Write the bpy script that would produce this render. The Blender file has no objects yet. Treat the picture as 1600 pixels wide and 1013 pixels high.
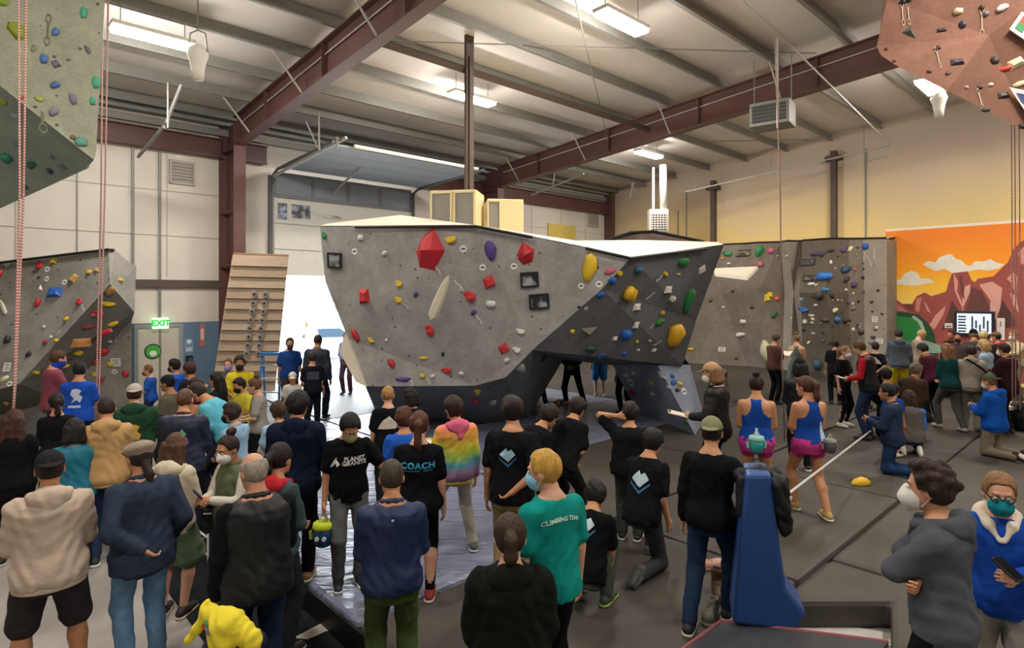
import bpy, bmesh, math, random
import numpy as np
from mathutils import Vector, Matrix
from mathutils.bvhtree import BVHTree

# ---------------------------------------------------------------- camera, world, exposure
SC = bpy.context.scene
COL = SC.collection
CAMH = 2.85          # eye height above the concrete floor
F = 935.0            # focal length in pixels of the 1600x1013 frame
HZ = 460.0           # horizon row
cam_d = bpy.data.cameras.new('camera')
cam_d.sensor_width = 36.0
cam_d.lens = 36.0 * F / 1600.0
cam_d.shift_y = (HZ - 506.5) / 1600.0
cam_d.clip_end = 300
cam = bpy.data.objects.new('camera', cam_d)
COL.objects.link(cam)
cam.location = (0, 0, CAMH)
cam.rotation_euler = (math.radians(90), 0, 0)
SC.camera = cam

world = bpy.data.worlds.new('world')
SC.world = world
world.use_nodes = True
wn = world.node_tree.nodes
bg = wn['Background']
bg.inputs[0].default_value = (0.86, 0.93, 1.0, 1)
bg.inputs[1].default_value = 10.5

SC.view_settings.view_transform = 'Standard'
SC.view_settings.look = 'None'
SC.view_settings.gamma = 1.0
SC.view_settings.use_curve_mapping = False
SC.view_settings.exposure = 1.25
LAMP = 88.0          # emission of the tube lamps

rnd = random.Random(7)
R = math.radians

# ---------------------------------------------------------------- building frame
CX, CY = 4.45, 27.8                       # far corner of the hall
UA = Vector((0.731, 0.682, 0)).normalized()   # along the back wall, to the right
VA = Vector((-UA.y, UA.x, 0))                  # along the right wall, away
def B(s, t, z):
    """s metres left along the back wall from the corner, t metres out from it, z up"""
    p = Vector((CX, CY, 0)) - UA * s - VA * t
    return Vector((p.x, p.y, z))
def ray(x, y):
    return Vector(((x - 800) / F, 1.0, (HZ - y) / F))
def at(x, y, Y):
    return Vector((0, 0, CAMH)) + ray(x, y) * Y
def on_back(x, y, t=0.0):
    p0 = B(0, t, 0); d = ray(x, y)
    k = (p0 - Vector((0, 0, CAMH))).dot(VA) / d.dot(VA)
    q = Vector((0, 0, CAMH)) + d * k
    return (-(q - p0).dot(UA), q.z)         # s, z
def on_right(x, y, s=0.0):
    p0 = B(s, 0, 0); d = ray(x, y)
    k = (p0 - Vector((0, 0, CAMH))).dot(UA) / d.dot(UA)
    q = Vector((0, 0, CAMH)) + d * k
    return (-(q - p0).dot(VA), q.z)         # t, z
def on_z(x, y, z):
    d = ray(x, y); k = (z - CAMH) / d.z
    return Vector((0, 0, CAMH)) + d * k

# ---------------------------------------------------------------- materials
def lin(h):
    if isinstance(h, str):
        h = h.lstrip('#'); c = [int(h[i:i + 2], 16) / 255 for i in (0, 2, 4)]
        return tuple(v / 12.92 if v <= .04045 else ((v + .055) / 1.055) ** 2.4 for v in c)
    return tuple(h)
MATS = {}
def mat(key, color, rough=.7, metal=0., bump=0., bscale=60., var=0., vscale=4., spec=.5, emit=0., stretch=None, alpha=None):
    if key in MATS: return MATS[key]
    m = bpy.data.materials.new(key); MATS[key] = m
    m.use_nodes = True
    nt = m.node_tree; n = nt.nodes; l = nt.links
    b = n['Principled BSDF']
    c = lin(color)
    b.inputs['Base Color'].default_value = (*c, 1)
    b.inputs['Roughness'].default_value = rough
    b.inputs['Metallic'].default_value = metal
    b.inputs['Specular IOR Level'].default_value = spec
    tc = n.new('ShaderNodeTexCoord'); src = tc.outputs['Object']
    if stretch:
        mp = n.new('ShaderNodeMapping'); mp.inputs['Scale'].default_value = stretch
        l.new(src, mp.inputs[0]); src = mp.outputs[0]
    if var:
        nz = n.new('ShaderNodeTexNoise'); nz.inputs['Scale'].default_value = vscale; nz.inputs['Detail'].default_value = 6
        nz.inputs['Roughness'].default_value = .65
        l.new(src, nz.inputs['Vector'])
        rp = n.new('ShaderNodeValToRGB')
        rp.color_ramp.elements[0].position = .3; rp.color_ramp.elements[1].position = .7
        rp.color_ramp.elements[0].color = (*[v * (1 - var) for v in c], 1)
        rp.color_ramp.elements[1].color = (*[min(1, v * (1 + var)) for v in c], 1)
        l.new(nz.outputs['Fac'], rp.inputs[0]); l.new(rp.outputs[0], b.inputs['Base Color'])
    if bump:
        nb = n.new('ShaderNodeTexNoise'); nb.inputs['Scale'].default_value = bscale; nb.inputs['Detail'].default_value = 4
        l.new(src, nb.inputs['Vector'])
        bp = n.new('ShaderNodeBump'); bp.inputs['Strength'].default_value = bump; bp.inputs['Distance'].default_value = .02
        l.new(nb.outputs['Fac'], bp.inputs['Height']); l.new(bp.outputs[0], b.inputs['Normal'])
    if emit:
        b.inputs['Emission Color'].default_value = (*c, 1); b.inputs['Emission Strength'].default_value = emit
    return m
def cloth(color, kind='knit'):
    c = color.lower()
    if kind == 'denim': return mat('denim ' + c, c, .9, bump=.35, bscale=16, var=.22, vscale=9, spec=.15)
    if kind == 'shell': return mat('shell fabric ' + c, c, .55, bump=.5, bscale=12, var=.06, vscale=5, spec=.3)
    return mat('knit fabric ' + c, c, .95, bump=.45, bscale=13, var=.08, vscale=6, spec=.12)
def skin(color='#b98468'): return mat('skin ' + color, color, .55, bump=.08, bscale=90, var=.07, vscale=14, spec=.35)
def hairm(color): return mat('hair ' + color, color, .6, bump=.9, bscale=60, var=.35, vscale=30, spec=.3, stretch=(1, 1, .18))
def paint(color, rough=.6): return mat('paint ' + color, color, rough, bump=.04, bscale=40, var=.03, vscale=3)
def plastic(color): return mat('polyurethane ' + color, color, .55, bump=.12, bscale=120, var=.06, vscale=12)

# ---------------------------------------------------------------- mesh helpers
def link(name, me, m=None, parent=None, smooth=False):
    o = bpy.data.objects.new(name, me); COL.objects.link(o)
    if m is not None:
        if len(me.materials) == 0: me.materials.append(m)
    if parent is not None: o.parent = parent
    if smooth: me.shade_smooth()
    return o
def tag(o, label=None, cat=None, group=None, kind=None):
    if label: o['label'] = label
    if cat: o['category'] = cat
    if group: o['group'] = group
    if kind: o['kind'] = kind
    return o
def empty(name, loc=(0, 0, 0), rz=0):
    o = bpy.data.objects.new(name, None); COL.objects.link(o)
    o.location = loc; o.rotation_euler = (0, 0, rz); o.empty_display_size = .1
    return o
class MB:
    """collects geometry for ONE mesh"""
    def __init__(s): s.v = []; s.f = []
    def add(s, vs, fs):
        k = len(s.v); s.v += [tuple(v) for v in vs]; s.f += [tuple(i + k for i in f) for f in fs]; return s
    def hexa(s, p):      # 8 corners: bottom 4 ccw, top 4 ccw
        return s.add(p, [(3, 2, 1, 0), (4, 5, 6, 7), (0, 1, 5, 4), (1, 2, 6, 5), (2, 3, 7, 6), (3, 0, 4, 7)])
    def box(s, c, d, M=None):
        x, y, z = d[0] / 2, d[1] / 2, d[2] / 2
        p = [Vector(q) for q in ((-x, -y, -z), (x, -y, -z), (x, y, -z), (-x, y, -z), (-x, -y, z), (x, -y, z), (x, y, z), (-x, y, z))]
        if M is not None: p = [M @ q for q in p]
        return s.hexa([q + Vector(c) for q in p])
    def bbox(s, s0, s1, t0, t1, z0, z1):   # box in the building frame
        return s.hexa([B(s1, t1, z0), B(s0, t1, z0), B(s0, t0, z0), B(s1, t0, z0), B(s1, t1, z1), B(s0, t1, z1), B(s0, t0, z1), B(s1, t0, z1)])
    def tube(s, pts, r, n=8, r1=None):
        pts = [Vector(p) for p in pts]; rings = []
        up = Vector((0, 0, 1))
        for i, p in enumerate(pts):
            d = (pts[min(i + 1, len(pts) - 1)] - pts[max(i - 1, 0)]).normalized()
            a = d.cross(up if abs(d.z) < .95 else Vector((1, 0, 0))).normalized(); b = d.cross(a)
            rr = r if r1 is None else r + (r1 - r) * i / max(1, len(pts) - 1)
            if isinstance(r, (list, tuple)): rr = r[i]
            rings.append([p + (a * math.cos(2 * math.pi * k / n) + b * math.sin(2 * math.pi * k / n)) * rr for k in range(n)])
        vs = [v for g in rings for v in g]; fs = []
        for i in range(len(rings) - 1):
            for k in range(n):
                fs.append((i * n + k, i * n + (k + 1) % n, (i + 1) * n + (k + 1) % n, (i + 1) * n + k))
        fs.append(tuple(range(n - 1, -1, -1))); fs.append(tuple((len(rings) - 1) * n + k for k in range(n)))
        return s.add(vs, fs)
    def prism(s, poly, d):    # extrude polygon (3d points) by vector d
        poly = [Vector(p) for p in poly]; d = Vector(d); n = len(poly)
        return s.add(poly + [p + d for p in poly], [tuple(range(n - 1, -1, -1)), tuple(range(n, 2 * n))] + [(i, (i + 1) % n, n + (i + 1) % n, n + i) for i in range(n)])
    def ibeam(s, a, b, h, w, tf=.03, tw=.02, side=None):
        """I section from a to b (points on the bottom flange centre), h deep (number or pair), flanges w wide"""
        a, b = Vector(a), Vector(b); d = (b - a).normalized()
        sd = side or d.cross(Vector((0, 0, 1))).normalized()
        ha, hb = h if isinstance(h, (tuple, list)) else (h, h)
        upv = sd.cross(d).normalized()
        if upv.z < 0 or (abs(d.z) > .9 and False): upv = -upv
        def slab(x0, x1, y0a, y1a, y0b, y1b):
            s.hexa([a + sd * x0 + upv * y0a, a + sd * x1 + upv * y0a, b + sd * x1 + upv * y0b, b + sd * x0 + upv * y0b,
                    a + sd * x0 + upv * y1a, a + sd * x1 + upv * y1a, b + sd * x1 + upv * y1b, b + sd * x0 + upv * y1b])
        slab(-w / 2, w / 2, 0, tf, 0, tf); slab(-tw / 2, tw / 2, tf, ha - tf, tf, hb - tf); slab(-w / 2, w / 2, ha - tf, ha, hb - tf, hb)
        return s
    def mesh(s, name):
        me = bpy.data.meshes.new(name); me.from_pydata(s.v, [], s.f)
        bm = bmesh.new(); bm.from_mesh(me); bmesh.ops.recalc_face_normals(bm, faces=bm.faces); bm.to_mesh(me); bm.free()
        return me
    def build(s, name, m, parent=None, smooth=False, bevel=0):
        o = link(name, s.mesh(name), m, parent, smooth)
        if bevel:
            md = o.modifiers.new('bevel', 'BEVEL'); md.width = bevel; md.segments = 2; md.limit_method = 'ANGLE'
        return o
def structure(o): o['kind'] = 'structure'; return o

def text_mesh(txt, size=1.0, bold=0.0, spacing=1.0):
    cu = bpy.data.curves.new('lettering', 'FONT'); cu.body = txt; cu.size = size; cu.align_x = 'CENTER'; cu.align_y = 'CENTER'
    cu.offset = bold; cu.space_character = spacing; cu.resolution_u = 3
    ob = bpy.data.objects.new('lettering', cu); COL.objects.link(ob)
    dg = bpy.context.evaluated_depsgraph_get(); ev = ob.evaluated_get(dg)
    me = bpy.data.meshes.new_from_object(ev)
    vs = [v.co.copy() for v in me.vertices]; fs = [tuple(p.vertices) for p in me.polygons]
    bpy.data.objects.remove(ob); bpy.data.meshes.remove(me)
    return vs, fs
def flat_text(txt, size, origin, xdir, zdir, m, parent=None, name='lettering', bold=0.0, nrm=None):
    vs, fs = text_mesh(txt, size, bold)
    xdir = Vector(xdir).normalized(); zdir = Vector(zdir).normalized()
    q = MB(); q.add([Vector(origin) + xdir * v.x + zdir * v.y for v in vs], fs)
    me = bpy.data.meshes.new(name); me.from_pydata(q.v, [], q.f)
    return link(name, me, m, parent)

# ---------------------------------------------------------------- world-built things: root empty at the base, parts modelled in place
WB = {}
def empty_w(name, loc):
    o = empty(name, loc); WB[o.name] = Matrix.Translation(Vector(loc)).inverted(); return o
_link0 = link
def link(name, me, m=None, parent=None, smooth=False):
    o = _link0(name, me, m, parent, smooth)
    if parent is not None and parent.name in WB: o.matrix_parent_inverse = WB[parent.name]
    return o

def rock(key, color, dots=True, var=.22, patch=None):
    """painted texture coat of a climbing wall: mottled, gritty, drilled with bolt holes"""
    m = mat(key, color, .88, spec=.2)
    nt = m.node_tree; n = nt.nodes; l = nt.links; b = n['Principled BSDF']; c = lin(color)
    tc = n.new('ShaderNodeTexCoord')
    n1 = n.new('ShaderNodeTexNoise'); n1.inputs['Scale'].default_value = 1.9; n1.inputs['Detail'].default_value = 9; n1.inputs['Roughness'].default_value = .72
    l.new(tc.outputs['Object'], n1.inputs['Vector'])
    rp = n.new('ShaderNodeValToRGB'); e = rp.color_ramp.elements
    e[0].position = .28; e[1].position = .72
    e[0].color = (*[v * (1 - var * 1.6) for v in c], 1); e[1].color = (*[min(1, v * (1 + var)) for v in c], 1)
    l.new(n1.outputs['Fac'], rp.inputs[0])
    last = rp.outputs[0]
    n3 = n.new('ShaderNodeTexNoise'); n3.inputs['Scale'].default_value = 26; n3.inputs['Detail'].default_value = 3
    l.new(tc.outputs['Object'], n3.inputs['Vector'])
    mx = n.new('ShaderNodeMix'); mx.data_type = 'RGBA'; mx.blend_type = 'MULTIPLY'; mx.inputs[0].default_value = .2
    rp3 = n.new('ShaderNodeValToRGB'); rp3.color_ramp.elements[0].color = (.45, .45, .45, 1); rp3.color_ramp.elements[0].position = .35
    rp3.color_ramp.elements[1].position = .62
    l.new(n3.outputs['Fac'], rp3.inputs[0]); l.new(last, mx.inputs[6]); l.new(rp3.outputs[0], mx.inputs[7]); last = mx.outputs[2]
    if dots:
        vo = n.new('ShaderNodeTexVoronoi'); vo.inputs['Scale'].default_value = 4.6; vo.inputs['Randomness'].default_value = .55
        l.new(tc.outputs['Object'], vo.inputs['Vector'])
        lt = n.new('ShaderNodeMath'); lt.operation = 'LESS_THAN'; lt.inputs[1].default_value = .10
        l.new(vo.outputs['Distance'], lt.inputs[0])
        m2 = n.new('ShaderNodeMix'); m2.data_type = 'RGBA'
        l.new(lt.outputs[0], m2.inputs[0]); l.new(last, m2.inputs[6]); m2.inputs[7].default_value = (*[v * .3 for v in c], 1); last = m2.outputs[2]
    l.new(last, b.inputs['Base Color'])
    bp = n.new('ShaderNodeBump'); bp.inputs['Strength'].default_value = .45; bp.inputs['Distance'].default_value = .03
    l.new(n1.outputs['Fac'], bp.inputs['Height']); l.new(bp.outputs[0], b.inputs['Normal'])
    return m

# ---------------------------------------------------------------- floor, walls, roof
EAVE = 7.68; SL = .075                      # roof deck at the back wall, rise per metre
def zt(t): return EAVE + SL * t            # roof deck
SMAX, TMAX = 33.0, 27.0
floor = structure(MB().bbox(-.3, SMAX, -.3, TMAX, -.2, 0).build('floor', mat('grey sealed concrete', '#938f89', .45, bump=.05, bscale=5, var=.10, vscale=1.2)))
carpet = mat('dark grey carpet', '#24262a', .98, bump=.6, bscale=220, var=.15, vscale=40, spec=.05)

white_wall = mat('white vinyl insulation', '#d9d3c8', .55, bump=.25, bscale=2.2, var=.06, vscale=.7)
OS0, OS1 = on_back(640, 400)[0], on_back(424, 400)[0]       # roller door opening
OZ = 6.25
wb_ = MB(); wb_.bbox(-.3, OS0, -.25, 0, 0, 8.6); wb_.bbox(OS1, SMAX, -.25, 0, 0, 8.6); wb_.bbox(OS0, OS1, -.25, 0, OZ, 8.6)
wall_back = structure(wb_.build('wall_back', white_wall))

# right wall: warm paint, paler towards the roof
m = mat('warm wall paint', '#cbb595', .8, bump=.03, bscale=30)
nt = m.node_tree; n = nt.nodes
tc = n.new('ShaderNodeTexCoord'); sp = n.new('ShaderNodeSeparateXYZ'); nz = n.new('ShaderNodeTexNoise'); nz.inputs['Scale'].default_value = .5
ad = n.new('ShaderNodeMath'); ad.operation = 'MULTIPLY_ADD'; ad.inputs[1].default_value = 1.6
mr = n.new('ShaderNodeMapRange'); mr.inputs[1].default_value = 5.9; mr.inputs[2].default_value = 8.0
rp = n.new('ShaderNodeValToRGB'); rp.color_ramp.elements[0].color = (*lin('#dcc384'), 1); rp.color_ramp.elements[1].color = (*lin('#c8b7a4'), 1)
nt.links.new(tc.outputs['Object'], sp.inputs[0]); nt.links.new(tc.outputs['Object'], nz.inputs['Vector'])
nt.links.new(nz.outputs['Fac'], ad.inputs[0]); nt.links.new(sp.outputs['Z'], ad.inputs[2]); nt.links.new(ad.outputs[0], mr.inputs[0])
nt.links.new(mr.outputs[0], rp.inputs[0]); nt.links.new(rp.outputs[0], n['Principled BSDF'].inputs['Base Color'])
wall_right = structure(MB().bbox(-.3, 0, 0, TMAX, 0, 10.2).build('wall_right', m))
wall_front = structure(MB().bbox(-.3, SMAX, TMAX, TMAX + .3, 0, 10.4).build('wall_front', white_wall))
wall_left = structure(MB().bbox(SMAX, SMAX + .3, -.25, TMAX, 0, 10.4).build('wall_left', white_wall))
ceil = MB().hexa([B(SMAX, TMAX, zt(TMAX)), B(-.3, TMAX, zt(TMAX)), B(-.3, -.3, zt(-.3)), B(SMAX, -.3, zt(-.3)),
                  B(SMAX, TMAX, zt(TMAX) + .2), B(-.3, TMAX, zt(TMAX) + .2), B(-.3, -.3, zt(-.3) + .2), B(SMAX, -.3, zt(-.3) + .2)])
ceiling = structure(ceil.build('ceiling', mat('white roof blanket', '#d6d0ca', .6, bump=.2, bscale=1.6, var=.05, vscale=.8)))

maroon = mat('maroon primer steel', '#63423f', .5, bump=.05, bscale=30, var=.10, vscale=2)
galv = mat('galvanised steel', '#8b8b86', .5, metal=.25, var=.08, vscale=6)
galv_w = mat('pale grey steel', '#b9b7b0', .55, var=.05)
darksteel = mat('dark brown steel', '#55473f', .6, var=.08)
white_pipe = mat('white pipe', '#d8d5cd', .5)
purl = []
for i in range(18):
    t = .55 + 1.52 * i
    if t > TMAX: break
    zz = zt(t)
    # Z section: web with two lips
    q = MB()
    q.bbox(.0, SMAX, t - .015, t + .015, zz - .24, zz)
    q.bbox(.0, SMAX, t, t + .08, zz - .25, zz - .225)
    q.bbox(.0, SMAX, t - .08, t, zz - .02, zz)
    q.build('purlin', galv, ceiling)
RS = [7.58, 16.75, 26.2]
for s in RS:
    q = MB(); q.ibeam(B(s, .9, 6.68 + SL * .9), B(s, TMAX, 6.68 + SL * TMAX), .76, .26)
    q.build('rafter', maroon, ceiling)
    q = MB()
    # tapered column: two flanges and a web
    q.bbox(s - .15, s + .15, .96, 1.0, 0, 7.3); q.bbox(s - .22, s + .22, .02, .06, 0, 7.42); q.bbox(s - .012, s + .012, .06, .96, 0, 7.4)
    q.bbox(s - .15, s + .15, .06, .96, 6.66, 6.70)
    for zz in (5.05, 3.6): q.tube([B(s + .18, .06, zz), B(s - .14, .98, zz + .02)], .05, 4)
    q.build('column', maroon, wall_back)
    for i in range(1, 12, 1):
        t = .55 + 1.52 * i
        for sg in (-1, 1):
            if (i + (sg > 0)) % 2: continue
            q = MB(); q.tube([B(s + sg * .13, t, 6.70 + SL * t), B(s + sg * .75, t, zt(t) - .24)], .022, 5)
            q.build('fly_brace', galv_w, ceiling)
# stiffener plates and the ledge line on the rafters
for s in RS[:2]:
    for t in (3.0, 6.0, 9.0, 12.0):
        MB().bbox(s - .12, s + .12, t - .012, t + .012, 6.71 + SL * t, 7.41 + SL * t).build('stiffener', maroon, ceiling)
    MB().tube([B(s + .05, 1.2, 7.2 + SL), B(s + .05, 20, 7.2 + SL * 20)], .016, 5).build('conduit', galv_w, ceiling)
# eave beam on the back wall between columns
for s0, s1 in ((.25, RS[0] - .2), (RS[0] + .2, OS0 - .2), (OS1 + .2, RS[1] - .2), (RS[1] + .2, RS[2] - .2)):
    q = MB(); q.ibeam(B(s0, .17, 6.52), B(s1, .17, 6.52), .5, .22)
    q.build('eave_beam', maroon, wall_back)
q = MB(); q.bbox(.05, .3, .05, .45, 0, 7.4); q.build('column', maroon, wall_back)
for z0_, z1_, t_ in ((7.12, 7.30, .16), (7.38, 7.52, .30)):
    MB().bbox(.3, SMAX, .02, t_, z0_, z1_).build('eave_strut', galv, wall_back)
# roof rods, cross bracing
for (a, b_) in ((B(7.7, 6, 7.5), B(16.6, 12, 8.0)), (B(.2, 3, 8.0), B(7.4, 9, 8.3)), (B(.2, 9, 8.3), B(7.4, 3, 8.0)), (B(16.9, 9, 8.2), B(26, 2, 7.9)), (B(7.7, 12, 8.4), B(16.6, 6, 8.0))):
    MB().tube([a, b_], .012, 5).build('brace_rod', galv, ceiling)
# sprinkler pipes
for pts in ([at(1071, 300, 22.5), at(1392, 227, 18.3), at(1160, -3, 9.6)], [at(1215, 60, 12), at(1215, 200, 12)], ):
    MB().tube(pts, .022, 6).build('sprinkler_pipe', galv_w, ceiling)
for x, y, Y in ((1085, 297, 22.3), (1205, 270, 20.6), (1350, 236, 18.8)):
    MB().tube([at(x, y, Y), at(x, y - 38, Y)], .012, 5).build('pipe_hanger', galv, ceiling)
# hangers with a sloping cross arm (door track supports), left and centre
for (pts, r) in (([at(262, 128, 12.5), at(262, 200, 12.5)], .02), ([at(283, 132, 12.5), at(256, 200, 12.6)], .035), ([at(262, 190, 12.5), at(216, 245, 13.6)], .04),
                 ([at(498, 175, 13.6), at(499, 236, 13.6)], .02), ([at(478, 190, 13.6), at(497, 232, 13.6)], .02), ([at(541, 215, 13.8), at(428, 275, 15.6)], .04), ([at(527, 214, 13.8), at(527, 232, 13.8)], .03),
                 ([at(990, 285, 19), at(984, 310, 19)], .03), ([at(984, 285, 19), at(1004, 315, 19)], .02), ([at(866, 272, 20), at(864, 290, 20)], .025), ([at(912, 272, 20), at(830, 305, 21)], .035)):
    MB().tube(pts, r, 6).build('door_track_hanger', galv, ceiling)

# details of the back wall
def bw_box(x0, y0, x1, y1, t0, t1):
    s0, z0 = on_back((x0 + x1) / 2, y1); _, z1 = on_back((x0 + x1) / 2, y0)
    sa = on_back(x0, y0)[0]; sb = on_back(x1, y0)[0]
    return MB().bbox(sb, sa, t0, t1, z0, z1)
greypaint = mat('blue grey wall paint', '#5f7b96', .7, var=.04)
sa = on_back(208, 520)[0]
MB().bbox(RS[1] + .15, 24, .0, .012, 0, 2.12).build('painted_dado', greypaint, wall_back)
MB().bbox(RS[1] + .15, 24, .0, .10, 3.02, 3.22).build('girt', darksteel, wall_back)
for x in (207, 249, 120, 30):
    s = on_back(x, 300)[0]
    MB().tube([B(s, .05, 0.0 if x > 240 else 3.2), B(s, .05, 6.5)], .03 if x > 205 else .012, 6).build('wall_conduit', galv, wall_back)
for zz in (4.35, 5.5):
    MB().bbox(RS[1] + .2, 25, .0, .02, zz, zz + .02).build('insulation_seam', mat('seam tape', '#bdb6a8', .6), wall_back)
for zz in (4.6, 5.6):
    MB().bbox(.4, RS[0] - .2, .0, .02, zz, zz + .02).build('insulation_seam', MATS['seam tape'], wall_back)
for s in (18.2, 19.6, 21.2, 22.8, 1.6, 3.2, 5.0):
    MB().bbox(s, s + .02, .0, .02, 3.3, 6.5).build('insulation_seam', MATS['seam tape'], wall_back)
# louvre vents
def louvre(x0, y0, x1, y1, label):
    sa, zt_ = on_back(x0, y0); sb, zb = on_back(x1, y1)
    e = empty_w('wall_vent', B((sa + sb) / 2, .03, zb)); tag(e, label, 'vent')
    q = MB()
    q.bbox(sb, sa, .0, .06, zb, zb + .05); q.bbox(sb, sa, .0, .06, zt_ - .05, zt_); q.bbox(sb, sb + .05, .0, .06, zb, zt_); q.bbox(sa - .05, sa, .0, .06, zb, zt_)
    q.build('frame', paint('#b5b1a6'), e)
    k = 7
    for i in range(k):
        z = zb + .07 + (zt_ - zb - .14) * i / (k - 1)
        MB().bbox(sb + .05, sa - .05, .0, .045, z - .02, z + .03).build('slat', paint('#97948b'), e)
louvre(264, 249, 304, 291, 'grey slatted wall vent high on the white wall left of the maroon column')
louvre(918, 332, 934, 356, 'small grey slatted vent high on white wall above the yellow panel')
# yellow sheet panel
sa, z1 = on_back(855, 349); sb, z0 = on_back(897, 377)
e = MB().bbox(sb, sa, .02, .08, z0, z1).build('wall_panel', mat('yellow foam board', '#d9c163', .7, var=.1)); tag(e, 'yellow board leaning high on the white wall above the boulder', 'board')
MB().bbox(sb - .03, sa + .03, .01, .06, z0 - .05, z0).build('edge_strip', paint('#b49a5a'), e)
# exit door
sa, z1 = on_back(215, 527); sb, _ = on_back(279, 527)
z1 = 2.0
door = structure(MB().bbox(sb, sa, .015, .06, 0.02, z1).build('door_1', mat('cream door paint', '#c3beb0', .5, var=.03)))
q = MB(); q.bbox(sb - .09, sb, .0, .08, 0, z1 + .09); q.bbox(sa, sa + .09, .0, .08, 0, z1 + .09); q.bbox(sb, sa, .0, .08, z1, z1 + .09); q.build('door_frame', mat('grey frame paint', '#8d9192', .5), door)
q = MB(); q.bbox(sb + .04, sb + .14, .06, .075, .93, 1.15); q.tube([B(sb + .09, .07, 1.05), B(sb + .09, .12, 1.05), B(sb + .22, .12, 1.05)], .014, 6); q.build('lever_handle', mat('black metal', '#1a1a1a', .4, metal=.5), door)
# plain green and white round sign on the door
c_s, c_z = on_back(238, 549)
sg = MB().prism([B(c_s + .19 * math.cos(a), .065, c_z + .19 * math.sin(a)) for a in [2 * math.pi * k / 24 for k in range(24)]], VA * -.012).build('door_sign', mat('black sign vinyl', '#141614', .5))
tag(sg, 'round green and white sign on the cream exit door', 'sign')
MB().prism([B(c_s + .165 * math.cos(a), .08, c_z + .165 * math.sin(a)) for a in [2 * math.pi * k / 24 for k in range(24)]], VA * -.004).build('green_disc', mat('green sign vinyl', '#3fae3a', .5), sg)
MB().prism([B(c_s + .08 * math.cos(a), .086, c_z - .05 + .07 * math.sin(a)) for a in [2 * math.pi * k / 20 for k in range(20)]], VA * -.004).build('white_disc', mat('white sign vinyl', '#e8ece4', .5), sg)
# exit sign
sa, z1 = on_back(236, 497); sb, z0 = on_back(261, 513)
ex = MB().bbox(sb, sa, .10, .18, z0, z1).build('exit_sign', mat('exit sign face', '#bfe6b4', .5, emit=.8), bevel=.01)
tag(ex, 'lit green exit sign above the cream door', 'sign')
xd = UA; flat_text('EXIT', (z1 - z0) * .75, B((sa + sb) / 2, .186, (z0 + z1) / 2), xd, (0, 0, 1), mat('exit letters', '#17a33a', .5, emit=.6), ex, bold=.01)
MB().bbox((sa + sb) / 2 - .02, (sa + sb) / 2 + .02, .0, .12, z1, z1 + .06).build('bracket', galv, ex)
# red strip sign and small notices on the blue paint
sa, z1 = on_back(312, 507); sb, z0 = on_back(319, 541)
o = MB().bbox(sb, sa, .012, .03, z0, z1).build('wall_sign', mat('faded red sign', '#c06a66', .6, var=.2, vscale=30)); tag(o, 'narrow red vertical sign on blue painted wall beside the maroon column', 'sign')
MB().bbox(sb + .015, sa - .015, .03, .034, z0 + .3 * (z1 - z0), z0 + .8 * (z1 - z0)).build('print', mat('pale print', '#d9c2bb', .7), o)
sa, z1 = on_back(288, 530); sb, z0 = on_back(302, 550)
o = MB().bbox(sb, sa, .012, .02, z0, z1).build('wall_notice', mat('blue notice', '#6f92b3', .6)); tag(o, 'small notice with a white round emblem on the blue painted wall', 'notice')
cs, cz = (sa + sb) / 2, z1 - .07
MB().prism([B(cs + .055 * math.cos(a), .021, cz + .055 * math.sin(a)) for a in [2 * math.pi * k / 16 for k in range(16)]], VA * -.003).build('emblem', MATS['white sign vinyl'], o)
for k in range(3):
    MB().bbox(sb + .03, sa - .03, .02, .024, z0 + .03 + k * .035, z0 + .045 + k * .035).build('print_line', MATS['white sign vinyl'], o)
# dark vertical box below the notice
sa, z1 = on_back(290, 556); sb, z0 = on_back(300, 578)
o = MB().bbox(sb, sa, .012, .12, z0, z1).build('call_box', mat('black metal', '#1a1a1a', .4, metal=.5), bevel=.01); tag(o, 'small dark wall box under the notice on blue wall', 'box')
MB().bbox(sb + .02, sa - .02, .12, .126, z0 + .1, z1 - .05).build('front_plate', mat('grey plate', '#3a3c40', .5), o)

# roller door: lower leaf of panels hanging in the opening, upper leaf swung in under the roof
doorg = mat('pale grey door skin', '#d8d8cf', .5, bump=.05, bscale=8, var=.04)
rd = structure(MB().bbox(OS0 - .02, OS0 + .0, .0, .3, 0, OZ).build('door_2', galv))
zb = on_back(480, 431, .12)[1]
MB().bbox(OS0 - .03, OS1 + .03, .075, .10, zb, zb + .75 * (OZ + .12 - zb) + .13).build('door_backing', doorg, rd)
nP = 4; hP = (OZ + .12 - zb) / nP
for i in range(nP):
    z0 = zb + i * hP
    if i < nP - 1:
        MB().bbox(OS0 + .03, OS1 - .03, .10, .15, z0 + .012, z0 + hP - .012).build('door_panel', doorg, rd)
    else:
        q = MB(); q.bbox(OS0 + .03, OS1 - .03, .10, .15, z0 + .012, z0 + .12); q.bbox(OS0 + .03, OS1 - .03, .10, .15, z0 + hP - .10, z0 + hP)
        nW = 4; wW = (OS1 - OS0 - .06) / nW
        for k in range(nW + 1):
            c = OS0 + .03 + wW * k; q.bbox(c - .05, c + .05, .10, .15, z0 + .12, z0 + hP - .10)
        q.build('glazing_frame', mat('dull grey door frame', '#7d8288', .5), rd)
        for k in range(nW):
            c = OS0 + .03 + wW * k
            g = mat('frosted pane', '#8d97a3', .35, spec=.6)
            MB().bbox(c + .05, c + wW - .05, .118, .132, z0 + .12, z0 + hP - .10).build('pane', g, rd)
q = MB()
for s in (OS0 - .06, OS1 + .06):
    q.bbox(s - .05, s + .05, .02, .14, 0, OZ)
q.build('door_track', mat('dark grey track', '#5d6064', .5, metal=.3), rd)
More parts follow.
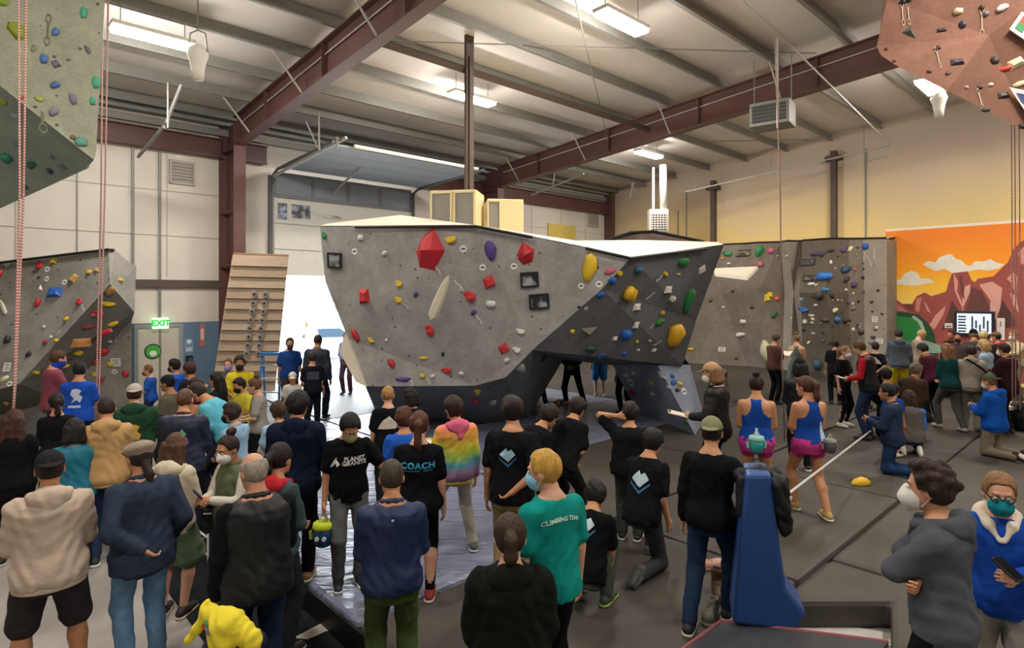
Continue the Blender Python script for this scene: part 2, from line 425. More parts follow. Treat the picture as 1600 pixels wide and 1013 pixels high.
for s in (OS0 - .02, OS1 + .02):
    MB().tube([B(s, .1, OZ - .3), B(s, .2, OZ), B(s, .5, OZ + .12), B(s, 3.9, OZ + .25)], .045, 6).build('horizontal_track', MATS['dark grey track'], rd)
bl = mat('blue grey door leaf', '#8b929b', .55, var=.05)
for i in range(4):
    t0 = .55 + i * .78
    MB().hexa([B(OS1 - .05, t0 + .76, OZ + .16 + .025 * t0), B(OS0 + .05, t0 + .76, OZ + .16 + .025 * t0), B(OS0 + .05, t0, OZ + .14 + .025 * t0), B(OS1 - .05, t0, OZ + .14 + .025 * t0),
               B(OS1 - .05, t0 + .76, OZ + .21 + .025 * t0), B(OS0 + .05, t0 + .76, OZ + .21 + .025 * t0), B(OS0 + .05, t0, OZ + .19 + .025 * t0), B(OS1 - .05, t0, OZ + .19 + .025 * t0)]).build('door_panel', bl, rd)
MB().tube([B(OS1 - .6, 3.75, OZ + .28), B(OS0 + .1, 3.75, OZ + .28)], .05, 8).build('torsion_tube', white_pipe, rd)
MB().tube([B((OS0 + OS1) / 2 + .6, 2.2, OZ + .25), B((OS0 + OS1) / 2 + .6, .2, OZ - .35)], .03, 6).build('opener_arm', galv, rd)
# posters stuck to the roller door
def picture(p00, xd, zd, w, h, nrm, label, frame='#17181a', fw=.03, photo=True, img=('#23262a', '#9aa0a6'), name='framed_photo', cat='picture'):
    """flat framed print: p00 = centre"""
    p00 = Vector(p00); xd = Vector(xd).normalized(); nrm = Vector(nrm).normalized(); zd = nrm.cross(xd).normalized()
    if zd.z < 0: zd = -zd
    e = empty_w(name, p00 - zd * h / 2); tag(e, label, cat)
    q = MB()
    for a0, a1, b0, b1 in ((-w / 2, w / 2, h / 2 - fw, h / 2), (-w / 2, w / 2, -h / 2, -h / 2 + fw), (-w / 2, -w / 2 + fw, -h / 2 + fw, h / 2 - fw), (w / 2 - fw, w / 2, -h / 2 + fw, h / 2 - fw)):
        q.prism([p00 + xd * a + zd * b_ for a, b_ in ((a0, b0), (a1, b0), (a1, b1), (a0, b1))], nrm * .03)
    q.build('frame', mat('frame ' + frame, frame, .5), e)
    k = 'photo print ' + img[0] + img[1]
    m = mat(k, img[0], .4)
    if len(m.node_tree.nodes) < 6:
        nt = m.node_tree; nz = nt.nodes.new('ShaderNodeTexNoise'); nz.inputs['Scale'].default_value = 5.5; nz.inputs['Detail'].default_value = 4
        tc = nt.nodes.new('ShaderNodeTexCoord'); rp = nt.nodes.new('ShaderNodeValToRGB')
        rp.color_ramp.elements[0].position = .42; rp.color_ramp.elements[1].position = .58
        rp.color_ramp.elements[0].color = (*lin(img[0]), 1); rp.color_ramp.elements[1].color = (*lin(img[1]), 1)
        nt.links.new(tc.outputs['Object'], nz.inputs['Vector']); nt.links.new(nz.outputs['Fac'], rp.inputs[0]); nt.links.new(rp.outputs[0], nt.nodes['Principled BSDF'].inputs['Base Color'])
    a, b_ = w / 2 - fw, h / 2 - fw
    MB().prism([p00 + xd * x + zd * y for x, y in ((-a, -b_), (a, -b_), (a, b_), (-a, b_))], nrm * .015).build('print', m, e)
    return e
def back_pic(x0, y0, x1, y1, t, label, **k):
    sa, z1 = on_back(x0, y0, t); sb, z0 = on_back(x1, y1, t)
    return picture(B((sa + sb) / 2, t, (z0 + z1) / 2), UA, (0, 0, 1), sa - sb, z1 - z0, -VA, label, **k)
back_pic(433, 316, 449, 344, .155, 'narrow unframed poster high on the roller door, left one of two', frame='#cfd3d6', fw=.015, img=('#3e4650', '#a9bdd0'), name='poster', cat='poster')
back_pic(453, 317, 486, 345, .155, 'wide white bordered landscape poster high on the roller door', frame='#e2e2de', fw=.03, img=('#4a443c', '#9fb0c4'), name='poster', cat='poster')
back_pic(518, 336, 534, 344, .155, 'tiny white notice on roller door just above the boulder top', frame='#e2e2de', fw=.02, img=('#8f8f8a', '#d4d4d0'), name='notice', cat='notice')

# ---------------------------------------------------------------- mural on the right wall
def mural_poly(pts, off, m, name, parent):
    q = MB().prism([B(-off, 0, 0) * 0 + B(off, *on_right(x, y, off)) for x, y in pts], UA * .004)
    return q.build(name, m, parent)
mz0 = B(0.0, *on_right(1386, 560))
mural = empty_w('mural', B(.01, 13, 1.0)); tag(mural, 'painted mural of orange sunset over red mountains on the right wall', 'mural')
m = mat('mural sky paint', '#f59a22', .75)
nt = m.node_tree; n = nt.nodes; tc = n.new('ShaderNodeTexCoord'); sp = n.new('ShaderNodeSeparateXYZ'); mr = n.new('ShaderNodeMapRange')
mr.inputs[1].default_value = 2.6; mr.inputs[2].default_value = 4.9; rp = n.new('ShaderNodeValToRGB')
rp.color_ramp.elements[0].color = (*lin('#ecd46e'), 1); rp.color_ramp.elements[0].position = .0
rp.color_ramp.elements[1].color = (*lin('#ee8427'), 1)
for ps, cc in ((.35, '#eeb737'), (.55, '#f29a14')):
    el = rp.color_ramp.elements.new(ps); el.color = (*lin(cc), 1)
nz = n.new('ShaderNodeTexNoise'); nz.inputs['Scale'].default_value = 1.2; ad = n.new('ShaderNodeMath'); ad.operation = 'MULTIPLY_ADD'; ad.inputs[1].default_value = .5
nt.links.new(tc.outputs['Object'], sp.inputs[0]); nt.links.new(tc.outputs['Object'], nz.inputs['Vector']); nt.links.new(nz.outputs['Fac'], ad.inputs[0]); nt.links.new(sp.outputs['Z'], ad.inputs[2])
nt.links.new(ad.outputs[0], mr.inputs[0]); nt.links.new(mr.outputs[0], rp.inputs[0]); nt.links.new(rp.outputs[0], n['Principled BSDF'].inputs['Base Color'])
t_l = on_right(1384, 400)[0]
MB().bbox(.0, .012, t_l, 22, .0, 4.89).build('sky', m, mural)
MB().bbox(.0, .016, t_l, 22, 4.89, 4.97).build('top_edge', paint('#e6dcc6'), mural)
mp = lambda c: mat('mural paint ' + c, c, .75, var=.08, vscale=3)
cl = [(1385, 441), (1395, 438), (1408, 437), (1413, 428), (1424, 423), (1434, 427), (1438, 435), (1452, 436), (1460, 441), (1440, 445), (1430, 447), (1410, 445), (1390, 445)]
mural_poly(cl, .014, mp('#dad7c6'), 'cloud', mural)
cl = [(1442, 413), (1450, 408), (1462, 410), (1468, 402), (1480, 398), (1486, 397), (1494, 405), (1502, 407), (1510, 415), (1516, 416), (1524, 408), (1536, 409), (1548, 405), (1558, 411), (1570, 413), (1560, 420), (1544, 423), (1530, 421), (1514, 424), (1500, 428), (1488, 427), (1476, 420), (1462, 424), (1450, 418)]
mural_poly(cl, .015, mp('#dedacb'), 'cloud', mural)
for k in range(12):
    a = k * math.pi / 6 + .2; c = (1481, 446); mural_poly([(c[0] + 5 * math.cos(a - .12), c[1] - 5 * math.sin(a - .12)), (c[0] + 22 * math.cos(a - .04), c[1] - 18 * math.sin(a - .04)), (c[0] + 22 * math.cos(a + .04), c[1] - 18 * math.sin(a + .04)), (c[0] + 5 * math.cos(a + .12), c[1] - 5 * math.sin(a + .12))], .0165, mp('#f0b527'), 'sun_ray', mural)
mt = [(1385, 455), (1392, 466), (1400, 468), (1410, 475), (1425, 475), (1432, 463), (1445, 457), (1455, 463), (1478, 456), (1484, 436), (1488, 427), (1512, 424), (1518, 438), (1524, 441), (1527, 436), (1552, 432), (1575, 410), (1583, 390), (1592, 381), (1604, 372), (1620, 366), (1640, 372), (1640, 600), (1385, 600)]
mural_poly(mt, .019, mp('#94473f'), 'mountains', mural)
for pts, c in (([(1490, 428), (1497, 440), (1495, 455), (1502, 470), (1506, 487), (1498, 470), (1492, 455)], '#cf9484'), ([(1508, 448), (1516, 444), (1515, 458), (1505, 480), (1503, 487), (1504, 465)], '#d3a08c'),
               ([(1530, 445), (1550, 440), (1566, 450), (1563, 480), (1556, 500), (1545, 487), (1548, 470)], '#cf9786'), ([(1452, 508), (1462, 492), (1478, 478), (1474, 492), (1466, 505), (1460, 515)], '#cc8f80'),
               ([(1573, 436), (1582, 425), (1590, 432), (1588, 460), (1578, 440)], '#cb8d7e'), ([(1590, 395), (1600, 385), (1612, 390), (1606, 415), (1594, 412)], '#c88a7c'), ([(1578, 458), (1588, 462), (1592, 490), (1582, 475)], '#cf9b8a'),
               ([(1395, 470), (1405, 476), (1418, 488), (1402, 486)], '#b86a5e'), ([(1432, 467), (1440, 465), (1436, 488), (1430, 485)], '#c17a6c'), ([(1444, 470), (1450, 480), (1455, 490), (1448, 485)], '#cd8f80'),
               ([(1487, 470), (1500, 488), (1494, 505), (1470, 518), (1480, 495)], '#55302c'), ([(1519, 448), (1534, 455), (1547, 480), (1548, 488), (1508, 488)], '#633530'), ([(1566, 468), (1580, 490), (1590, 510), (1562, 515), (1560, 495)], '#4f2c28'),
               ([(1498, 430), (1503, 432), (1508, 470), (1502, 460)], '#6b3833'), ([(1410, 476), (1426, 476), (1428, 488), (1418, 484)], '#6a3a34')):
    mural_poly(pts, .023, mp(c), 'rock_facet', mural)
mural_poly([(1385, 490), (1410, 487), (1436, 492), (1450, 505), (1460, 522), (1466, 560), (1470, 600), (1385, 600)], .0265, mp('#1d4a26'), 'forest_edge', mural)
mural_poly([(1385, 496), (1400, 494), (1428, 497), (1438, 506), (1440, 520), (1430, 540), (1400, 545), (1385, 543)], .030, mp('#26803a'), 'meadow', mural)
mural_poly([(1428, 493), (1440, 502), (1445, 514), (1442, 530), (1436, 530), (1440, 515), (1434, 503), (1424, 496)], .034, mp('#9fb0a0'), 'river', mural)
mural_poly([(1420, 540), (1445, 532), (1470, 540), (1480, 552), (1420, 552)], .034, mp('#86a38c'), 'river', mural)

# wall steelwork on the right wall
for x, y0, x1 in ((1117, 283, 12), (1305, 237, 13)):
    t, z1 = on_right(x, y0); 
    e = MB(); e.bbox(.0, .22, t - .085, t + .085, 2.0, z1); o = e.build('steel_post', darksteel, wall_right)
    tb, zb = on_right(x, y0 + 12)
    MB().bbox(.02, .30, t - .24, t + .26, zb - .07, zb + .08).build('cross_plate', darksteel, wall_right)
for x, y0, y1 in ((1353, 232, 372), (1073, 300, 378), (1060, 330, 378)):
    t, z1 = on_right(x, y0); _, z0 = on_right(x, y1)
    MB().bbox(.0, .04, t - .02, t + .02, z0, z1).build('wall_conduit', galv, wall_right)
# flue pipe and grille heater
e = empty_w('flue_pipe', at(1037, 330, 21.5)); tag(e, 'white vertical flue pipe rising above the grilled heater', 'pipe')
MB().tube([at(1037, 330, 21.5), at(1036, 258, 21.5)], .13, 12).build('duct', white_pipe, e, smooth=True)
MB().tube([at(1021, 330, 21.5), at(1021, 262, 21.5)], .045, 8).build('pipe', white_pipe, e)
p = at(1030, 362, 21.3)
e = empty_w('unit_heater', p); tag(e, 'white wall heater with square grille under the flue pipe', 'heater')
w_, h_ = .68, .80
q = MB(); q.box(p + Vector((0, .2, h_ / 2)), (w_, .36, h_)); q.build('housing', paint('#d9d4c8'), e, bevel=.015)
q = MB(); q.box(p + Vector((0, .015, h_ / 2 - .05)), (w_ - .1, .01, h_ - .2)); q.build('core', mat('dark core', '#3c3c3c', .6), e)
for k in range(7):
    q = MB(); q.box(p + Vector((0, .005, .12 + k * .085)), (w_ - .1, .02, .03)); q.build('slat', paint('#c9c5ba'), e)
for k in range(6):
    q = MB(); q.box(p + Vector((-w_ / 2 + .09 + k * .1, .0, h_ / 2 - .05)), (.022, .02, h_ - .2)); q.build('slat', paint('#c9c5ba'), e)
# gas unit heater hung from rafter
def unit(x, y, Y, label):
    p = at(x, y, Y); e = empty_w('ceiling_heater', p); tag(e, label, 'heater')
    M = Matrix.Rotation(R(-38), 3, 'Z')
    w, d, h = .85, .62, .55
    q = MB(); q.box(p + Vector((0, 0, h / 2)), (w, d, h), M); q.build('housing', mat('grey heater steel', '#63645c', .45, metal=.3), e, bevel=.02)
    f = M @ Vector((0, -1, 0)); xx = M @ Vector((1, 0, 0))
    q = MB(); q.box(p + f * (d / 2 + .005) + Vector((0, 0, h / 2)), (w - .14, .01, h - .16), M); q.build('core', MATS['dark core'], e)
    for k in range(5):
        q = MB(); q.box(p + f * (d / 2 + .02) + Vector((0, 0, .12 + k * .08)), (w - .12, .03, .018), M); q.build('slat', paint('#4c4d49'), e)
    for sx in (-1, 1):
        q = MB(); q.tube([p + xx * sx * .4 + Vector((0, 0, h)), p + xx * sx * .4 + Vector((0, 0, 1.6))], .014, 5); q.build('hanger_rod', galv, e)
unit(1207, 200, 13.6, 'grey gas heater hanging under the right rafter')

# ---------------------------------------------------------------- lamps
lampm = mat('lit lamp diffuser', '#fff6ec', .5, emit=LAMP)
def lamp(p, ang, label, group=None, L=1.25, W=.30):
    e = empty_w('ceiling_light', p); tag(e, label, 'light', group)
    M = Matrix.Rotation(ang, 3, 'Z'); p = Vector(p)
    q = MB(); q.box(p + Vector((0, 0, .09)), (L + .04, W + .04, .07), M); q.build('housing', paint('#dedad0'), e)
    q = MB(); q.box(p + Vector((0, 0, .02)), (L, W, .06), M); q.build('diffuser', lampm, e)
    for sx in (-1, 1):
        a = p + M @ Vector((sx * L * .4, 0, .12)); q = MB(); q.tube([a, a + Vector((0, 0, .5))], .008, 5); q.build('hanger', galv, e)
ua = math.atan2(UA.y, UA.x)
for (x, y, Y, label) in ((240, 62, 11.1, 'bright tube ceiling light above the left rope wall, left of the maroon rafter'), (972, 38, 11.6, 'bright tube ceiling light nearest the top centre of the roof'),
                         (738, 157, 15.3, 'bright tube ceiling light behind the tall dark steel post'), (1014, 243, 21.4, 'small bright ceiling light farthest back above the flue pipe'),
                         (1452, 138, 14.6, 'bright tube ceiling light beside the red rope wall')):
    lamp(at(x, y, Y * .955), ua, label)
k = 0
for (s, t) in ((21, 12.5), (26, 16), (20, 19.5), (13, 17.5), (26.5, 9), (6, 16), (12, 22)):  # unseen lamps, added to throw more light on the fronts
    lamp(B(s, t, zt(t) - .55), ua, 'unseen tube ceiling light added as fill above the front half of hall', 'added fill lamps over the front half of the hall')
# bell shaped lamps
def bell(x, y, Y, label, L=.55):
    p = at(x, y, Y); e = empty_w('bell_lamp', p); tag(e, label, 'lamp')
    q = MB(); prof = [(0, .085), (.16, .10), (.30, .125), (.38, .155), (.42, .16), (.50, .13), (.55, .07)]
    nseg = 20; vs = []; fs = []
    for z, r in prof:
        vs += [p + Vector((r * math.cos(2 * math.pi * k / nseg), r * math.sin(2 * math.pi * k / nseg), z)) for k in range(nseg)]
    for i in range(len(prof) - 1):
        for k in range(nseg): fs.append((i * nseg + k, i * nseg + (k + 1) % nseg, (i + 1) * nseg + (k + 1) % nseg, (i + 1) * nseg + k))
    fs.append(tuple(range(nseg)))
    q.add(vs, fs); q.build('shade', mat('white lamp shade', '#e4e0d4', .5), e, smooth=True)
    q = MB(); q.tube([p + Vector((-.16, 0, .45)), p + Vector((-.12, 0, .75)), p + Vector((0, 0, .8)), p + Vector((.12, 0, .75)), p + Vector((.16, 0, .45))], .015, 5); q.build('yoke', galv, e)
    q = MB(); q.tube([p + Vector((0, 0, .8)), p + Vector((0, 0, 1.5))], .012, 5); q.build('hanger', galv, e)
bell(309, 125, 9.6, 'white bell shaped ceiling fixture at the end of the left tube light')
bell(1467, 183, 13.2, 'white bell shaped ceiling fixture under the red rope wall')
# tall dark post with a dark cross beam
p = at(733, 300, 12.5)
e = empty_w('steel_post', (p.x, p.y, .0)); tag(e, 'tall dark steel post rising from the grey boulder to the roof', 'post')
q = MB(); M = Matrix.Rotation(R(43), 3, 'Z')
q.box((p.x, p.y, 4.15), (.20, .07, 8.2), M); q.build('channel', darksteel, e)
q = MB(); q.box(Vector((p.x, p.y, 4.15)) + M @ Vector((0, .07, 0)), (.06, .05, 8.1), M); q.build('conduit', galv_w, e)
q = MB(); q.box((p.x, p.y, 3.9), (.09, .16, 7.8), M); q.build('channel', darksteel, e)
q = MB(); q.tube([B(16.7, 7.45, 7.56), B(7.7, 7.45, 7.56)], .085, 4); q.build('tie_beam', darksteel, ceiling)

# ---------------------------------------------------------------- climbing walls
def polywall(name, verts, faces, mats, parent, loc=None):
    """faces: list of (vertex keys, material index)"""
    keys = list(verts); idx = {k: i for i, k in enumerate(keys)}
    me = bpy.data.meshes.new(name)
    me.from_pydata([tuple(verts[k]) for k in keys], [], [tuple(idx[k] for k in f) for f, _ in faces])
    for mm in mats: me.materials.append(mm)
    for i, (_, mi) in enumerate(faces): me.polygons[i].material_index = mi
    bm = bmesh.new(); bm.from_mesh(me); bmesh.ops.triangulate(bm, faces=bm.faces); bm.to_mesh(me)
    bvh = BVHTree.FromBMesh(bm); bm.free()
    o = link(name, me, None, parent)
    return o, bvh

# shared hold shapes, unit size, +Z away from the wall
def ico(sub):
    bm = bmesh.new(); bmesh.ops.create_icosphere(bm, subdivisions=sub, radius=.5); return bm
HOLD = {}
def hold_mesh(shape, color):
    k = (shape, color)
    if k in HOLD: return HOLD[k]
    r = random.Random(hash(shape) & 255 if False else sum(map(ord, shape)))
    me = bpy.data.meshes.new('hold_' + shape)
    if shape.startswith('blob') or shape in ('jug', 'long', 'drop', 'crimp'):
        bm = ico(2); f = [r.uniform(3, 6) for _ in range(6)]
        for v in bm.verts:
            x, y, z = v.co
            k_ = 1 + .26 * math.sin(1.6 * f[0] * x + f[3]) * math.sin(1.5 * f[1] * y + f[4]) + .13 * math.sin(f[2] * 2 * z + f[5] + 3 * x)
            if shape == 'drop': k_ *= 1 - .5 * max(0, y)
            if shape == 'jug': z2 = z - .35 * max(0, 1 - (x * x * 3 + (y - .12) ** 2 * 14)) * (z > 0); z = z2
            v.co = (x * k_, y * k_, max(z * k_, -.04))
        bm.to_mesh(me); bm.free(); me.shade_smooth()
    elif shape == 'diamond':
        base = [(-.48, -.05), (-.40, -.42), (.10, -.5), (.5, -.05), (.15, .5), (-.30, .22)]
        vs = [(x, y, 0) for x, y in base] + [(-.12, -.02, .42), (.20, -.02, .40)]
        fs = [(0, 1, 6), (1, 2, 6), (2, 7, 6), (2, 3, 7), (3, 4, 7), (4, 6, 7), (4, 5, 6), (5, 0, 6), (5, 4, 3, 2, 1, 0)]
        me.from_pydata(vs, [], fs)
    elif shape == 'wedge':
        vs = [(-.5, -.5, 0), (.5, -.4, 0), (.45, .5, 0), (-.4, .45, 0), (-.2, -.3, .35), (.3, -.25, .45), (.2, .2, .25), (-.2, .25, .2)]
        fs = [(3, 2, 1, 0), (4, 5, 6, 7), (0, 1, 5, 4), (1, 2, 6, 5), (2, 3, 7, 6), (3, 0, 4, 7)]
        me.from_pydata(vs, [], fs)
    elif shape == 'tri':
        vs = [(-.5, .4, 0), (.5, .5, 0), (.05, -.5, 0), (.0, .1, .35)]
        me.from_pydata(vs, [], [(2, 1, 0), (0, 1, 3), (1, 2, 3), (2, 0, 3)])
    elif shape == 'blade':
        prof = [(-.5, .10), (-.42, .45), (-.2, .5), (.2, .42), (.42, .25), (.5, .08)]
        vs = []; fs = []
        for y, w in prof: vs += [(-w, y, 0), (-w * .6, y, .5 * w + .1), (w * .6, y, .5 * w + .1), (w, y, 0)]
        for i in range(5):
            for j in range(3): fs.append((i * 4 + j, i * 4 + j + 1, i * 4 + 5 + j, i * 4 + 4 + j))
        fs += [(3, 2, 1, 0), (20, 21, 22, 23)]
        me.from_pydata(vs, [], fs)
    elif shape == 'tag':
        nseg = 14; vs = [(.5 * math.cos(a), .5 * math.sin(a), z) for z in (0, .08) for a in [2 * math.pi * i / nseg for i in range(nseg)]]
        vs += [(x, y, .09) for x, y in ((-.25, -.12), (.25, -.12), (.25, .12), (-.25, .12))]
        me.from_pydata(vs, [], [tuple(range(nseg, 2 * nseg))] + [(i, (i + 1) % nseg, nseg + (i + 1) % nseg, nseg + i) for i in range(nseg)] + [(28, 29, 30, 31)])
        me.materials.append(plastic('#dcdcd6')); me.materials.append(plastic('#3a3c40')); me.polygons[-1].material_index = 1
        HOLD[k] = me; return me
    elif shape == 'sling':
        q = MB(); q.tube([(.0, .5, .1), (-.1, .2, .15), (.1, -.1, .15), (0, -.3, .12)], .07, 5)
        q.tube([(.15 * math.cos(a), -.4 + .15 * math.sin(a), .12) for a in [2 * math.pi * i / 10 for i in range(11)]], .035, 4)
        me = q.mesh('hold_sling'); color = '#dad8d2'
    elif shape == 'draw':
        q = MB()
        for cy in (.36, -.36):
            q.tube([(.13 * math.cos(a), cy + .13 * math.sin(a), .1) for a in [2 * math.pi * i / 10 for i in range(11)]], .03, 4)
        q.box((0, 0, .1), (.10, .5, .05)); me = q.mesh('hold_draw')
    me.materials.append(plastic(color)); HOLD[k] = me
    return me
def put(wall, bvh, px, py, w, h, shape, color, rot=0, name='climbing_hold', depth=None):
    d = ray(px, py)
    loc, nrm, fi, dist = bvh.ray_cast(Vector((0, 0, CAMH)), d.normalized())
    if loc is None: return None
    if nrm.dot(d) > 0: nrm = -nrm
    Y = loc.y
    up = Vector((0, 0, 1)); x = up.cross(nrm)
    x = Vector((1, 0, 0)) if x.length < .05 else x.normalized()
    y = nrm.cross(x).normalized()
    ca, sa_ = math.cos(R(rot)), math.sin(R(rot))
    xr = x * ca + y * sa_; yr = y * ca - x * sa_
    fx = max(.45, abs(x.x)) ; fy = max(.45, abs(y.z))
    sx, sy = w * Y / F / fx * 1.05, h * Y / F / fy * 1.05
    sz = depth if depth else min(sx, sy) * .85
    if shape == 'tag': sz = .05
    M = Matrix(((xr.x * sx, yr.x * sy, nrm.x * sz, loc.x), (xr.y * sx, yr.y * sy, nrm.y * sz, loc.y), (xr.z * sx, yr.z * sy, nrm.z * sz, loc.z), (0, 0, 0, 1)))
    o = link(name, hold_mesh(shape, color), None, wall)
    if wall.name in WB: o.matrix_parent_inverse = WB[wall.name]
    o.matrix_basis = M
    return o
RED, YEL, WHT, PUR, GRN, BLU, PNK, CRM, TAN, BLK, ORG = '#b3222b', '#c9a91f', '#cfccc4', '#4b3a78', '#1f7a3c', '#1f5aa8', '#c9607a', '#d8cfa8', '#b08a54', '#26272a', '#d9602a'

# --- the big free-standing boulder
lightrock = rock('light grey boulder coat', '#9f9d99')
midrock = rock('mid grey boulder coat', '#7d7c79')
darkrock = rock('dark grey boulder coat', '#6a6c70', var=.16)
lid = mat('bare plywood lid', '#cfc5b2', .7, var=.06, vscale=2)
bo = empty_w('boulder', (0.2, 11.4, .25)); tag(bo, 'large free standing grey faceted climbing boulder with colourful holds, centre', 'climbing boulder')
V = dict(A=at(500, 354, 11.2), A2=at(508, 440, 11.3), A3=at(544, 530, 11.2), G=at(571, 604, 11.0), B=at(743, 353, 9.7), E=at(905, 385, 9.9), C=at(985, 404, 9.7),
         I=at(742, 603, 10.3), J=at(790, 590, 10.2), K=at(832, 547, 10.1), L=at(940, 452, 9.8), D=at(1131, 383, 11.0), Q=at(1088, 500, 11.3), T=at(1066, 572, 11.5),
         S=at(958, 571, 12.6), W=at(880, 562, 13.4), G0=Vector((-2.75, 12.4, .25)), I0=Vector((-.55, 12.0, .25)), J0=Vector((.35, 12.6, .25)), Gb=Vector((-3.3, 14.5, .25)), Jb=Vector((.6, 15, .25)),
         P1=at(625, 337, 13.0), P2=at(900, 377, 13.2), P3=at(1000, 376, 13.4), Ab=at(512, 350, 14.8), Bb=Vector((1.2, 15.0, 4.1)), Db=at(1120, 379, 14.0), A3b=Vector((-4.0, 14.6, 2.2)),
         Tb=at(1060, 560, 14.0), Wb=Vector((1.15, 15, 1.45)))
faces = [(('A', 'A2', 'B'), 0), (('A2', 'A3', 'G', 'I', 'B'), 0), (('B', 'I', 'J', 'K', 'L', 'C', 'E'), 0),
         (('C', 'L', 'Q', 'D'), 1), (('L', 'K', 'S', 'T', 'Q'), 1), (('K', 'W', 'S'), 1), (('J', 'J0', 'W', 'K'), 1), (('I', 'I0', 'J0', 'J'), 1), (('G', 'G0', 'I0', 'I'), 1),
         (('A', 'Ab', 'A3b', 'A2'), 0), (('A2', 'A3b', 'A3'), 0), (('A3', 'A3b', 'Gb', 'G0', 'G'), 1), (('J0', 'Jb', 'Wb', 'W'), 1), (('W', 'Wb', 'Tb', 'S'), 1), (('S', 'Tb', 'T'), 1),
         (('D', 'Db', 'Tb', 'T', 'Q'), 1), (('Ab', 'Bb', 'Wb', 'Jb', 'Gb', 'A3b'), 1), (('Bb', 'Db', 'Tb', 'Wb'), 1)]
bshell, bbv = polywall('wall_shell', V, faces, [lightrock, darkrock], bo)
lidv = {k: V[k] + Vector((0, 0, .012)) for k in ('A', 'B', 'E', 'C', 'D', 'P1', 'P2', 'P3', 'Ab', 'Bb', 'Db')}
polywall('lid', lidv, [(('A', 'B', 'P1'), 0), (('B', 'P2', 'P1'), 0), (('B', 'E', 'P2'), 0), (('E', 'C', 'P3', 'P2'), 0), (('C', 'D', 'P3'), 0), (('A', 'P1', 'Ab'), 0), (('P1', 'P2', 'Bb', 'Ab'), 0), (('P2', 'P3', 'Bb'), 0), (('P3', 'D', 'Db', 'Bb'), 0)], [lid], bo)
strip = mat('black edge strip', '#111214', .6)
def edge_strip(par, pts, r=.028):
    MB().tube(pts, r, 6).build('edge_strip', strip, par)
edge_strip(bo, [at(555, 355, 10.72), at(690, 354, 9.95), at(743, 354, 9.62), at(832, 371, 9.72)])
edge_strip(bo, [at(915, 388, 9.8), at(985, 404, 9.62), at(1103, 389, 10.65)])
# the right leg: slabs turned towards the daylight, its blue put into their coat
slabm = rock('daylight blue leg coat', '#8f99ac', var=.12)
V2 = dict(a=at(957, 570, 12.5), b=at(1028, 571, 11.3), c=at(1078, 570, 11.7), d=on_z(1086, 680, .25), e=Vector((2.75, 13.2, .25)), f=Vector((4.0, 12.4, .25)), g=at(1070, 560, 13.5), h=Vector((4.2, 13.6, .25)), k=at(1000, 570, 12.0), n=on_z(1003, 645, .25))
leg, lbv = polywall('leg_slab', V2, [(('a', 'k', 'n', 'e'), 0), (('k', 'b', 'd', 'n'), 0), (('b', 'c', 'f', 'd'), 0), (('c', 'g', 'h', 'f'), 0), (('g', 'a', 'e', 'h'), 0)], [slabm], bo)
for x, y, w, h, s, c in ((978, 585, 8, 8, 'blob', WHT), (990, 582, 6, 6, 'blob2', WHT), (985, 598, 7, 12, 'tag', WHT), (988, 612, 7, 8, 'blob', RED), (1035, 586, 10, 10, 'wedge', WHT), (1050, 588, 7, 7, 'blob', BLU),
                         (1052, 598, 10, 8, 'blob2', BLU), (1062, 600, 9, 8, 'jug', YEL), (1045, 605, 6, 5, 'blob', WHT), (1069, 612, 8, 10, 'tag', WHT), (1058, 610, 8, 6, 'blob', BLK), (1018, 598, 7, 6, 'jug', YEL), (1020, 615, 6, 6, 'blob', CRM), (1074, 645, 7, 6, 'blob', CRM), (1072, 660, 8, 6, 'blob', GRN)):
    put(bo, lbv, x, y, w, h, s, c)
big = put(bo, bbv, 672, 389, 47, 64, 'diamond', '#b81d2b', 0, 'climbing_volume', .42); big['label'] = 'big red faceted volume'
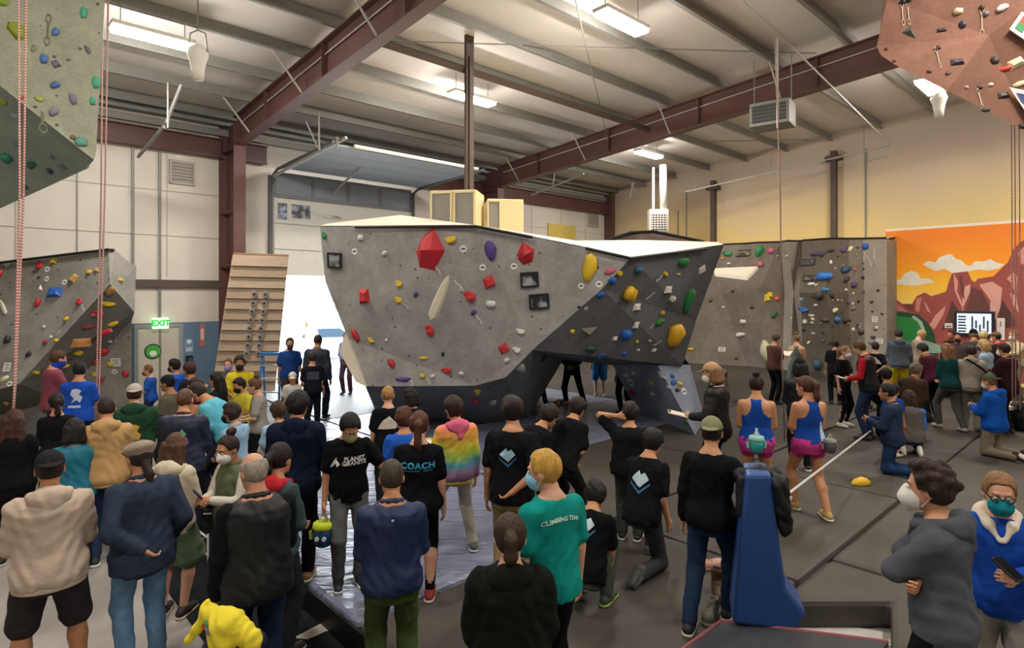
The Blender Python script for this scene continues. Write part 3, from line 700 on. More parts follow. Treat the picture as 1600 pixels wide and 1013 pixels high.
HB = [(564, 372, 12, 10, 'blob', WHT), (554, 393, 10, 10, 'tag', WHT), (601, 396, 9, 8, 'blob2', WHT), (705, 375, 19, 13, 'jug', YEL, 15), (724, 389, 11, 11, 'tag', WHT), (766, 391, 18, 30, 'blob2', PUR, 25), (754, 418, 10, 10, 'tag', WHT),
      (764, 441, 18, 18, 'wedge', RED, 20), (735, 463, 19, 16, 'jug', RED), (767, 475, 18, 12, 'blob', WHT), (740, 488, 9, 9, 'blob2', PUR), (749, 499, 9, 14, 'sling', WHT, 30), (685, 422, 10, 16, 'sling', WHT, 30), (717, 445, 12, 18, 'sling', WHT, 40),
      (569, 463, 18, 23, 'wedge', RED), (624, 444, 12, 11, 'jug', YEL), (623, 469, 12, 10, 'jug', YEL), (633, 477, 8, 14, 'sling', WHT, 50), (650, 460, 8, 9, 'blob2', PUR), (672, 516, 14, 19, 'jug', RED), (556, 524, 11, 23, 'blob', RED, 25), (549, 536, 7, 9, 'sling', WHT),
      (580, 532, 12, 7, 'jug', YEL, -20), (604, 532, 5, 5, 'blob', WHT), (612, 568, 10, 18, 'blob', RED, 40), (662, 560, 14, 6, 'crimp', YEL), (692, 553, 6, 7, 'blob', BLK), (698, 579, 16, 9, 'jug', RED, 8), (660, 588, 10, 8, 'blob', YEL), (676, 588, 7, 6, 'blob2', WHT),
      (669, 595, 8, 10, 'sling', WHT, 30), (721, 584, 9, 7, 'blob', WHT), (629, 593, 25, 8, 'crimp', PUR), (644, 598, 8, 9, 'sling', WHT), (787, 545, 16, 14, 'wedge', RED, 30), (791, 563, 9, 8, 'blob2', WHT), (821, 396, 29, 33, 'diamond', RED, 30), (803, 416, 10, 10, 'tag', WHT),
      (813, 518, 14, 9, 'jug', WHT), (807, 547, 13, 10, 'jug', WHT), (813, 574, 10, 17, 'drop', '#8f8f8c'), (921, 418, 22, 42, 'blob2', '#d4b418'), (908, 447, 9, 9, 'tag', WHT), (936, 444, 10, 10, 'tag', WHT), (953, 424, 18, 10, 'blob', PNK, 20), (968, 427, 10, 8, 'jug', YEL),
      (957, 438, 13, 11, 'blob', BLU), (938, 460, 13, 8, 'blob2', BLU), (998, 422, 14, 11, 'blob', '#2a5f80'), (1067, 409, 21, 14, 'blob', GRN), (1097, 421, 12, 10, 'wedge', WHT, 30), (1040, 428, 8, 7, 'jug', YEL), (1060, 429, 8, 4, 'crimp', YEL), (1030, 435, 8, 12, 'sling', WHT, -50),
      (983, 460, 25, 28, 'drop', '#d3a41c', 180), (1044, 453, 13, 11, 'wedge', WHT), (1050, 467, 11, 10, 'blob', WHT), (1016, 462, 7, 14, 'sling', WHT, -45), (995, 480, 13, 11, 'wedge', WHT), (1075, 469, 15, 36, 'blob2', GRN, 12), (1035, 489, 8, 7, 'blob', YEL), (1030, 503, 14, 11, 'blob2', '#2b6e38'),
      (994, 508, 9, 10, 'wedge', WHT), (978, 522, 19, 17, 'blob', BLU), (1052, 525, 36, 34, 'drop', '#d6a41a', 120), (894, 518, 8, 7, 'blob', YEL), (918, 521, 25, 19, 'tri', '#6d675b'), (961, 529, 8, 6, 'wedge', WHT), (1019, 509, 6, 10, 'sling', WHT, -40), (1027, 536, 8, 12, 'sling', WHT, -50),
      (995, 534, 6, 5, 'blob', YEL), (1015, 533, 7, 5, 'blob', '#8e8f8c'), (1022, 547, 8, 5, 'wedge', WHT), (997, 547, 6, 4, 'blob', WHT), (924, 545, 20, 10, 'blob', '#24443a'), (940, 556, 18, 10, 'blob2', '#1f3e6b'), (975, 552, 10, 6, 'blob', BLU), (848, 560, 10, 8, 'blob2', '#39393a'), (905, 480, 7, 5, 'blob', '#33353a'), (916, 482, 6, 5, 'tag', WHT),
      (640, 640, 26, 8, 'crimp', '#8d8b86'), (715, 621, 14, 12, 'blob', '#7a6a22'), (746, 611, 10, 8, 'jug', YEL), (742, 625, 14, 9, 'blob', '#8a1f2c'), (770, 628, 12, 10, 'blob', '#8d8b86'), (700, 650, 8, 7, 'blob', WHT), (738, 640, 7, 6, 'blob2', BLU)]
for h in HB: put(bo, bbv, *h)
for sx, sy in ((503, 368), (500, 412), (498, 408)):
    put(bo, bbv, sx + 4, sy, 8, 12, 'jug', GRN if sy < 400 else '#c94f42')
# pale cream blade
bl_ = put(bo, bbv, 687, 466, 15, 76, 'blade', '#d5cfb4', -30, 'climbing_hold', .10); bl_['label'] = 'long cream blade hold'
# cream wedge low on the left edge
MB().prism([at(540, 521, 11.16), at(572, 604, 10.96), at(556, 597, 11.0), at(530, 548, 11.15)], (.12, .25, 0)).build('side_panel', lid, bo)
# framed photos screwed to the boulder
def wall_pic(bvh, x, y, w, h, label, roll=0, **k):
    loc, nrm, fi, dist = bvh.ray_cast(Vector((0, 0, CAMH)), ray(x, y).normalized())
    if nrm.dot(ray(x, y)) > 0: nrm = -nrm
    xd = Vector((0, 0, 1)).cross(nrm).normalized()
    xd = Matrix.Rotation(R(roll), 3, nrm) @ xd
    return picture(loc + nrm * .01, xd, (0, 0, 1), w * loc.y / F / max(.5, abs(xd.x)), h * loc.y / F, nrm, label, **k)
wall_pic(bbv, 524, 407, 25, 24, 'black framed photo at the left edge of the grey boulder', -4)
wall_pic(bbv, 827, 437, 28, 24, 'black framed photo on the boulder below the red faceted hold, upper of two', 4)
wall_pic(bbv, 842, 471, 31, 24, 'black framed photo on the boulder, lower of two near the centre', 4)
# cabinets standing on the boulder
def cabinet(x0, x1, y0, y1, Y, label, ang, panels):
    w = (x1 - x0) * Y / F; hgt = (y1 - y0) * Y / F + .12; p = at((x0 + x1) / 2, y1, Y); p.z -= .12
    M = Matrix.Rotation(ang, 3, 'Z'); e = empty_w('air_filter_cabinet', p); tag(e, label, 'cabinet')
    d = .7 if panels != 'side' else .9
    w2 = w * .92
    q = MB(); q.box(p + Vector((0, d / 2, hgt / 2)), (w2, d, hgt), M); q.build('cabinet_body', mat('cream cabinet paint', '#d9c896', .5), e, bevel=.015)
    f = M @ Vector((0, -1, 0)); xx = M @ Vector((1, 0, 0)); fc = p + Vector((0, d / 2, 0)) + f * (d / 2)
    np_ = 2 if panels != 'side' else 1
    for i in range(np_):
        cx = (-.5 + (i + .5) / np_) * w2 if panels != 'side' else -w2 * .32
        ww = w2 / np_ * .8 if panels != 'side' else w2 * .3
        q = MB(); q.box(fc + xx * cx + f * .006 + Vector((0, 0, hgt * .5)), (ww, .012, hgt * .84), M); q.build('mesh_panel', mat('grey mesh', '#8b887e' if panels != 'side' else '#4a4742', .7, bump=.6, bscale=160), e)
        q = MB()
        for sx in (-1, 1): q.box(fc + xx * (cx + sx * (ww / 2 + .012)) + f * .015 + Vector((0, 0, hgt * .5)), (.03, .03, hgt * .9), M)
        for sz in (.06, .94): q.box(fc + xx * cx + f * .015 + Vector((0, 0, hgt * sz)), (ww + .05, .03, .03), M)
        q.build('panel_frame', MATS['cream cabinet paint'], e)
cabinet(672, 753, 297, 352, 11.4, 'cream cabinet with two grey mesh panels on top of boulder', R(-10), 'front')
cabinet(754, 816, 311, 362, 11.8, 'cream cabinet with one dark mesh side beside the two panel cabinet', R(8), 'side')

# --- left boulder wall
lw = empty_w('boulder_wall', (-9.5, 11.5, 0)); tag(lw, 'grey climbing wall at the left with dark overhang, beside the exit door', 'climbing wall')
V = dict(a=at(-120, 425, 11.6), b=at(170, 391, 11.4), b2=at(181, 392, 11.5), c=at(213, 420, 11.9), d=at(210, 488, 11.6), e=at(172, 444, 11.1), f=at(30, 600, 10.8), f2=at(-120, 640, 10.9), g=at(206, 500, 12.0), h=at(95, 625, 11.8), h2=at(-120, 680, 11.8),
         k0=Vector((-7.9, 12.4, 0)), k1=Vector((-9.4, 12.0, 0)), k2=Vector((-12, 12.0, 0)), cb=at(213, 416, 13.8), kb=Vector((-9.2, 14.0, 0)), ab=at(-120, 420, 13.6), gb=at(205, 505, 13.8))
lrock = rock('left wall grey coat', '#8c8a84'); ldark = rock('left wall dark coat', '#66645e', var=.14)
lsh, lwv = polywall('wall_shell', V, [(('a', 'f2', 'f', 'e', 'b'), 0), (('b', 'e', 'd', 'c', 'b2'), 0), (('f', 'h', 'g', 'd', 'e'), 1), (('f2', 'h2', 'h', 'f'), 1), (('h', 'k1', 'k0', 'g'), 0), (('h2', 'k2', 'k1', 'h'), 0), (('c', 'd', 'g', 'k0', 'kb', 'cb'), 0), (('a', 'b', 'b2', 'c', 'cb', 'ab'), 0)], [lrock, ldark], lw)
edge_strip(lw, [at(-60, 418, 11.5), at(170, 390, 11.36), at(178, 391, 11.45)])
HL = [(62, 415, 11, 13, 'jug', RED), (83, 408, 12, 9, 'wedge', YEL), (74, 421, 8, 8, 'tag', WHT), (61, 433, 5, 5, 'blob', '#7a2a30'), (73, 436, 7, 8, 'tag', WHT), (101, 441, 8, 8, 'tag', WHT), (63, 450, 9, 10, 'tri', WHT, 180), (115, 435, 12, 14, 'wedge', TAN, -30), (139, 425, 10, 8, 'jug', YEL),
      (151, 422, 11, 8, 'wedge', TAN), (85, 457, 25, 16, 'wedge', BLU), (59, 473, 10, 15, 'blob', RED), (124, 472, 12, 11, 'jug', RED), (130, 481, 5, 12, 'sling', WHT, 35), (5, 480, 6, 26, 'blade', '#c5bfae', 35), (1, 427, 9, 12, 'blob', '#b5352f'), (11, 413, 7, 6, 'tag', WHT), (104, 498, 9, 8, 'jug', YEL),
      (188, 438, 5, 7, 'blob', '#b59a3a'), (172, 455, 8, 15, 'blob2', '#8d6a3a'), (169, 475, 14, 7, 'jug', YEL), (154, 490, 11, 9, 'jug', RED), (147, 492, 6, 5, 'blob', '#a3656a'), (177, 506, 11, 7, 'blob', YEL, 25), (138, 511, 12, 6, 'crimp', '#8c2c33'), (163, 518, 9, 10, 'blob2', RED), (127, 536, 18, 14, 'wedge', '#b5813f'),
      (161, 549, 9, 11, 'blob', RED), (88, 532, 10, 6, 'jug', YEL), (80, 527, 6, 5, 'blob', WHT), (92, 520, 5, 10, 'sling', WHT, -35), (69, 511, 6, 5, 'blob', WHT), (71, 535, 8, 9, 'blob', '#8a2c33'), (12, 531, 12, 13, 'blob', BLK), (45, 554, 9, 9, 'blob2', BLK), (57, 582, 6, 5, 'jug', YEL), (10, 630, 6, 5, 'jug', YEL), (25, 562, 7, 7, 'blob', '#7a2a30'),
      (196, 584, 9, 11, 'blob', RED), (207, 585, 7, 12, 'blob2', RED), (148, 566, 8, 10, 'blob', '#8a2c33'), (172, 569, 9, 8, 'jug', YEL), (121, 551, 8, 7, 'jug', YEL), (147, 585, 7, 7, 'jug', YEL), (157, 594, 9, 8, 'blob', RED), (179, 581, 7, 7, 'tag', WHT), (172, 534, 3, 3, 'blob', WHT), (181, 533, 3, 3, 'blob', WHT), (100, 572, 8, 6, 'blob', YEL), (8, 592, 16, 8, 'blob', CRM, 30), (15, 600, 8, 8, 'tag', WHT), (20, 645, 6, 6, 'blob', BLK)]
for h in HL: put(lw, lwv, *h)
def sheet(bvh, x, y, w, h, label, col='#cfcdc6'):
    loc, nrm, fi, dist = bvh.ray_cast(Vector((0, 0, CAMH)), ray(x, y).normalized())
    if nrm.dot(ray(x, y)) > 0: nrm = -nrm
    xd = Vector((0, 0, 1)).cross(nrm).normalized(); zd = nrm.cross(xd).normalized()
    c = loc + nrm * .012; hw, hh = w * loc.y / F / 2 / max(.5, abs(xd.x)), h * loc.y / F / 2
    o = MB().prism([c + xd * a + zd * b_ for a, b_ in ((-hw, -hh), (hw, -hh), (hw, hh), (-hw, hh))], nrm * .004).build('paper_sign', mat('paper ' + col, col, .8)); tag(o, label, 'sign')
    for k, ww in enumerate((.7, .5, .7)):
        zc = hh * (.55 - .5 * k)
        MB().prism([c + nrm * .004 + xd * a * ww + zd * (zc + b_) for a, b_ in ((-hw, -hh * .1), (hw, -hh * .1), (hw, hh * .1), (-hw, hh * .1))], nrm * .001).build('print_line', mat('grey print', '#6d6d6d', .8), o)
sheet(lwv, 181, 566, 12, 13, 'white paper sign low on the left grey climbing wall near the door')
sheet(lwv, 12, 574, 12, 14, 'white paper sign at the far left edge of the grey climbing wall')

# --- back boulder wall in front of the right wall
tanrock = rock('brown grey wall coat', '#7c7266', var=.18); tanlight = rock('pale lit brown coat', '#988e80', var=.14); tandark = rock('dark brown wall coat', '#665c51', var=.15)
bw = empty_w('boulder_wall', B(1.5, 8.5, 0)); tag(bw, 'long brown grey climbing wall with holds beside the mountain mural', 'climbing wall')
def tpx(x, s): return on_right(x, 400, s)[0]
cols = [(1040, 2.2, 2.0, 2.6), (1098, 1.6, 1.5, 1.9), (1130, 1.3, 1.3, 1.6), (1168, 1.3, 1.5, 1.2), (1190, 1.5, 1.5, 1.3), (1222, 1.3, 1.0, 1.2), (1240, 1.7, 1.2, 1.5), (1252, 1.3, 1.2, 1.1), (1262, 1.6, 1.9, 1.2), (1310, 1.9, 2.3, 1.4), (1332, 1.5, 1.6, 1.2), (1350, 1.3, 1.2, 1.1), (1384, 1.1, 1.1, 1.1)]
V = {}; fc = []
for i, (x, s0, s1, s2) in enumerate(cols):
    t = tpx(x, 1.2)
    z1 = 4.72 - .022 * max(0, t - 5)
    V['t%d' % i] = B(s0, t, z1); V['m%d' % i] = B(s1, t, 2.9); V['l%d' % i] = B(s2, t, .25)
ml = [0, 0, 0, 0, 0, 1, 1, 2, 2, 2, 0, 1]  # the prism's lit faces have their brightness in the paler coat
for i in range(len(cols) - 1):
    fc += [(('t%d' % i, 't%d' % (i + 1), 'm%d' % (i + 1), 'm%d' % i), ml[i]), (('m%d' % i, 'm%d' % (i + 1), 'l%d' % (i + 1), 'l%d' % i), ml[i])]
i = len(cols) - 1; tE = tpx(cols[-1][0], 1.2)
V['e1'] = B(.05, tE, 4.55); V['e0'] = B(.05, tE, .25); fc.append((('t%d' % i, 'e1', 'e0', 'l%d' % i, 'm%d' % i), 1))
bsh, bwv = polywall('wall_shell', V, fc, [tanrock, tanlight, tandark], bw)
tp = [V['t%d' % i] + Vector((0, 0, .0)) for i in range(len(cols))]
q = MB(); bk = [B(.05, tpx(c[0], 1.2), 4.72) for c in cols]
q.add(tp + bk, [(i, i + 1, len(cols) + i + 1, len(cols) + i) for i in range(len(cols) - 1)]); q.build('lid', lid, bw)
MB().tube([p + Vector((0, 0, .02)) for p in tp], .03, 5).build('edge_strip', strip, bw)
# roofed block behind the boulder
q = MB(); q.add([at(945, 377, 17), at(985, 364, 17.5), at(1020, 362, 18), at(1100, 378, 18), at(945, 385, 17), at(1100, 385, 18)], [(0, 1, 2, 3, 5, 4)]); q.prism([at(945, 377, 17), at(985, 364, 17.5), at(1020, 362, 18), at(1100, 378, 18), at(1100, 400, 18), at(945, 400, 17)], (0, 1.5, 0)); q.build('roof_block', rock('pinkish roof coat', '#6d5f56', dots=False), bw)
edge_strip(bw, [at(945, 377, 16.9), at(985, 364, 17.4), at(1020, 362, 17.9), at(1100, 378, 17.9)], .05)
# cream plywood ledge
q = MB(); q.prism([at(1112, 424, 20.5), at(1185, 421, 19.6), at(1168, 438, 18.9), at(1118, 432, 19.6)], (0, .05, .10)); q.build('ledge', mat('cream ledge', '#cfc8b4', .7), bw)
HR = [(1137, 396, 11, 8, 'jug', GRN), (1186, 392, 10, 18, 'blob2', GRN), (1188, 413, 7, 8, 'blob', PNK), (1178, 417, 6, 4, 'blob', RED), (1139, 412, 5, 4, 'blob', WHT), (1129, 404, 5, 4, 'blob', TAN), (1199, 466, 9, 12, 'wedge', YEL), (1161, 503, 7, 8, 'blob', WHT), (1157, 523, 9, 7, 'blob2', WHT), (1156, 501, 3, 3, 'blob', BLK), (1079, 546, 9, 5, 'crimp', YEL), (1080, 579, 10, 8, 'jug', YEL),
      (1205, 392, 8, 9, 'blob', PNK), (1352, 385, 9, 10, 'blob', BLU), (1280, 397, 16, 6, 'crimp', '#38304a'), (1298, 392, 14, 5, 'crimp', '#2f2b30'), (1318, 392, 10, 6, 'blob', PUR), (1328, 389, 9, 7, 'blob2', CRM, 30), (1289, 432, 16, 13, 'blob', '#2468b4'), (1321, 421, 15, 11, 'blob2', '#2a4a63'), (1334, 445, 11, 9, 'blob', '#54406a'), (1290, 453, 8, 7, 'blob', '#2f6f8f'),
      (1256, 484, 9, 8, 'jug', BLU), (1253, 470, 6, 10, 'tri', '#6f7f93'), (1308, 499, 11, 9, 'blob', '#2b7ab8'), (1304, 485, 8, 8, 'blob2', CRM), (1214, 467, 8, 7, 'blob', ORG), (1203, 461, 8, 9, 'wedge', YEL), (1209, 492, 11, 9, 'blob2', '#2b5a34', 25), (1268, 444, 7, 5, 'blob', WHT), (1280, 463, 8, 12, 'blob', '#3b332b', 30), (1300, 462, 10, 6, 'blob', '#352e28', -30),
      (1322, 437, 7, 12, 'blob2', '#2f2a28', -30), (1348, 434, 5, 6, 'blob', '#2f2a28'), (1336, 421, 6, 4, 'blob', PNK), (1322, 453, 5, 4, 'blob', WHT), (1341, 471, 4, 5, 'blob', BLK), (1333, 482, 8, 6, 'blob2', '#7b7064'), (1362, 472, 4, 4, 'blob', BLK), (1372, 454, 4, 4, 'blob', BLK), (1363, 487, 3, 3, 'blob', BLK), (1290, 500, 9, 7, 'blob', '#463c36'), (1322, 501, 12, 7, 'blob2', '#37302c'), (1340, 506, 7, 7, 'blob', '#6b5d50'),
      (1333, 515, 5, 6, 'blob', CRM), (1345, 519, 8, 8, 'blob', '#3e2f2a'), (1275, 477, 4, 4, 'blob', WHT), (1309, 469, 3, 3, 'blob', WHT), (1268, 493, 6, 4, 'blob', WHT), (1258, 503, 4, 8, 'blob', WHT, -30), (1237, 497, 3, 3, 'blob', WHT), (1271, 521, 4, 3, 'blob', WHT), (1298, 410, 5, 7, 'blob', CRM), (1364, 527, 6, 5, 'blob', '#3e2f2a'), (1370, 512, 4, 6, 'blob', CRM), (1256, 516, 4, 4, 'blob', BLK), (1230, 400, 4, 4, 'blob', WHT), (1215, 400, 3, 3, 'blob', WHT), (1278, 570, 8, 16, 'blob', '#2f4f58'), (1281, 583, 5, 4, 'blob', '#5a3028'),
      (1358, 407, 4, 16, 'sling', '#3a3430', 20), (1350, 395, 4, 18, 'sling', '#3a3430'), (1366, 395, 4, 16, 'sling', '#3a3430'), (1110, 470, 5, 4, 'blob', '#4a4238'), (1145, 455, 4, 4, 'blob', '#4a4238'), (1130, 480, 4, 4, 'blob', WHT), (1175, 480, 5, 5, 'blob', '#4a4238'), (1150, 560, 6, 5, 'blob', '#4a4238')]
for h in HR: put(bw, bwv, *h)
for k in range(40):
    put(bw, bwv, rnd.uniform(1262, 1380), rnd.uniform(385, 540), rnd.uniform(2.5, 5), rnd.uniform(2.5, 5), rnd.choice(['blob', 'blob2', 'wedge']), rnd.choice(['#3b332b', '#2f2a28', '#7b7064', CRM, '#54406a', '#5a3028']), rnd.uniform(-40, 40))
cv = put(bw, bwv, 1198, 547, 16, 40, 'drop', '#c9bf96', 0, 'climbing_volume', .3); cv['label'] = 'cream teardrop volume'
wall_pic(bwv, 1162, 396, 14, 10, 'small dark framed picture near the top of the brown wall, leftmost', img=('#3a3428', '#8c8064'))
wall_pic(bwv, 1261, 410, 14, 10, 'small dark framed picture on the brown wall, upper of two', img=('#2a2420', '#6c6054'))
wall_pic(bwv, 1267, 435, 14, 9, 'small dark framed picture on the brown wall, lower of two by blue hold', img=('#2a2420', '#6c6054'))
sheet(bwv, 1128, 546, 10, 7, 'small white paper on the brown wall above the tan cap')
sheet(bwv, 1367, 499, 6, 9, 'small white paper near the right end of the brown climbing wall')
sheet(bwv, 1342, 509, 6, 8, 'small pale paper on the brown wall left of the right end')
sheet(bwv, 1375, 533, 6, 8, 'small white paper low at the right end of brown wall')

# --- green rope wall, upper left
gw = empty_w('rope_climbing_wall', at(60, 300, 8.2)); tag(gw, 'pale green overhanging rope climbing wall hanging in the upper left corner', 'climbing wall')
grock = rock('pale green wall coat', '#a3a791', dots=True, var=.14); gdark = rock('dark green grey wall coat', '#99a69c', dots=False, var=.14)
V = dict(a=at(-260, -120, 8.0), b=at(166, -120, 8.2), c=at(164, 0, 8.2), d=at(150, 238, 8.1), e=at(147, 250, 8.05), f=at(0, 134, 7.6), f2=at(-260, -50, 7.2), g=at(136, 262, 8.6), h=at(0, 326, 9.2), h2=at(-260, 420, 10.0), bb=at(166, -120, 9.6), eb=at(150, 245, 9.4), gb=at(140, 262, 9.3), hb=at(0, 326, 9.9))
gs, gv = polywall('wall_shell', V, [(('a', 'f2', 'f', 'e', 'd', 'c', 'b'), 0), (('f2', 'h2', 'h', 'f'), 1), (('f', 'h', 'g', 'e'), 1), (('b', 'c', 'd', 'e', 'g', 'gb', 'bb'), 0), (('g', 'h', 'hb', 'gb'), 1)], [grock, gdark], gw)
HG = [(28, 48, 20, 33, 'jug', '#8f9a2a', 20), (6, 4, 14, 14, 'jug', '#86a03a'), (131, 20, 10, 20, 'blob', '#4aa88a'), (87, 50, 10, 15, 'blob', '#4d78b0', -15), (53, 76, 7, 12, 'blob2', '#77776c'), (69, 92, 10, 16, 'blob', '#4d78b0'), (87, 100, 9, 12, 'wedge', '#6b6478', 30), (137, 78, 6, 15, 'blob', '#6b6470', 25), (107, 93, 6, 5, 'blob', '#77776c'), (150, 129, 10, 20, 'blob', '#45a584'),
      (86, 133, 11, 11, 'blob2', '#4668a0'), (114, 155, 9, 18, 'blob', '#77718a', 15), (61, 155, 10, 8, 'jug', '#9aa53a'), (145, 158, 8, 13, 'blob', '#4aa88a'), (84, 174, 11, 15, 'blob2', '#8c8390'), (127, 223, 13, 15, 'blob', '#5f9a88'), (114, 215, 6, 8, 'blob', '#7a5a50'), (10, 246, 19, 12, 'blob', '#2f7a64', 15), (49, 257, 14, 9, 'blob2', '#2f6a54'), (78, 244, 12, 8, 'wedge', '#7e8480'), (97, 261, 14, 8, 'wedge', '#767c80', 10), (78, 267, 10, 7, 'blob', '#2f4a70'),
      (26, 181, 13, 8, 'blob', '#9b9aa0', 15), (27, 226, 10, 7, 'blob', '#787480'), (4, 158, 12, 10, 'jug', '#8a9a30'), (33, 152, 6, 9, 'blob', '#b05a50'), (41, 292, 6, 7, 'blob', '#2f6a54'), (55, 167, 5, 4, 'blob', '#5a5a54')]
for h in HG: put(gw, gv, *h)
for x, y, l in ((75, 47, 50), (66, 181, 56)): put(gw, gv, x, y, l * .45, l, 'draw', '#6a6a50', 0, 'quickdraw', .12)
# --- red rope wall, upper right
rw = empty_w('rope_climbing_wall', at(1500, 150, 8.4)); tag(rw, 'reddish brown overhanging rope climbing wall in the upper right corner', 'climbing wall')
rrock = rock('red brown wall coat', '#835f50', dots=False, var=.16); rdark = rock('deep red brown wall coat', '#735343', dots=False, var=.16)
V = dict(a=at(1392, -120, 8.6), b=at(1386, 0, 8.6), c=at(1370, 72, 8.5), d=at(1376, 86, 8.4), e=at(1398, 101, 8.2), f=at(1480, 142, 7.9), g=at(1610, 208, 7.5), h=at(1800, 300, 7.0), k=at(1800, -120, 7.4), m=at(1545, 55, 8.1), cb=at(1372, 78, 10.2), ab=at(1392, -120, 10.2), fb=at(1480, 132, 10), gb=at(1610, 190, 9.8), hb=at(1800, 280, 9.5))
rs, rv = polywall('wall_shell', V, [(('a', 'b', 'c', 'd', 'e', 'f', 'm'), 0), (('f', 'g', 'm'), 1), (('g', 'h', 'k', 'm'), 1), (('k', 'a', 'm'), 0), (('a', 'ab', 'cb', 'c', 'b'), 0), (('d', 'c', 'cb', 'fb', 'f', 'e'), 1), (('f', 'fb', 'gb', 'g'), 1), (('g', 'gb', 'hb', 'h'), 1)], [rrock, rdark], rw)
HW = [(1497, 18, 13, 11, 'blob', CRM), (1565, 13, 14, 11, 'blob2', WHT), (1423, 53, 16, 22, 'tri', '#4a5048', 30), (1471, 47, 13, 7, 'wedge', BLK), (1504, 39, 10, 12, 'blob', '#3a3648'), (1495, 97, 19, 12, 'wedge', '#3a3642'), (1554, 95, 12, 13, 'blob', '#38352e'), (1587, 99, 16, 16, 'wedge', CRM, 20), (1571, 108, 23, 8, 'blob', '#c0402a', 8), (1593, 132, 15, 9, 'blob2', CRM), (1548, 133, 9, 6, 'blob', '#c8b8b0'), (1567, 149, 16, 11, 'wedge', '#2f2c28'), (1540, 172, 13, 8, 'blob', '#3a3a2e'),
      (1510, 137, 6, 6, 'blob', '#b89888'), (1452, 112, 8, 6, 'blob', '#5a3a34'), (1481, 115, 8, 6, 'blob2', '#5a3a34'), (1596, 198, 9, 8, 'blob', '#26241e'), (1540, 22, 9, 9, 'blob', '#6a6670', 30), (1411, 3, 8, 8, 'blob', BLK), (1420, 0, 8, 8, 'blob', BLK), (1385, 77, 6, 5, 'blob', '#5a3a34'), (1397, 96, 6, 5, 'blob', '#5a3a34'), (1465, 76, 9, 7, 'blob', '#3a2a24'), (1531, 137, 8, 6, 'blob', '#3a2a24'), (1534, 12, 7, 8, 'blob', '#3a2a24')]
for h in HW: put(rw, rv, *h)
for x, y, l in ((1534, 34, 48), (1465, 90, 36), (1531, 155, 36), (1410, 22, 40), (1419, 22, 36)): put(rw, rv, x, y, l * .35, l, 'draw', '#b09a84', 0, 'quickdraw', .08)
def banner(pts, label, cols_):
    loc = []
    for x, y in pts:
        l_, nrm, fi, dist = rv.ray_cast(Vector((0, 0, CAMH)), ray(x, y).normalized()); loc.append(l_ - ray(x, y).normalized() * .06)
    nn = (loc[1] - loc[0]).cross(loc[2] - loc[0]).normalized()
    if nn.y > 0: nn = -nn
    o = MB().prism(loc, nn * .02).build('wall_banner', mat('white banner', '#d9d5cc', .7)); tag(o, label, 'sign')
    c = sum(loc, Vector()) / len(loc)
    for k, cc in enumerate(cols_):
        sub = [c + (p - c) * .35 + (loc[k % len(loc)] - c) * .35 + nn * .022 for p in loc]
        MB().prism(sub, nn * .003).build('print', mat('banner print ' + cc, cc, .7), o)
banner([(1577, 47), (1596, 20), (1640, 30), (1610, 70)], 'white banner with red and green print high on the red wall, upper one', ['#2f7a4c', '#c0402a'])
banner([(1577, 137), (1640, 150), (1640, 210), (1604, 178)], 'white triangular banner with blue print on red wall, lower one', ['#2a3a7a', '#c0502a'])

# ---------------------------------------------------------------- ropes
rope_m = mat('red and white rope', '#b5564e', .8)
nt = rope_m.node_tree; n = nt.nodes; tc = n.new('ShaderNodeTexCoord'); wv = n.new('ShaderNodeTexWave'); wv.inputs['Scale'].default_value = 9; wv.bands_direction = 'Z'
rp = n.new('ShaderNodeValToRGB'); rp.color_ramp.elements[0].color = (*lin('#a8605a'), 1); rp.color_ramp.elements[1].color = (*lin('#cfb4ac'), 1); rp.color_ramp.elements[0].position = .35; rp.color_ramp.elements[1].position = .6
nt.links.new(tc.outputs['Object'], wv.inputs['Vector']); nt.links.new(wv.outputs['Color'], rp.inputs[0]); nt.links.new(rp.outputs[0], n['Principled BSDF'].inputs['Base Color'])
def rope(pts, label, r=.012, m=None):
    q = MB(); q.tube(pts, r, 6); o = q.build('rope', m or rope_m, None, True); tag(o, label, 'rope'); return o
rope([at(29, -60, 6.9), at(31, 300, 6.8), at(22, 620, 6.7), at(19, 655, 6.7)], 'red and white climbing rope hanging at the far left, left strand above the knot', .011)
rope([at(42, -60, 7.0), at(37, 300, 6.9), at(24, 600, 6.75), at(20, 655, 6.7), at(22, 740, 6.7)], 'red and white climbing rope hanging at the far left, right strand', .011)
rope([at(19, 655, 6.68), at(10, 700, 6.68), at(12, 712, 6.68), at(18, 700, 6.68), at(19, 657, 6.68)], 'looped tail of red rope tied at the far left', .011)
rope([at(161, -60, 9.0), at(158, 300, 9.0), at(151, 600, 9.0), at(150, 660, 9.0)], 'red and white rope hanging beside the green wall edge, left strand', .011)
rope([at(170, -60, 9.0), at(164, 300, 9.0), at(155, 600, 9.0), at(153, 660, 9.0)], 'red and white rope hanging beside the green wall edge, right strand', .011)
thin = mat('grey pink cord', '#8a6f68', .8)
rope([at(1211, 58, 10.5), at(1219, 300, 10.5), at(1222, 560, 10.5), at(1226, 690, 10.5)], 'thin pinkish rope hanging alone from the roof near centre right', .011, thin)
for k, x in enumerate((1580, 1585, 1592)):
    rope([at(x, 196, 9.0), at(x + 1, 300, 9.0), at(x + 2, 640, 9.0)], 'thin red rope below the red wall, %s of three strands' % ('leftmost', 'middle', 'rightmost')[k], .008)

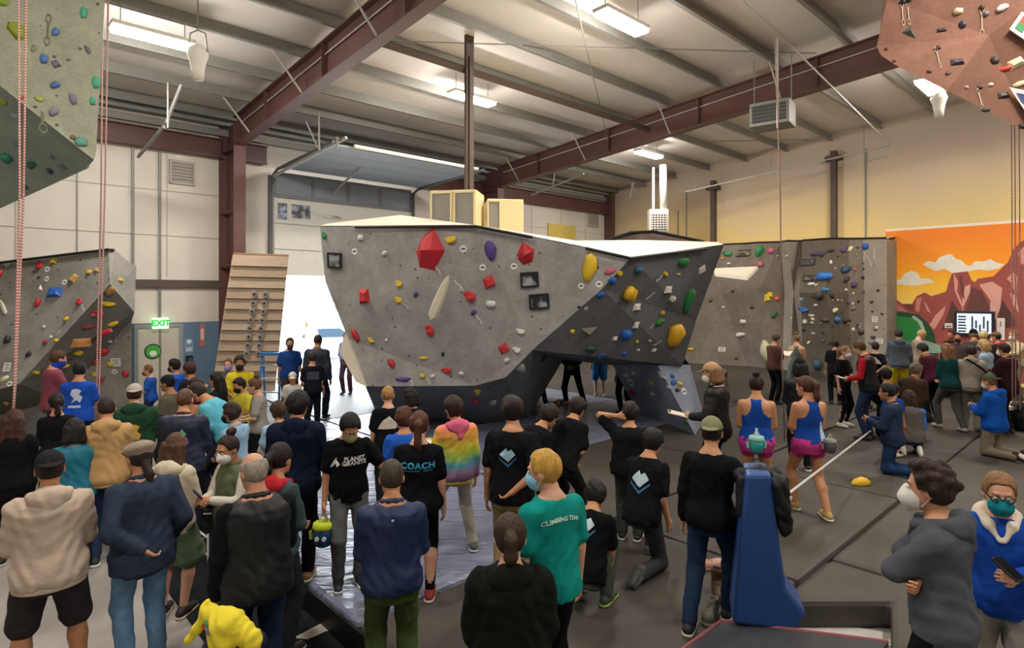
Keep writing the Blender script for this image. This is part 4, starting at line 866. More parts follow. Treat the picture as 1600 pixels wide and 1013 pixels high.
# ---------------------------------------------------------------- padded floor
MAT = .25
padtop = mat('charcoal mat cover', '#423e38', .62, bump=.35, bscale=3, var=.14, vscale=2.5, spec=.4)
black_side = mat('black vinyl side', '#0e0e10', .5, bump=.2, bscale=6)
tarp = mat('wrinkled vinyl tinted daylight blue', '#747a90', .34, var=.08, vscale=2, spec=.5)  # wrinkled vinyl; its blue also holds the daylight reflected from the door
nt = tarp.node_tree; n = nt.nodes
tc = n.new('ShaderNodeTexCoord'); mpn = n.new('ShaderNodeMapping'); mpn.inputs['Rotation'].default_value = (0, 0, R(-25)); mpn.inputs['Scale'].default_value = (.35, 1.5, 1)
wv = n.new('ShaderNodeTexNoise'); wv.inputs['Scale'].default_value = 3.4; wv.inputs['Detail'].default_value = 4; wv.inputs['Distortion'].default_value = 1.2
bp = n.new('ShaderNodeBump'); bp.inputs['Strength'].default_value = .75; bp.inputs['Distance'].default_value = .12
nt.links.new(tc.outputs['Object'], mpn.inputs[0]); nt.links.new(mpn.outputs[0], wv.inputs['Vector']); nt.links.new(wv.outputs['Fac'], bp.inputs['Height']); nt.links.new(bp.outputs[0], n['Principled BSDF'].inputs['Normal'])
SE = 19.9
pads = empty_w('landing_mats', B(10, 8, 0)); tag(pads, 'dark padded landing mats covering the floor under the climbing walls', 'mat')
ss = [.3, 3.6, 6.9, 10.2, 13.4, 16.6, SE]; ts = [.35, 3.0, 5.6, 8.2, 10.6, 13.0, 15.1]
for i in range(6):
    for j in range(6):
        g = .012
        se_ = 18.05 if (i == 5 and j < 3) else ss[i + 1]
        q = MB(); q.bbox(ss[i] + g, se_ - g, ts[j] + g, ts[j + 1] - g, .0, MAT)
        blue = (i == 5 and j in (2, 3, 4)) or (i in (3, 4) and j in (2, 3))  # sections coloured with the blue daylight from the door
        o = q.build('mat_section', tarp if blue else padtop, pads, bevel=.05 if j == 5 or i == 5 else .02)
MB().bbox(SE - .01, SE + .015, 8.22, 15.0, .01, MAT - .03).build('side_skirt', black_side, pads)
SX = 15.9
for i in range(5):
    for t0, t1 in ((15.1, 18.2), (18.2, 21.5)):
        MB().bbox(ss[i] + .012, min(ss[i + 1], SX) - .012, t0 + .012, t1 - .012, 0, MAT).build('mat_section', padtop, pads, bevel=.05 if i == 4 else .02)
MB().bbox(SX + .02, SE, 15.09, 15.12, .01, MAT - .05).build('side_skirt', black_side, pads)
def flr(p): return Vector((p.x, p.y, 0))
MB().prism([flr(v) for v in (B(17.1, 15.12, 0), on_z(1392, 938, MAT), on_z(1392, 1330, MAT), on_z(1760, 1330, MAT), B(15.91, 19.5, 0), B(15.91, 15.12, 0))], (0, 0, MAT - .003)).build('mat_section', padtop, pads, bevel=.05)
cp = structure(MB().bbox(SE + .02, 20.72, 8.2, 18.0, .0, .012).build('floor_carpet', carpet))
o = MB().prism([on_z(x, y, .014) for x, y in ((459, 998), (514, 969), (530, 979), (480, 1000))], (0, 0, .006)).build('floor_strip', mat('pale floor strip', '#b9b4a6', .6, var=.05)); tag(o, 'pale wedge of floor strip on the dark carpet beside the mat edge', 'floor strip')
o = MB().prism([on_z(x, y, .004) for x, y in ((1236, 984), (1262, 968), (1400, 992), (1400, 1012))], (0, 0, .004)).build('floor_strip', mat('lit concrete white', '#cbc8c0', .5, var=.05)); tag(o, 'white strip standing for lit concrete in front of the mat, bottom right', 'floor strip')  # lit concrete floor, its brightness put into the colour of the strip

# ---------------------------------------------------------------- blue padded post, low dark table
pb = [(1166, 742), (1206, 742), (1213, 800), (1220, 860), (1229, 920), (1262, 962), (1240, 990), (1144, 976), (1150, 900), (1157, 820)]
Yb = 4.36
bp_ = MB().prism([at(x, y, Yb) for x, y in pb], (.10, .34, 0)).build('padded_post', mat('blue vinyl padding', '#1c4580', .45, bump=.15, bscale=5, var=.08, vscale=2), bevel=.03)
tag(bp_, 'tall blue padded post with flared foot holding a black jacket', 'post')
MB().tube([at(1160, 800, Yb - .002), at(1152, 900, Yb - .002), at(1147, 970, Yb - .002)], .006, 6).build('seam', mat('dark blue seam', '#15315a', .5), bp_)
# strap from the post
o = rope([at(1206, 789, 4.55), at(1232, 772, 5.0), at(1360, 674, 9.0)], 'white strap stretched from the blue post across the mats', .012, mat('white strap', '#b9b9b4', .7))
# table
tz = .42
c1, c2, c3 = on_z(1127, 970, tz), on_z(1388, 1003, tz), on_z(1062, 1018, tz)
dv = (c3 - c1).normalized() * 1.1
tb = empty_w('low_table', (c1 + c2) / 2 * 1.0); tb.location.z = 0; WB[tb.name] = Matrix.Translation(tb.location).inverted()
tag(tb, 'low dark topped bench with pink edging at the bottom of photo', 'bench')
MB().prism([c1, c2, c2 + dv, c1 + dv], (0, 0, -.05)).build('bench_top', mat('dark rubber top', '#2f3135', .7, bump=.2, bscale=80), tb)
MB().tube([c1 + dv, c1, c2], .012, 6).build('edge_piping', mat('pink piping', '#8c4a52', .6), tb)
dz_ = Vector((0, 0, -.052))
MB().prism([(c1 + (c2 - c1) * .04 + dv * .06) + dz_, (c1 + (c2 - c1) * .96 + dv * .06) + dz_, (c1 + (c2 - c1) * .96 + dv * .9) + dz_, (c1 + (c2 - c1) * .04 + dv * .9) + dz_], (0, 0, -tz + .055)).build('bench_base', mat('black bench base', '#17181a', .7), tb)

# ---------------------------------------------------------------- wooden training board
TL, TR, BR_, BL_ = at(364, 397, 13.6), at(451, 400, 14.0), at(430, 610, 14.7), at(331, 610, 14.4)
cb = empty_w('wooden_training_board', (BL_ + BR_) / 2); tag(cb, 'leaning pale wooden campus board with rows of metal holds by the open door', 'training board')
def lerp(a, b, k): return a + (b - a) * k
nrm = (TR - TL).cross(BL_ - TL).normalized()
if nrm.y > 0: nrm = -nrm
woods = ['#c6af96', '#bda58a', '#cab59c', '#c1aa91']
npk = 13
for i in range(npk):
    k0, k1 = i / npk + .006, (i + 1) / npk - .004
    a, b_, c, d_ = lerp(TL, BL_, k0), lerp(TR, BR_, k0), lerp(TR, BR_, k1), lerp(TL, BL_, k1)
    q = MB(); w1, w2 = nrm * .03, nrm * .085
    q.hexa([d_, c, b_, a, d_ + w2, c + w2, b_ + w1, a + w1])
    q.build('plank', mat('pine plank ' + woods[i % 4], woods[i % 4], .65, var=.12, vscale=3, stretch=(1, 1, 14)), cb)
MB().hexa([BL_ - nrm * .12, BR_ - nrm * .12, TR - nrm * .12, TL - nrm * .12, BL_ - nrm * .0, BR_ - nrm * .0, TR - nrm * .0, TL - nrm * .0]).build('backing', mat('pine plank #8a6d50', '#8a6d50', .7), cb)
mtl = mat('silver hold', '#b9b6ae', .4, metal=.2)
for i in range(8):
    for j in range(2):
        kx = (.47, .66)[j]; ky = .27 + i * .062
        c = lerp(lerp(TL, BL_, ky), lerp(TR, BR_, ky), kx) + nrm * .09
        q = MB(); q.tube([c - nrm * .05, c + nrm * .03], .068, 12); o = q.build('metal_hold', mtl, cb)
        q = MB(); q.tube([c + nrm * .03, c + nrm * .034], .03, 10); q.build('dark_bore', mat('dark core', '#3c3c3c', .6), cb)

# ---------------------------------------------------------------- blue step ladder
def seg(a, b, w, d_, mm, name, par):
    a, b = Vector(a), Vector(b); ax = (b - a); L = ax.length; z = ax.normalized(); x = Vector((1, 0, 0)); y = z.cross(x).normalized(); x = y.cross(z)
    M = Matrix((x, y, z)).transposed(); q = MB(); q.box((a + b) / 2, (w, d_, L), M); return q.build(name, mm, par)
lp = on_z(424, 668, 0.0); lad = empty_w('step_ladder', lp); tag(lad, 'blue step ladder standing beside the open roller door', 'ladder')
lb = mat('blue fibreglass', '#2f6aa8', .5); lg = mat('aluminium step', '#b9bcc0', .4, metal=.6)
LH = 1.55
for sx in (-1, 1):
    seg(lp + Vector((sx * .26, -.25, .02)), lp + Vector((sx * .18, 0, LH)), .05, .03, lb, 'rail', lad)
    seg(lp + Vector((sx * .26, .35, .02)), lp + Vector((sx * .18, .03, LH - .05)), .04, .03, lb, 'rear_rail', lad)
for k in range(5):
    f = (k + .8) / 5.6
    q = MB(); q.box(lp + Vector((0, -.25 + .25 * f, LH * f)), (2 * (.26 - .08 * f), .09, .03)); q.build('step', lg, lad)
q = MB(); q.box(lp + Vector((0, .02, LH + .02)), (.42, .22, .06)); q.build('top_cap', lb, lad)

# ---------------------------------------------------------------- screen and notice on the mural wall
t0, z1 = on_right(1491, 486, .12); t1, z0 = on_right(1554, 526, .12)
tv = empty_w('wall_screen', B(.1, (t0 + t1) / 2, z0)); tag(tv, 'dark framed screen showing pale pictures mounted on the mountain mural', 'screen')
MB().bbox(.04, .14, t0, t1, z0, z1).build('casing', mat('black screen casing', '#0f1722', .4), tv, bevel=.01)
MB().bbox(.14, .145, t0 + .07, t1 - .07, z0 + .07, z1 - .07).build('display', mat('screen picture', '#c3cfe0', .3, emit=.35), tv)
W_, H_ = t1 - t0 - .2, z1 - z0 - .2
for k in range(6):
    MB().bbox(.146, .148, t0 + .1, t0 + .1 + W_ * rnd.uniform(.2, .3), z0 + .1 + H_ * k / 6, z0 + .1 + H_ * (k + .5) / 6).build('screen_text', mat('screen ink', '#1e2a40', .4), tv)
for k in range(5):
    a = t0 + .1 + W_ * (.42 + .12 * k); MB().bbox(.146, .148, a, a + W_ * .06, z0 + .12 + .1 * (k % 2), z1 - .15 - .12 * (k % 3)).build('screen_figure', mat('screen ink 2', '#3a4660', .4), tv)
t0, z1 = on_right(1557, 497, .05); t1, z0 = on_right(1570, 532, .05)
o = MB().bbox(.03, .05, t0, t1, z0, z1).build('paper_notice', mat('paper #d6d0c4', '#d6d0c4', .8)); tag(o, 'tall white paper notice right of the wall screen', 'notice')
MB().bbox(.05, .052, t0 + .08, t1 - .08, z1 - .25, z1 - .1).build('print', mat('brown print', '#8a5a50', .8), o)
t0, z1 = on_right(1476, 505, .05); t1, z0 = on_right(1488, 513, .05)
o = MB().bbox(.03, .05, t0, t1, z0, z1).build('paper_notice', MATS['paper #d6d0c4']); tag(o, 'small white notice left of the wall screen', 'notice')
MB().bbox(.05, .052, t0 + .03, t1 - .03, z0 + .03, z0 + .07).build('print', MATS['brown print'], o)

# ---------------------------------------------------------------- outdoors, seen through the roller door
structure(MB().bbox(-30, 45, -60, -.3, -.35, -.05).build('ground_outside', mat('sunlit asphalt', '#8f8f8c', .8, var=.06)))
def leafy_tree(p, h, r, label):
    p = Vector(p); e = empty_w('tree', p); tag(e, label, 'tree')
    MB().tube([p, p + Vector((.05, 0, h * .6))], .14, 8, .07).build('trunk', mat('bark', '#5b4a3a', .9), e)
    rr = random.Random(3); q = MB()
    for k in range(1500):
        a = rr.uniform(0, 6.283); b_ = math.acos(rr.uniform(-1, 1)); u_ = rr.random() ** .4
        c = p + Vector((0, 0, h * .7)) + Vector((math.cos(a) * math.sin(b_) * r, math.sin(a) * math.sin(b_) * r, math.cos(b_) * r * .8)) * u_
        d1 = Vector((rr.uniform(-1, 1), rr.uniform(-1, 1), rr.uniform(-1, 1))).normalized() * .16; d2 = d1.orthogonal().normalized() * .08
        q.add([c - d1, c + d2, c + d1, c - d2], [(0, 1, 2, 3)])
    o = q.build('foliage', mat('sunlit leaves', '#a9bd8c', .7), e); o['kind'] = 'stuff'
leafy_tree(at(478, 600, 34) * 1.0 - Vector((0, 0, at(478, 600, 34).z + .05)), 4.0, 2.0, 'pale green tree outside the open roller door')
# parked car
def car(p, ang, label):
    p = Vector(p); e = empty('car', p, ang); tag(e, label, 'car')
    body = [(-2.1, .35), (-2.15, .7), (-1.9, .9), (-1.2, .98), (-.6, 1.45), (.7, 1.47), (1.4, 1.0), (2.05, .9), (2.15, .55), (2.1, .3)]
    q = MB(); q.prism([(x, -.85, z) for x, z in body], (0, 1.7, 0)); q.build('body', mat('silver blue car paint', '#8a9db5', .3, metal=.4), e, bevel=.06)
    q = MB(); q.prism([(x, -.87, z) for x, z in ((-1.05, 1.0), (-.55, 1.38), (.65, 1.4), (1.2, 1.02))], (0, 1.74, 0)); q.build('side_window', mat('car glass', '#2c3844', .1), e)
    for x in (-1.35, 1.35):
        for y in (-.8, .8):
            q = MB(); q.tube([(x, y - .1, .32), (x, y + .1, .32)], .32, 16); q.build('wheel', mat('tyre', '#1b1b1b', .8), e)
            q = MB(); q.tube([(x, y - .115, .32), (x, y + .115, .32)], .18, 10); q.build('hub', mat('alloy', '#a9acb0', .3, metal=.7), e)
pc = at(505, 540, 27); car((pc.x, pc.y, -.05), R(20), 'silver blue car parked outside the open roller door')

# ---------------------------------------------------------------- people: signed distance fields polygonised with surface nets
def nv(p): return np.array([p[0], p[1], p[2]], float)
class Fld:
    def __init__(s, wrinkle=0., seed=0): s.pr = []; s.cut = []; s.wr = wrinkle; s.seed = seed
    def cone(s, a, b, ra, rb, k=.025): s.pr.append(('c', nv(a), nv(b), ra, rb, k)); return s
    def ell(s, c, r, Rm=None, k=.02): s.pr.append(('e', nv(c), nv(r), None if Rm is None else np.array(Rm), 0, k)); return s
    def prof(s, o, Rm, z, a, b, y0, k=.03): s.pr.append(('p', nv(o), np.array(Rm), (np.array(z, float), np.array(a, float), np.array(b, float), np.array(y0, float)), 0, k)); return s
    def sub_ell(s, c, r, Rm=None, k=.01): s.pr.append(('s', nv(c), nv(r), None if Rm is None else np.array(Rm), 0, k)); return s
    def plane(s, p, n): s.cut.append((nv(p), nv(n))); return s      # keep the side opposite to n
    def wedge(s, p1, n1, p2, n2): s.cut.append((nv(p1), nv(n1), nv(p2), nv(n2))); return s   # remove where in front of both planes
    def bounds(s):
        lo = np.full(3, 9.); hi = np.full(3, -9.)
        for t in s.pr:
            if t[0] == 'c': m = max(t[3], t[4]); pts = (t[1], t[2])
            elif t[0] == 'e': m = max(t[2]); pts = (t[1],)
            elif t[0] == 'p':
                z, a, b, y0 = t[3]; m = max(a.max(), b.max()); pts = (t[1] + t[2] @ np.array([0, 0, z[0]]), t[1] + t[2] @ np.array([0, 0, z[-1]]))
                m = m + .01
            else: continue
            for p in pts: lo = np.minimum(lo, p - m); hi = np.maximum(hi, p + m)
        return lo - .02, hi + .02
    def mesh(s, vox):
        lo, hi = s.bounds(); lo = lo - vox; n = np.maximum(4, np.ceil((hi + vox - lo) / vox).astype(int) + 1)
        ax = [lo[i] + vox * np.arange(n[i]) for i in range(3)]
        Fv = np.full(tuple(n), .12, np.float32)
        for t in s.pr:
            k = t[5]
            if t[0] == 'c':
                m = max(t[3], t[4]) + k + 2 * vox; l2 = np.minimum(t[1], t[2]) - m; h2 = np.maximum(t[1], t[2]) + m
            elif t[0] in 'es': m = max(t[2]) + k + 2 * vox; l2 = t[1] - m; h2 = t[1] + m
            else: l2, h2 = lo, hi
            i0 = np.clip(np.floor((l2 - lo) / vox).astype(int), 0, n); i1 = np.clip(np.ceil((h2 - lo) / vox).astype(int) + 1, 0, n)
            if np.any(i1 <= i0): continue
            sl = tuple(slice(i0[q], i1[q]) for q in range(3))
            P = np.stack(np.meshgrid(*[ax[q][sl[q]] for q in range(3)], indexing='ij'), -1).astype(np.float32)
            if t[0] == 'c':
                ba = t[2] - t[1]; L2 = max(1e-9, float(ba @ ba)); pa = P - t[1].astype(np.float32)
                h = np.clip((pa @ ba.astype(np.float32)) / L2, 0, 1)
                d = np.sqrt(((pa - h[..., None] * ba.astype(np.float32)) ** 2).sum(-1)) - (t[3] + (t[4] - t[3]) * h)
            elif t[0] in 'es':
                q = P - t[1].astype(np.float32)
                if t[3] is not None: q = q @ t[3].astype(np.float32)
                r = t[2].astype(np.float32); k0 = np.sqrt(((q / r) ** 2).sum(-1)); k1 = np.sqrt(((q / (r * r)) ** 2).sum(-1)) + 1e-6
                d = k0 * (k0 - 1) / k1
            else:
                q = (P - t[1].astype(np.float32)) @ t[2].astype(np.float32); z, a, b, y0 = t[3]
                zz = q[..., 2]; A = np.interp(zz, z, a); Bb = np.interp(zz, z, b); Y0 = np.interp(zz, z, y0)
                rr = np.sqrt((q[..., 0] / A) ** 2 + ((q[..., 1] - Y0) / Bb) ** 2)
                d = (rr - 1) * np.minimum(A, Bb) * .9
                d = np.maximum(d, np.maximum(z[0] - zz, zz - z[-1])).astype(np.float32)
            F0 = Fv[sl]
            if t[0] == 's':
                h = np.clip(.5 - .5 * (F0 + d) / k, 0, 1); Fv[sl] = F0 + (-d - F0) * h + k * h * (1 - h)
            else:
                h = np.clip(.5 + .5 * (d - F0) / k, 0, 1) if k > 0 else (d > F0)
                Fv[sl] = d + (F0 - d) * h - k * h * (1 - h)
        if s.wr or s.cut:
            X = ax[0][:, None, None]; Y = ax[1][None, :, None]; Z = ax[2][None, None, :]
        if s.wr:
            sd = s.seed * 1.7
            Fv = Fv + s.wr * (np.sin(17 * X + 9 * np.sin(6 * Z + sd) + sd) * np.sin(21 * Z + 7 * np.sin(8 * X + sd) + 5 * Y) + .7 * np.sin(31 * Z + 12 * Y + 9 * np.sin(11 * X + sd)))
        for c in s.cut:
            d1 = (X - c[0][0]) * c[1][0] + (Y - c[0][1]) * c[1][1] + (Z - c[0][2]) * c[1][2]
            if len(c) == 4:
                d2 = (X - c[2][0]) * c[3][0] + (Y - c[2][1]) * c[3][1] + (Z - c[2][2]) * c[3][2]
                d1 = np.minimum(d1, d2)
            Fv = np.maximum(Fv, d1)
        return nets(Fv, ax)
def nets(Fv, ax):
    ins = Fv < 0
    nx, ny, nz = Fv.shape
    cs = sum(ins[i:nx - 1 + i, j:ny - 1 + j, k:nz - 1 + k].astype(np.int8) for i in (0, 1) for j in (0, 1) for k in (0, 1))
    act = (cs > 0) & (cs < 8)
    I, J, K = np.nonzero(act)
    if len(I) == 0: return np.zeros((0, 3)), np.zeros((0, 4), int)
    idx = np.full(act.shape, -1, np.int64); idx[I, J, K] = np.arange(len(I))
    acc = np.zeros((len(I), 3)); cnt = np.zeros(len(I))
    C = {}
    for i in (0, 1):
        for j in (0, 1):
            for k in (0, 1): C[i, j, k] = Fv[I + i, J + j, K + k]
    for a in C:
        for q in range(3):
            if a[q]: continue
            b = list(a); b[q] = 1; b = tuple(b)
            fa, fb = C[a], C[b]; m = (fa < 0) != (fb < 0)
            t = np.where(m, fa / np.where(m, fa - fb, 1), 0)
            for w in range(3): acc[:, w] += np.where(m, a[w] + (t if w == q else 0), 0)
            cnt += m
    acc /= cnt[:, None]
    vox = [a[1] - a[0] for a in ax]
    V = np.stack([ax[0][I] + acc[:, 0] * vox[0], ax[1][J] + acc[:, 1] * vox[1], ax[2][K] + acc[:, 2] * vox[2]], 1)
    Q = []
    for q in range(3):
        s0 = [slice(None)] * 3; s1 = [slice(None)] * 3; s0[q] = slice(0, -1); s1[q] = slice(1, None)
        A = ins[tuple(s0)]; Bq = ins[tuple(s1)]
        E = np.argwhere(A != Bq)
        u, v = (q + 1) % 3, (q + 2) % 3
        ok = (E[:, u] > 0) & (E[:, v] > 0) & (E[:, u] < act.shape[u]) & (E[:, v] < act.shape[v]); E = E[ok]
        def cell(du, dv):
            e = E.copy(); e[:, u] -= du; e[:, v] -= dv; return idx[e[:, 0], e[:, 1], e[:, 2]]
        f = np.stack([cell(0, 0), cell(1, 0), cell(1, 1), cell(0, 1)], 1)
        flip = ~A[E[:, 0], E[:, 1], E[:, 2]]
        f[flip] = f[flip][:, ::-1]
        Q.append(f)
    Q = np.concatenate(Q); Q = Q[(Q >= 0).all(1)]
    return V, Q
def np_mesh(name, parts):
    vs = []; fs = []; o = 0
    for V, Q in parts:
        vs.append(V); fs.append(Q + o); o += len(V)
    V = np.concatenate(vs); Q = np.concatenate(fs).astype(np.int32)
    me = bpy.data.meshes.new(name)
    me.vertices.add(len(V)); me.vertices.foreach_set('co', V.astype(np.float32).ravel())
    me.loops.add(len(Q) * 4); me.loops.foreach_set('vertex_index', Q.ravel())
    me.polygons.add(len(Q)); me.polygons.foreach_set('loop_start', np.arange(0, len(Q) * 4, 4, dtype=np.int32))
    me.update(calc_edges=True); me.validate()
    me.shade_smooth()
    return me
def rotm(yaw=0, pitch=0, roll=0):
    """pitch > 0 bows forward (towards +Y), yaw > 0 turns left, roll > 0 leans right"""
    return np.array(Matrix.Rotation(R(yaw), 3, 'Z') @ Matrix.Rotation(R(-pitch), 3, 'X') @ Matrix.Rotation(R(roll), 3, 'Y'))
def ik(a, b, l1, l2, pole):
    a, b = nv(a), nv(b); d = b - a; L = np.linalg.norm(d)
    if L > (l1 + l2) * .995: b = a + d * ((l1 + l2) * .995 / L); d = b - a; L = np.linalg.norm(d)
    if L < abs(l1 - l2) + .02: L = abs(l1 - l2) + .02
    u = d / max(1e-6, np.linalg.norm(d)); x = (l1 * l1 - l2 * l2 + L * L) / (2 * L); h = math.sqrt(max(0, l1 * l1 - x * x))
    p = nv(pole) - u * (nv(pole) @ u); p = p / max(1e-6, np.linalg.norm(p))
    return a + u * x + p * h, b
#            hand target from the shoulder (right side, x outwards), elbow pole
ARMS = {'side': ((.07, .04, -.535), (.35, -1, 0)), 'front': ((-.12, .24, -.36), (.8, -.7, -.2)), 'phone': ((-.10, .29, -.20), (.6, -.4, -.8)), 'crossed': ((-.25, .11, -.24), (.55, .9, -.7)),
        'hip': ((.03, -.02, -.40), (1, -.25, 0)), 'back': ((-.13, -.15, -.40), (1, -.3, 0)), 'head': ((-.04, -.02, .20), (1, .3, .1)), 'fwd': ((-.02, .46, -.12), (.4, -.2, -1)), 'pocket': ((.05, .10, -.44), (.5, -1, 0)),
        'face': ((-.10, .24, .06), (.6, .1, -.8)), 'out': ((.25, .15, -.42), (.3, -1, 0)), 'carry': ((-.02, .26, -.30), (.5, -.8, -.3)), 'low': ((.03, .20, -.48), (.3, -1, 0)), 'lean': ((.30, .10, -.40), (.2, -1, .2)), 'knee': ((-.02, .34, -.40), (.6, -.3, -.4))}
NPERS = 0
DOWN = .02
def person(px, hy, label, Y=None, h=1.7, on='m', yaw=0, top=('tee', '#222222'), bot=('pants', '#222222'), shoe='#2a2a2a', sole='#d8d5cd', hair=('short', '#2b211c'), hat=None, mask=None, skn='#b5825f',
           arms=('side', 'side'), legs='stand', lean=0, tw=0, roll=0, hyaw=0, hp=8, w=1.0, fem=False, glasses=None, kid=False, off=None, vx=None, prints=(), socks=None, hoodc=None, dx=0, headin=True, zup=0, hood=None, collar=None):
    """px, hy: column and row of the top of the head in the photograph; Y distance from the camera plane; yaw 0 = seen from behind, 90 = facing left, 180 = facing the camera"""
    global NPERS
    NPERS += 1; seed = NPERS
    z0 = (MAT if on == 'm' else 0.0) + zup
    S = h / 1.75
    if Y is None: Y = (CAMH - z0 - h) * F / (hy - HZ)
    X = (px - 800) / F * Y
    rz = R(yaw) - math.atan2(X, Y)
    vox = vx or min(.034, max(.0115, Y * .0027))
    hs = S ** .55                                       # head size grows less with height
    # ---- skeleton
    LT, LC = .44 * S, .42 * S
    pel = nv((0, 0, .93 * S)); feet = [(-.10, 0, 6), (.10, 0, -6)]; knees = None
    if legs == 'stand': pass
    elif legs == 'wide': feet = [(-.17, 0, 10), (.17, 0, -10)]; pel[2] = .91 * S
    elif legs == 'stride': feet = [(-.10, .16, 4), (.11, -.22, -6)]; pel[2] = .90 * S
    elif legs == 'stride2': feet = [(-.11, -.24, 4), (.10, .16, -6)]; pel[2] = .90 * S
    elif legs == 'open': feet = [(-.30, .05, 20), (.16, -.1, -10)]; pel[2] = .86 * S
    elif legs == 'kneel': pel[2] = .52 * S; knees = [(-.12, .06, .075), (.12, .06, .075)]; feet = [(-.11, -.36, 180), (.11, -.36, 180)]
    elif legs == 'sit': pel[2] = .30 * S; knees = [(-.16, .28, .075), (.16, .28, .075)]; feet = [(-.12, -.12, 180), (.12, -.12, 180)]
    elif legs == 'squat': pel = nv((0, -.16 * S, .34 * S)); feet = [(-.15, .0, 12), (.15, 0, -12)]
    elif legs == 'half': pel = nv((0, -.12 * S, .56 * S)); knees = [None, (.13, .0, .075)]; feet = [(-.13, .28, 6), (.13, -.38, 180)]
    elif legs == 'bend': pel = nv((0, -.12 * S, .86 * S)); feet = [(-.13, .02, 6), (.13, -.02, -6)]
    Rt = rotm(tw, lean, roll)
    T = lambda p: pel + Rt @ (nv(p) * S)
    sw = (.146 if fem else .166) * (w ** .6)
    sh = [T((-sw, 0, .428)), T((sw, 0, .428))]
    neck0, neck1 = T((0, .0, .47)), T((0, .015, .56))
    Rh = rotm(tw + hyaw, hp, 0)
    hc = neck1 + Rh @ (nv((0, .03, .095)) * hs)
    Hd = lambda p: hc + Rh @ (nv(p) * hs)
    hip = [pel + Rt @ (nv((-.09, 0, -.02)) * S), pel + Rt @ (nv((.09, 0, -.02)) * S)]
    leg = []
    for i in (0, 1):
        fx, fy, fa = feet[i]
        if fa == 180: ank = nv((fx, fy, .075 / S)) * S; kn = nv(knees[i]) * S
        else:
            ank = nv((fx, fy, .085)) * S
            kn, ank = ik(hip[i], ank, LT, LC, (0.12 * (-1, 1)[i], 1, .1))
        leg.append((hip[i], kn, ank, fa))
    arm = []
    for i in (0, 1):
        sg = (-1, 1)[i]; a_ = arms[i]
        tgt, pole = ARMS[a_] if isinstance(a_, str) and a_ != 'hang' else (a_ if a_ != 'hang' else ((0, 0, 0), (0, -1, 0)))
        tgt = nv((tgt[0] * sg, tgt[1], tgt[2])) * S; pole = nv((pole[0] * sg, pole[1], pole[2]))
        if a_ == 'hang': goal = sh[i] + nv((.02 * sg, .06, -.5)) * S
        else: goal = sh[i] + Rt @ tgt; pole = Rt @ pole
        el, wr = ik(sh[i], goal, .275 * S, .25 * S, pole)
        arm.append((sh[i], el, wr, a_))
    wf = w
    zP = [-.15, -.03, .07, .17, .30, .40, .455, .50, .54]
    aP = [.125, .165, .158, .145, .162, .172, .150, .096, .066] if not fem else [.125, .172, .155, .125, .142, .150, .130, .088, .060]
    bP = [.095, .118, .110, .102, .118, .118, .100, .082, .066] if not fem else [.10, .125, .108, .092, .115, .110, .092, .076, .06]
    yP = [-.01, -.015, 0, .005, .008, .0, -.005, .0, .0]
    aP = [v * (wf if q < 7 else 1) for q, v in enumerate(aP)]; bP = [v * (wf ** 1.2 if q < 7 else 1) for q, v in enumerate(bP)]
    sc = lambda L, add=0.: [v * S + add for v in L]
    lw = (wf ** .7) * S
    cA = .80 if top[0] not in ('tee', 'tank') else 1.; cL = .80 if bot[0] in ('pants', 'jeans', 'baggy') else 1.; cT = .90 if top[0] != 'tank' else 1.
    # ---- body (skin): one continuous figure
    b = Fld()
    b.prof(pel, Rt, sc(zP), [v * (cT if q < 7 else 1) for q, v in enumerate(sc(aP))], [v * (cT if q < 7 else 1) for q, v in enumerate(sc(bP))], sc(yP), .03)
    for i in (0, 1):
        s_, e_, w_, _ = arm[i]
        b.cone(s_, e_, .052 * lw * (cA if cA < 1 else .92), .041 * lw * cA, .03); b.cone(e_, w_, .042 * lw * cA, .027 * lw * (.9 if cA < 1 else 1), .01)
        h_, k_, a_, fa = leg[i]
        b.cone(h_, k_, .082 * lw * cL, .054 * lw * cL, .03); mid = k_ + (a_ - k_) * .3 + nv((0, -.012 if fa != 180 else 0, 0)) * S
        b.cone(k_, mid, .052 * lw * cL, .056 * lw * cL, .02); b.cone(mid, a_, .056 * lw * cL, .036 * lw * cL, .02)
    b.cone(neck0, neck1, .062 * S, .055 * S, .02)
    parts = [b.mesh(max(vox, .014) if bot[0] in ('shorts', 'skirt', 'tights') or top[0] == 'tank' else vox * 1.55)]
    hd = Fld(); hf = vox * .55 if Y < 9.5 else vox * .7
    ax_ = Rh
    hd.ell(Hd((0, -.008, .028)), nv((.077, .097, .10)) * hs, ax_, .02).ell(Hd((0, .026, -.042)), nv((.060, .072, .074)) * hs, ax_, .03)
    hd.ell(Hd((0, .078, -.092)), nv((.028, .022, .022)) * hs, ax_, .025)
    hd.cone(Hd((0, .088, .012)), Hd((0, .112, -.026)), .009 * hs, .015 * hs, .012)
    hd.cone(Hd((-.036, .082, .032)), Hd((.036, .082, .032)), .011 * hs, .011 * hs, .012)
    hd.cone(Hd((-.02, .091, -.064)), Hd((.02, .091, -.064)), .009 * hs, .009 * hs, .01)
    for sg in (-1, 1): hd.ell(Hd((sg * .078, -.008, -.004)), nv((.011, .024, .032)) * hs, ax_, .008)
    for sg in (-1, 1): hd.sub_ell(Hd((sg * .031, .100, .008)), nv((.018, .013, .011)) * hs, ax_, .01)
    hd.cone(neck0 + (neck1 - neck0) * .2, neck1 + (hc - neck1) * .25, .058 * S, .053 * S, .02)
    parts.append(hd.mesh(hf))
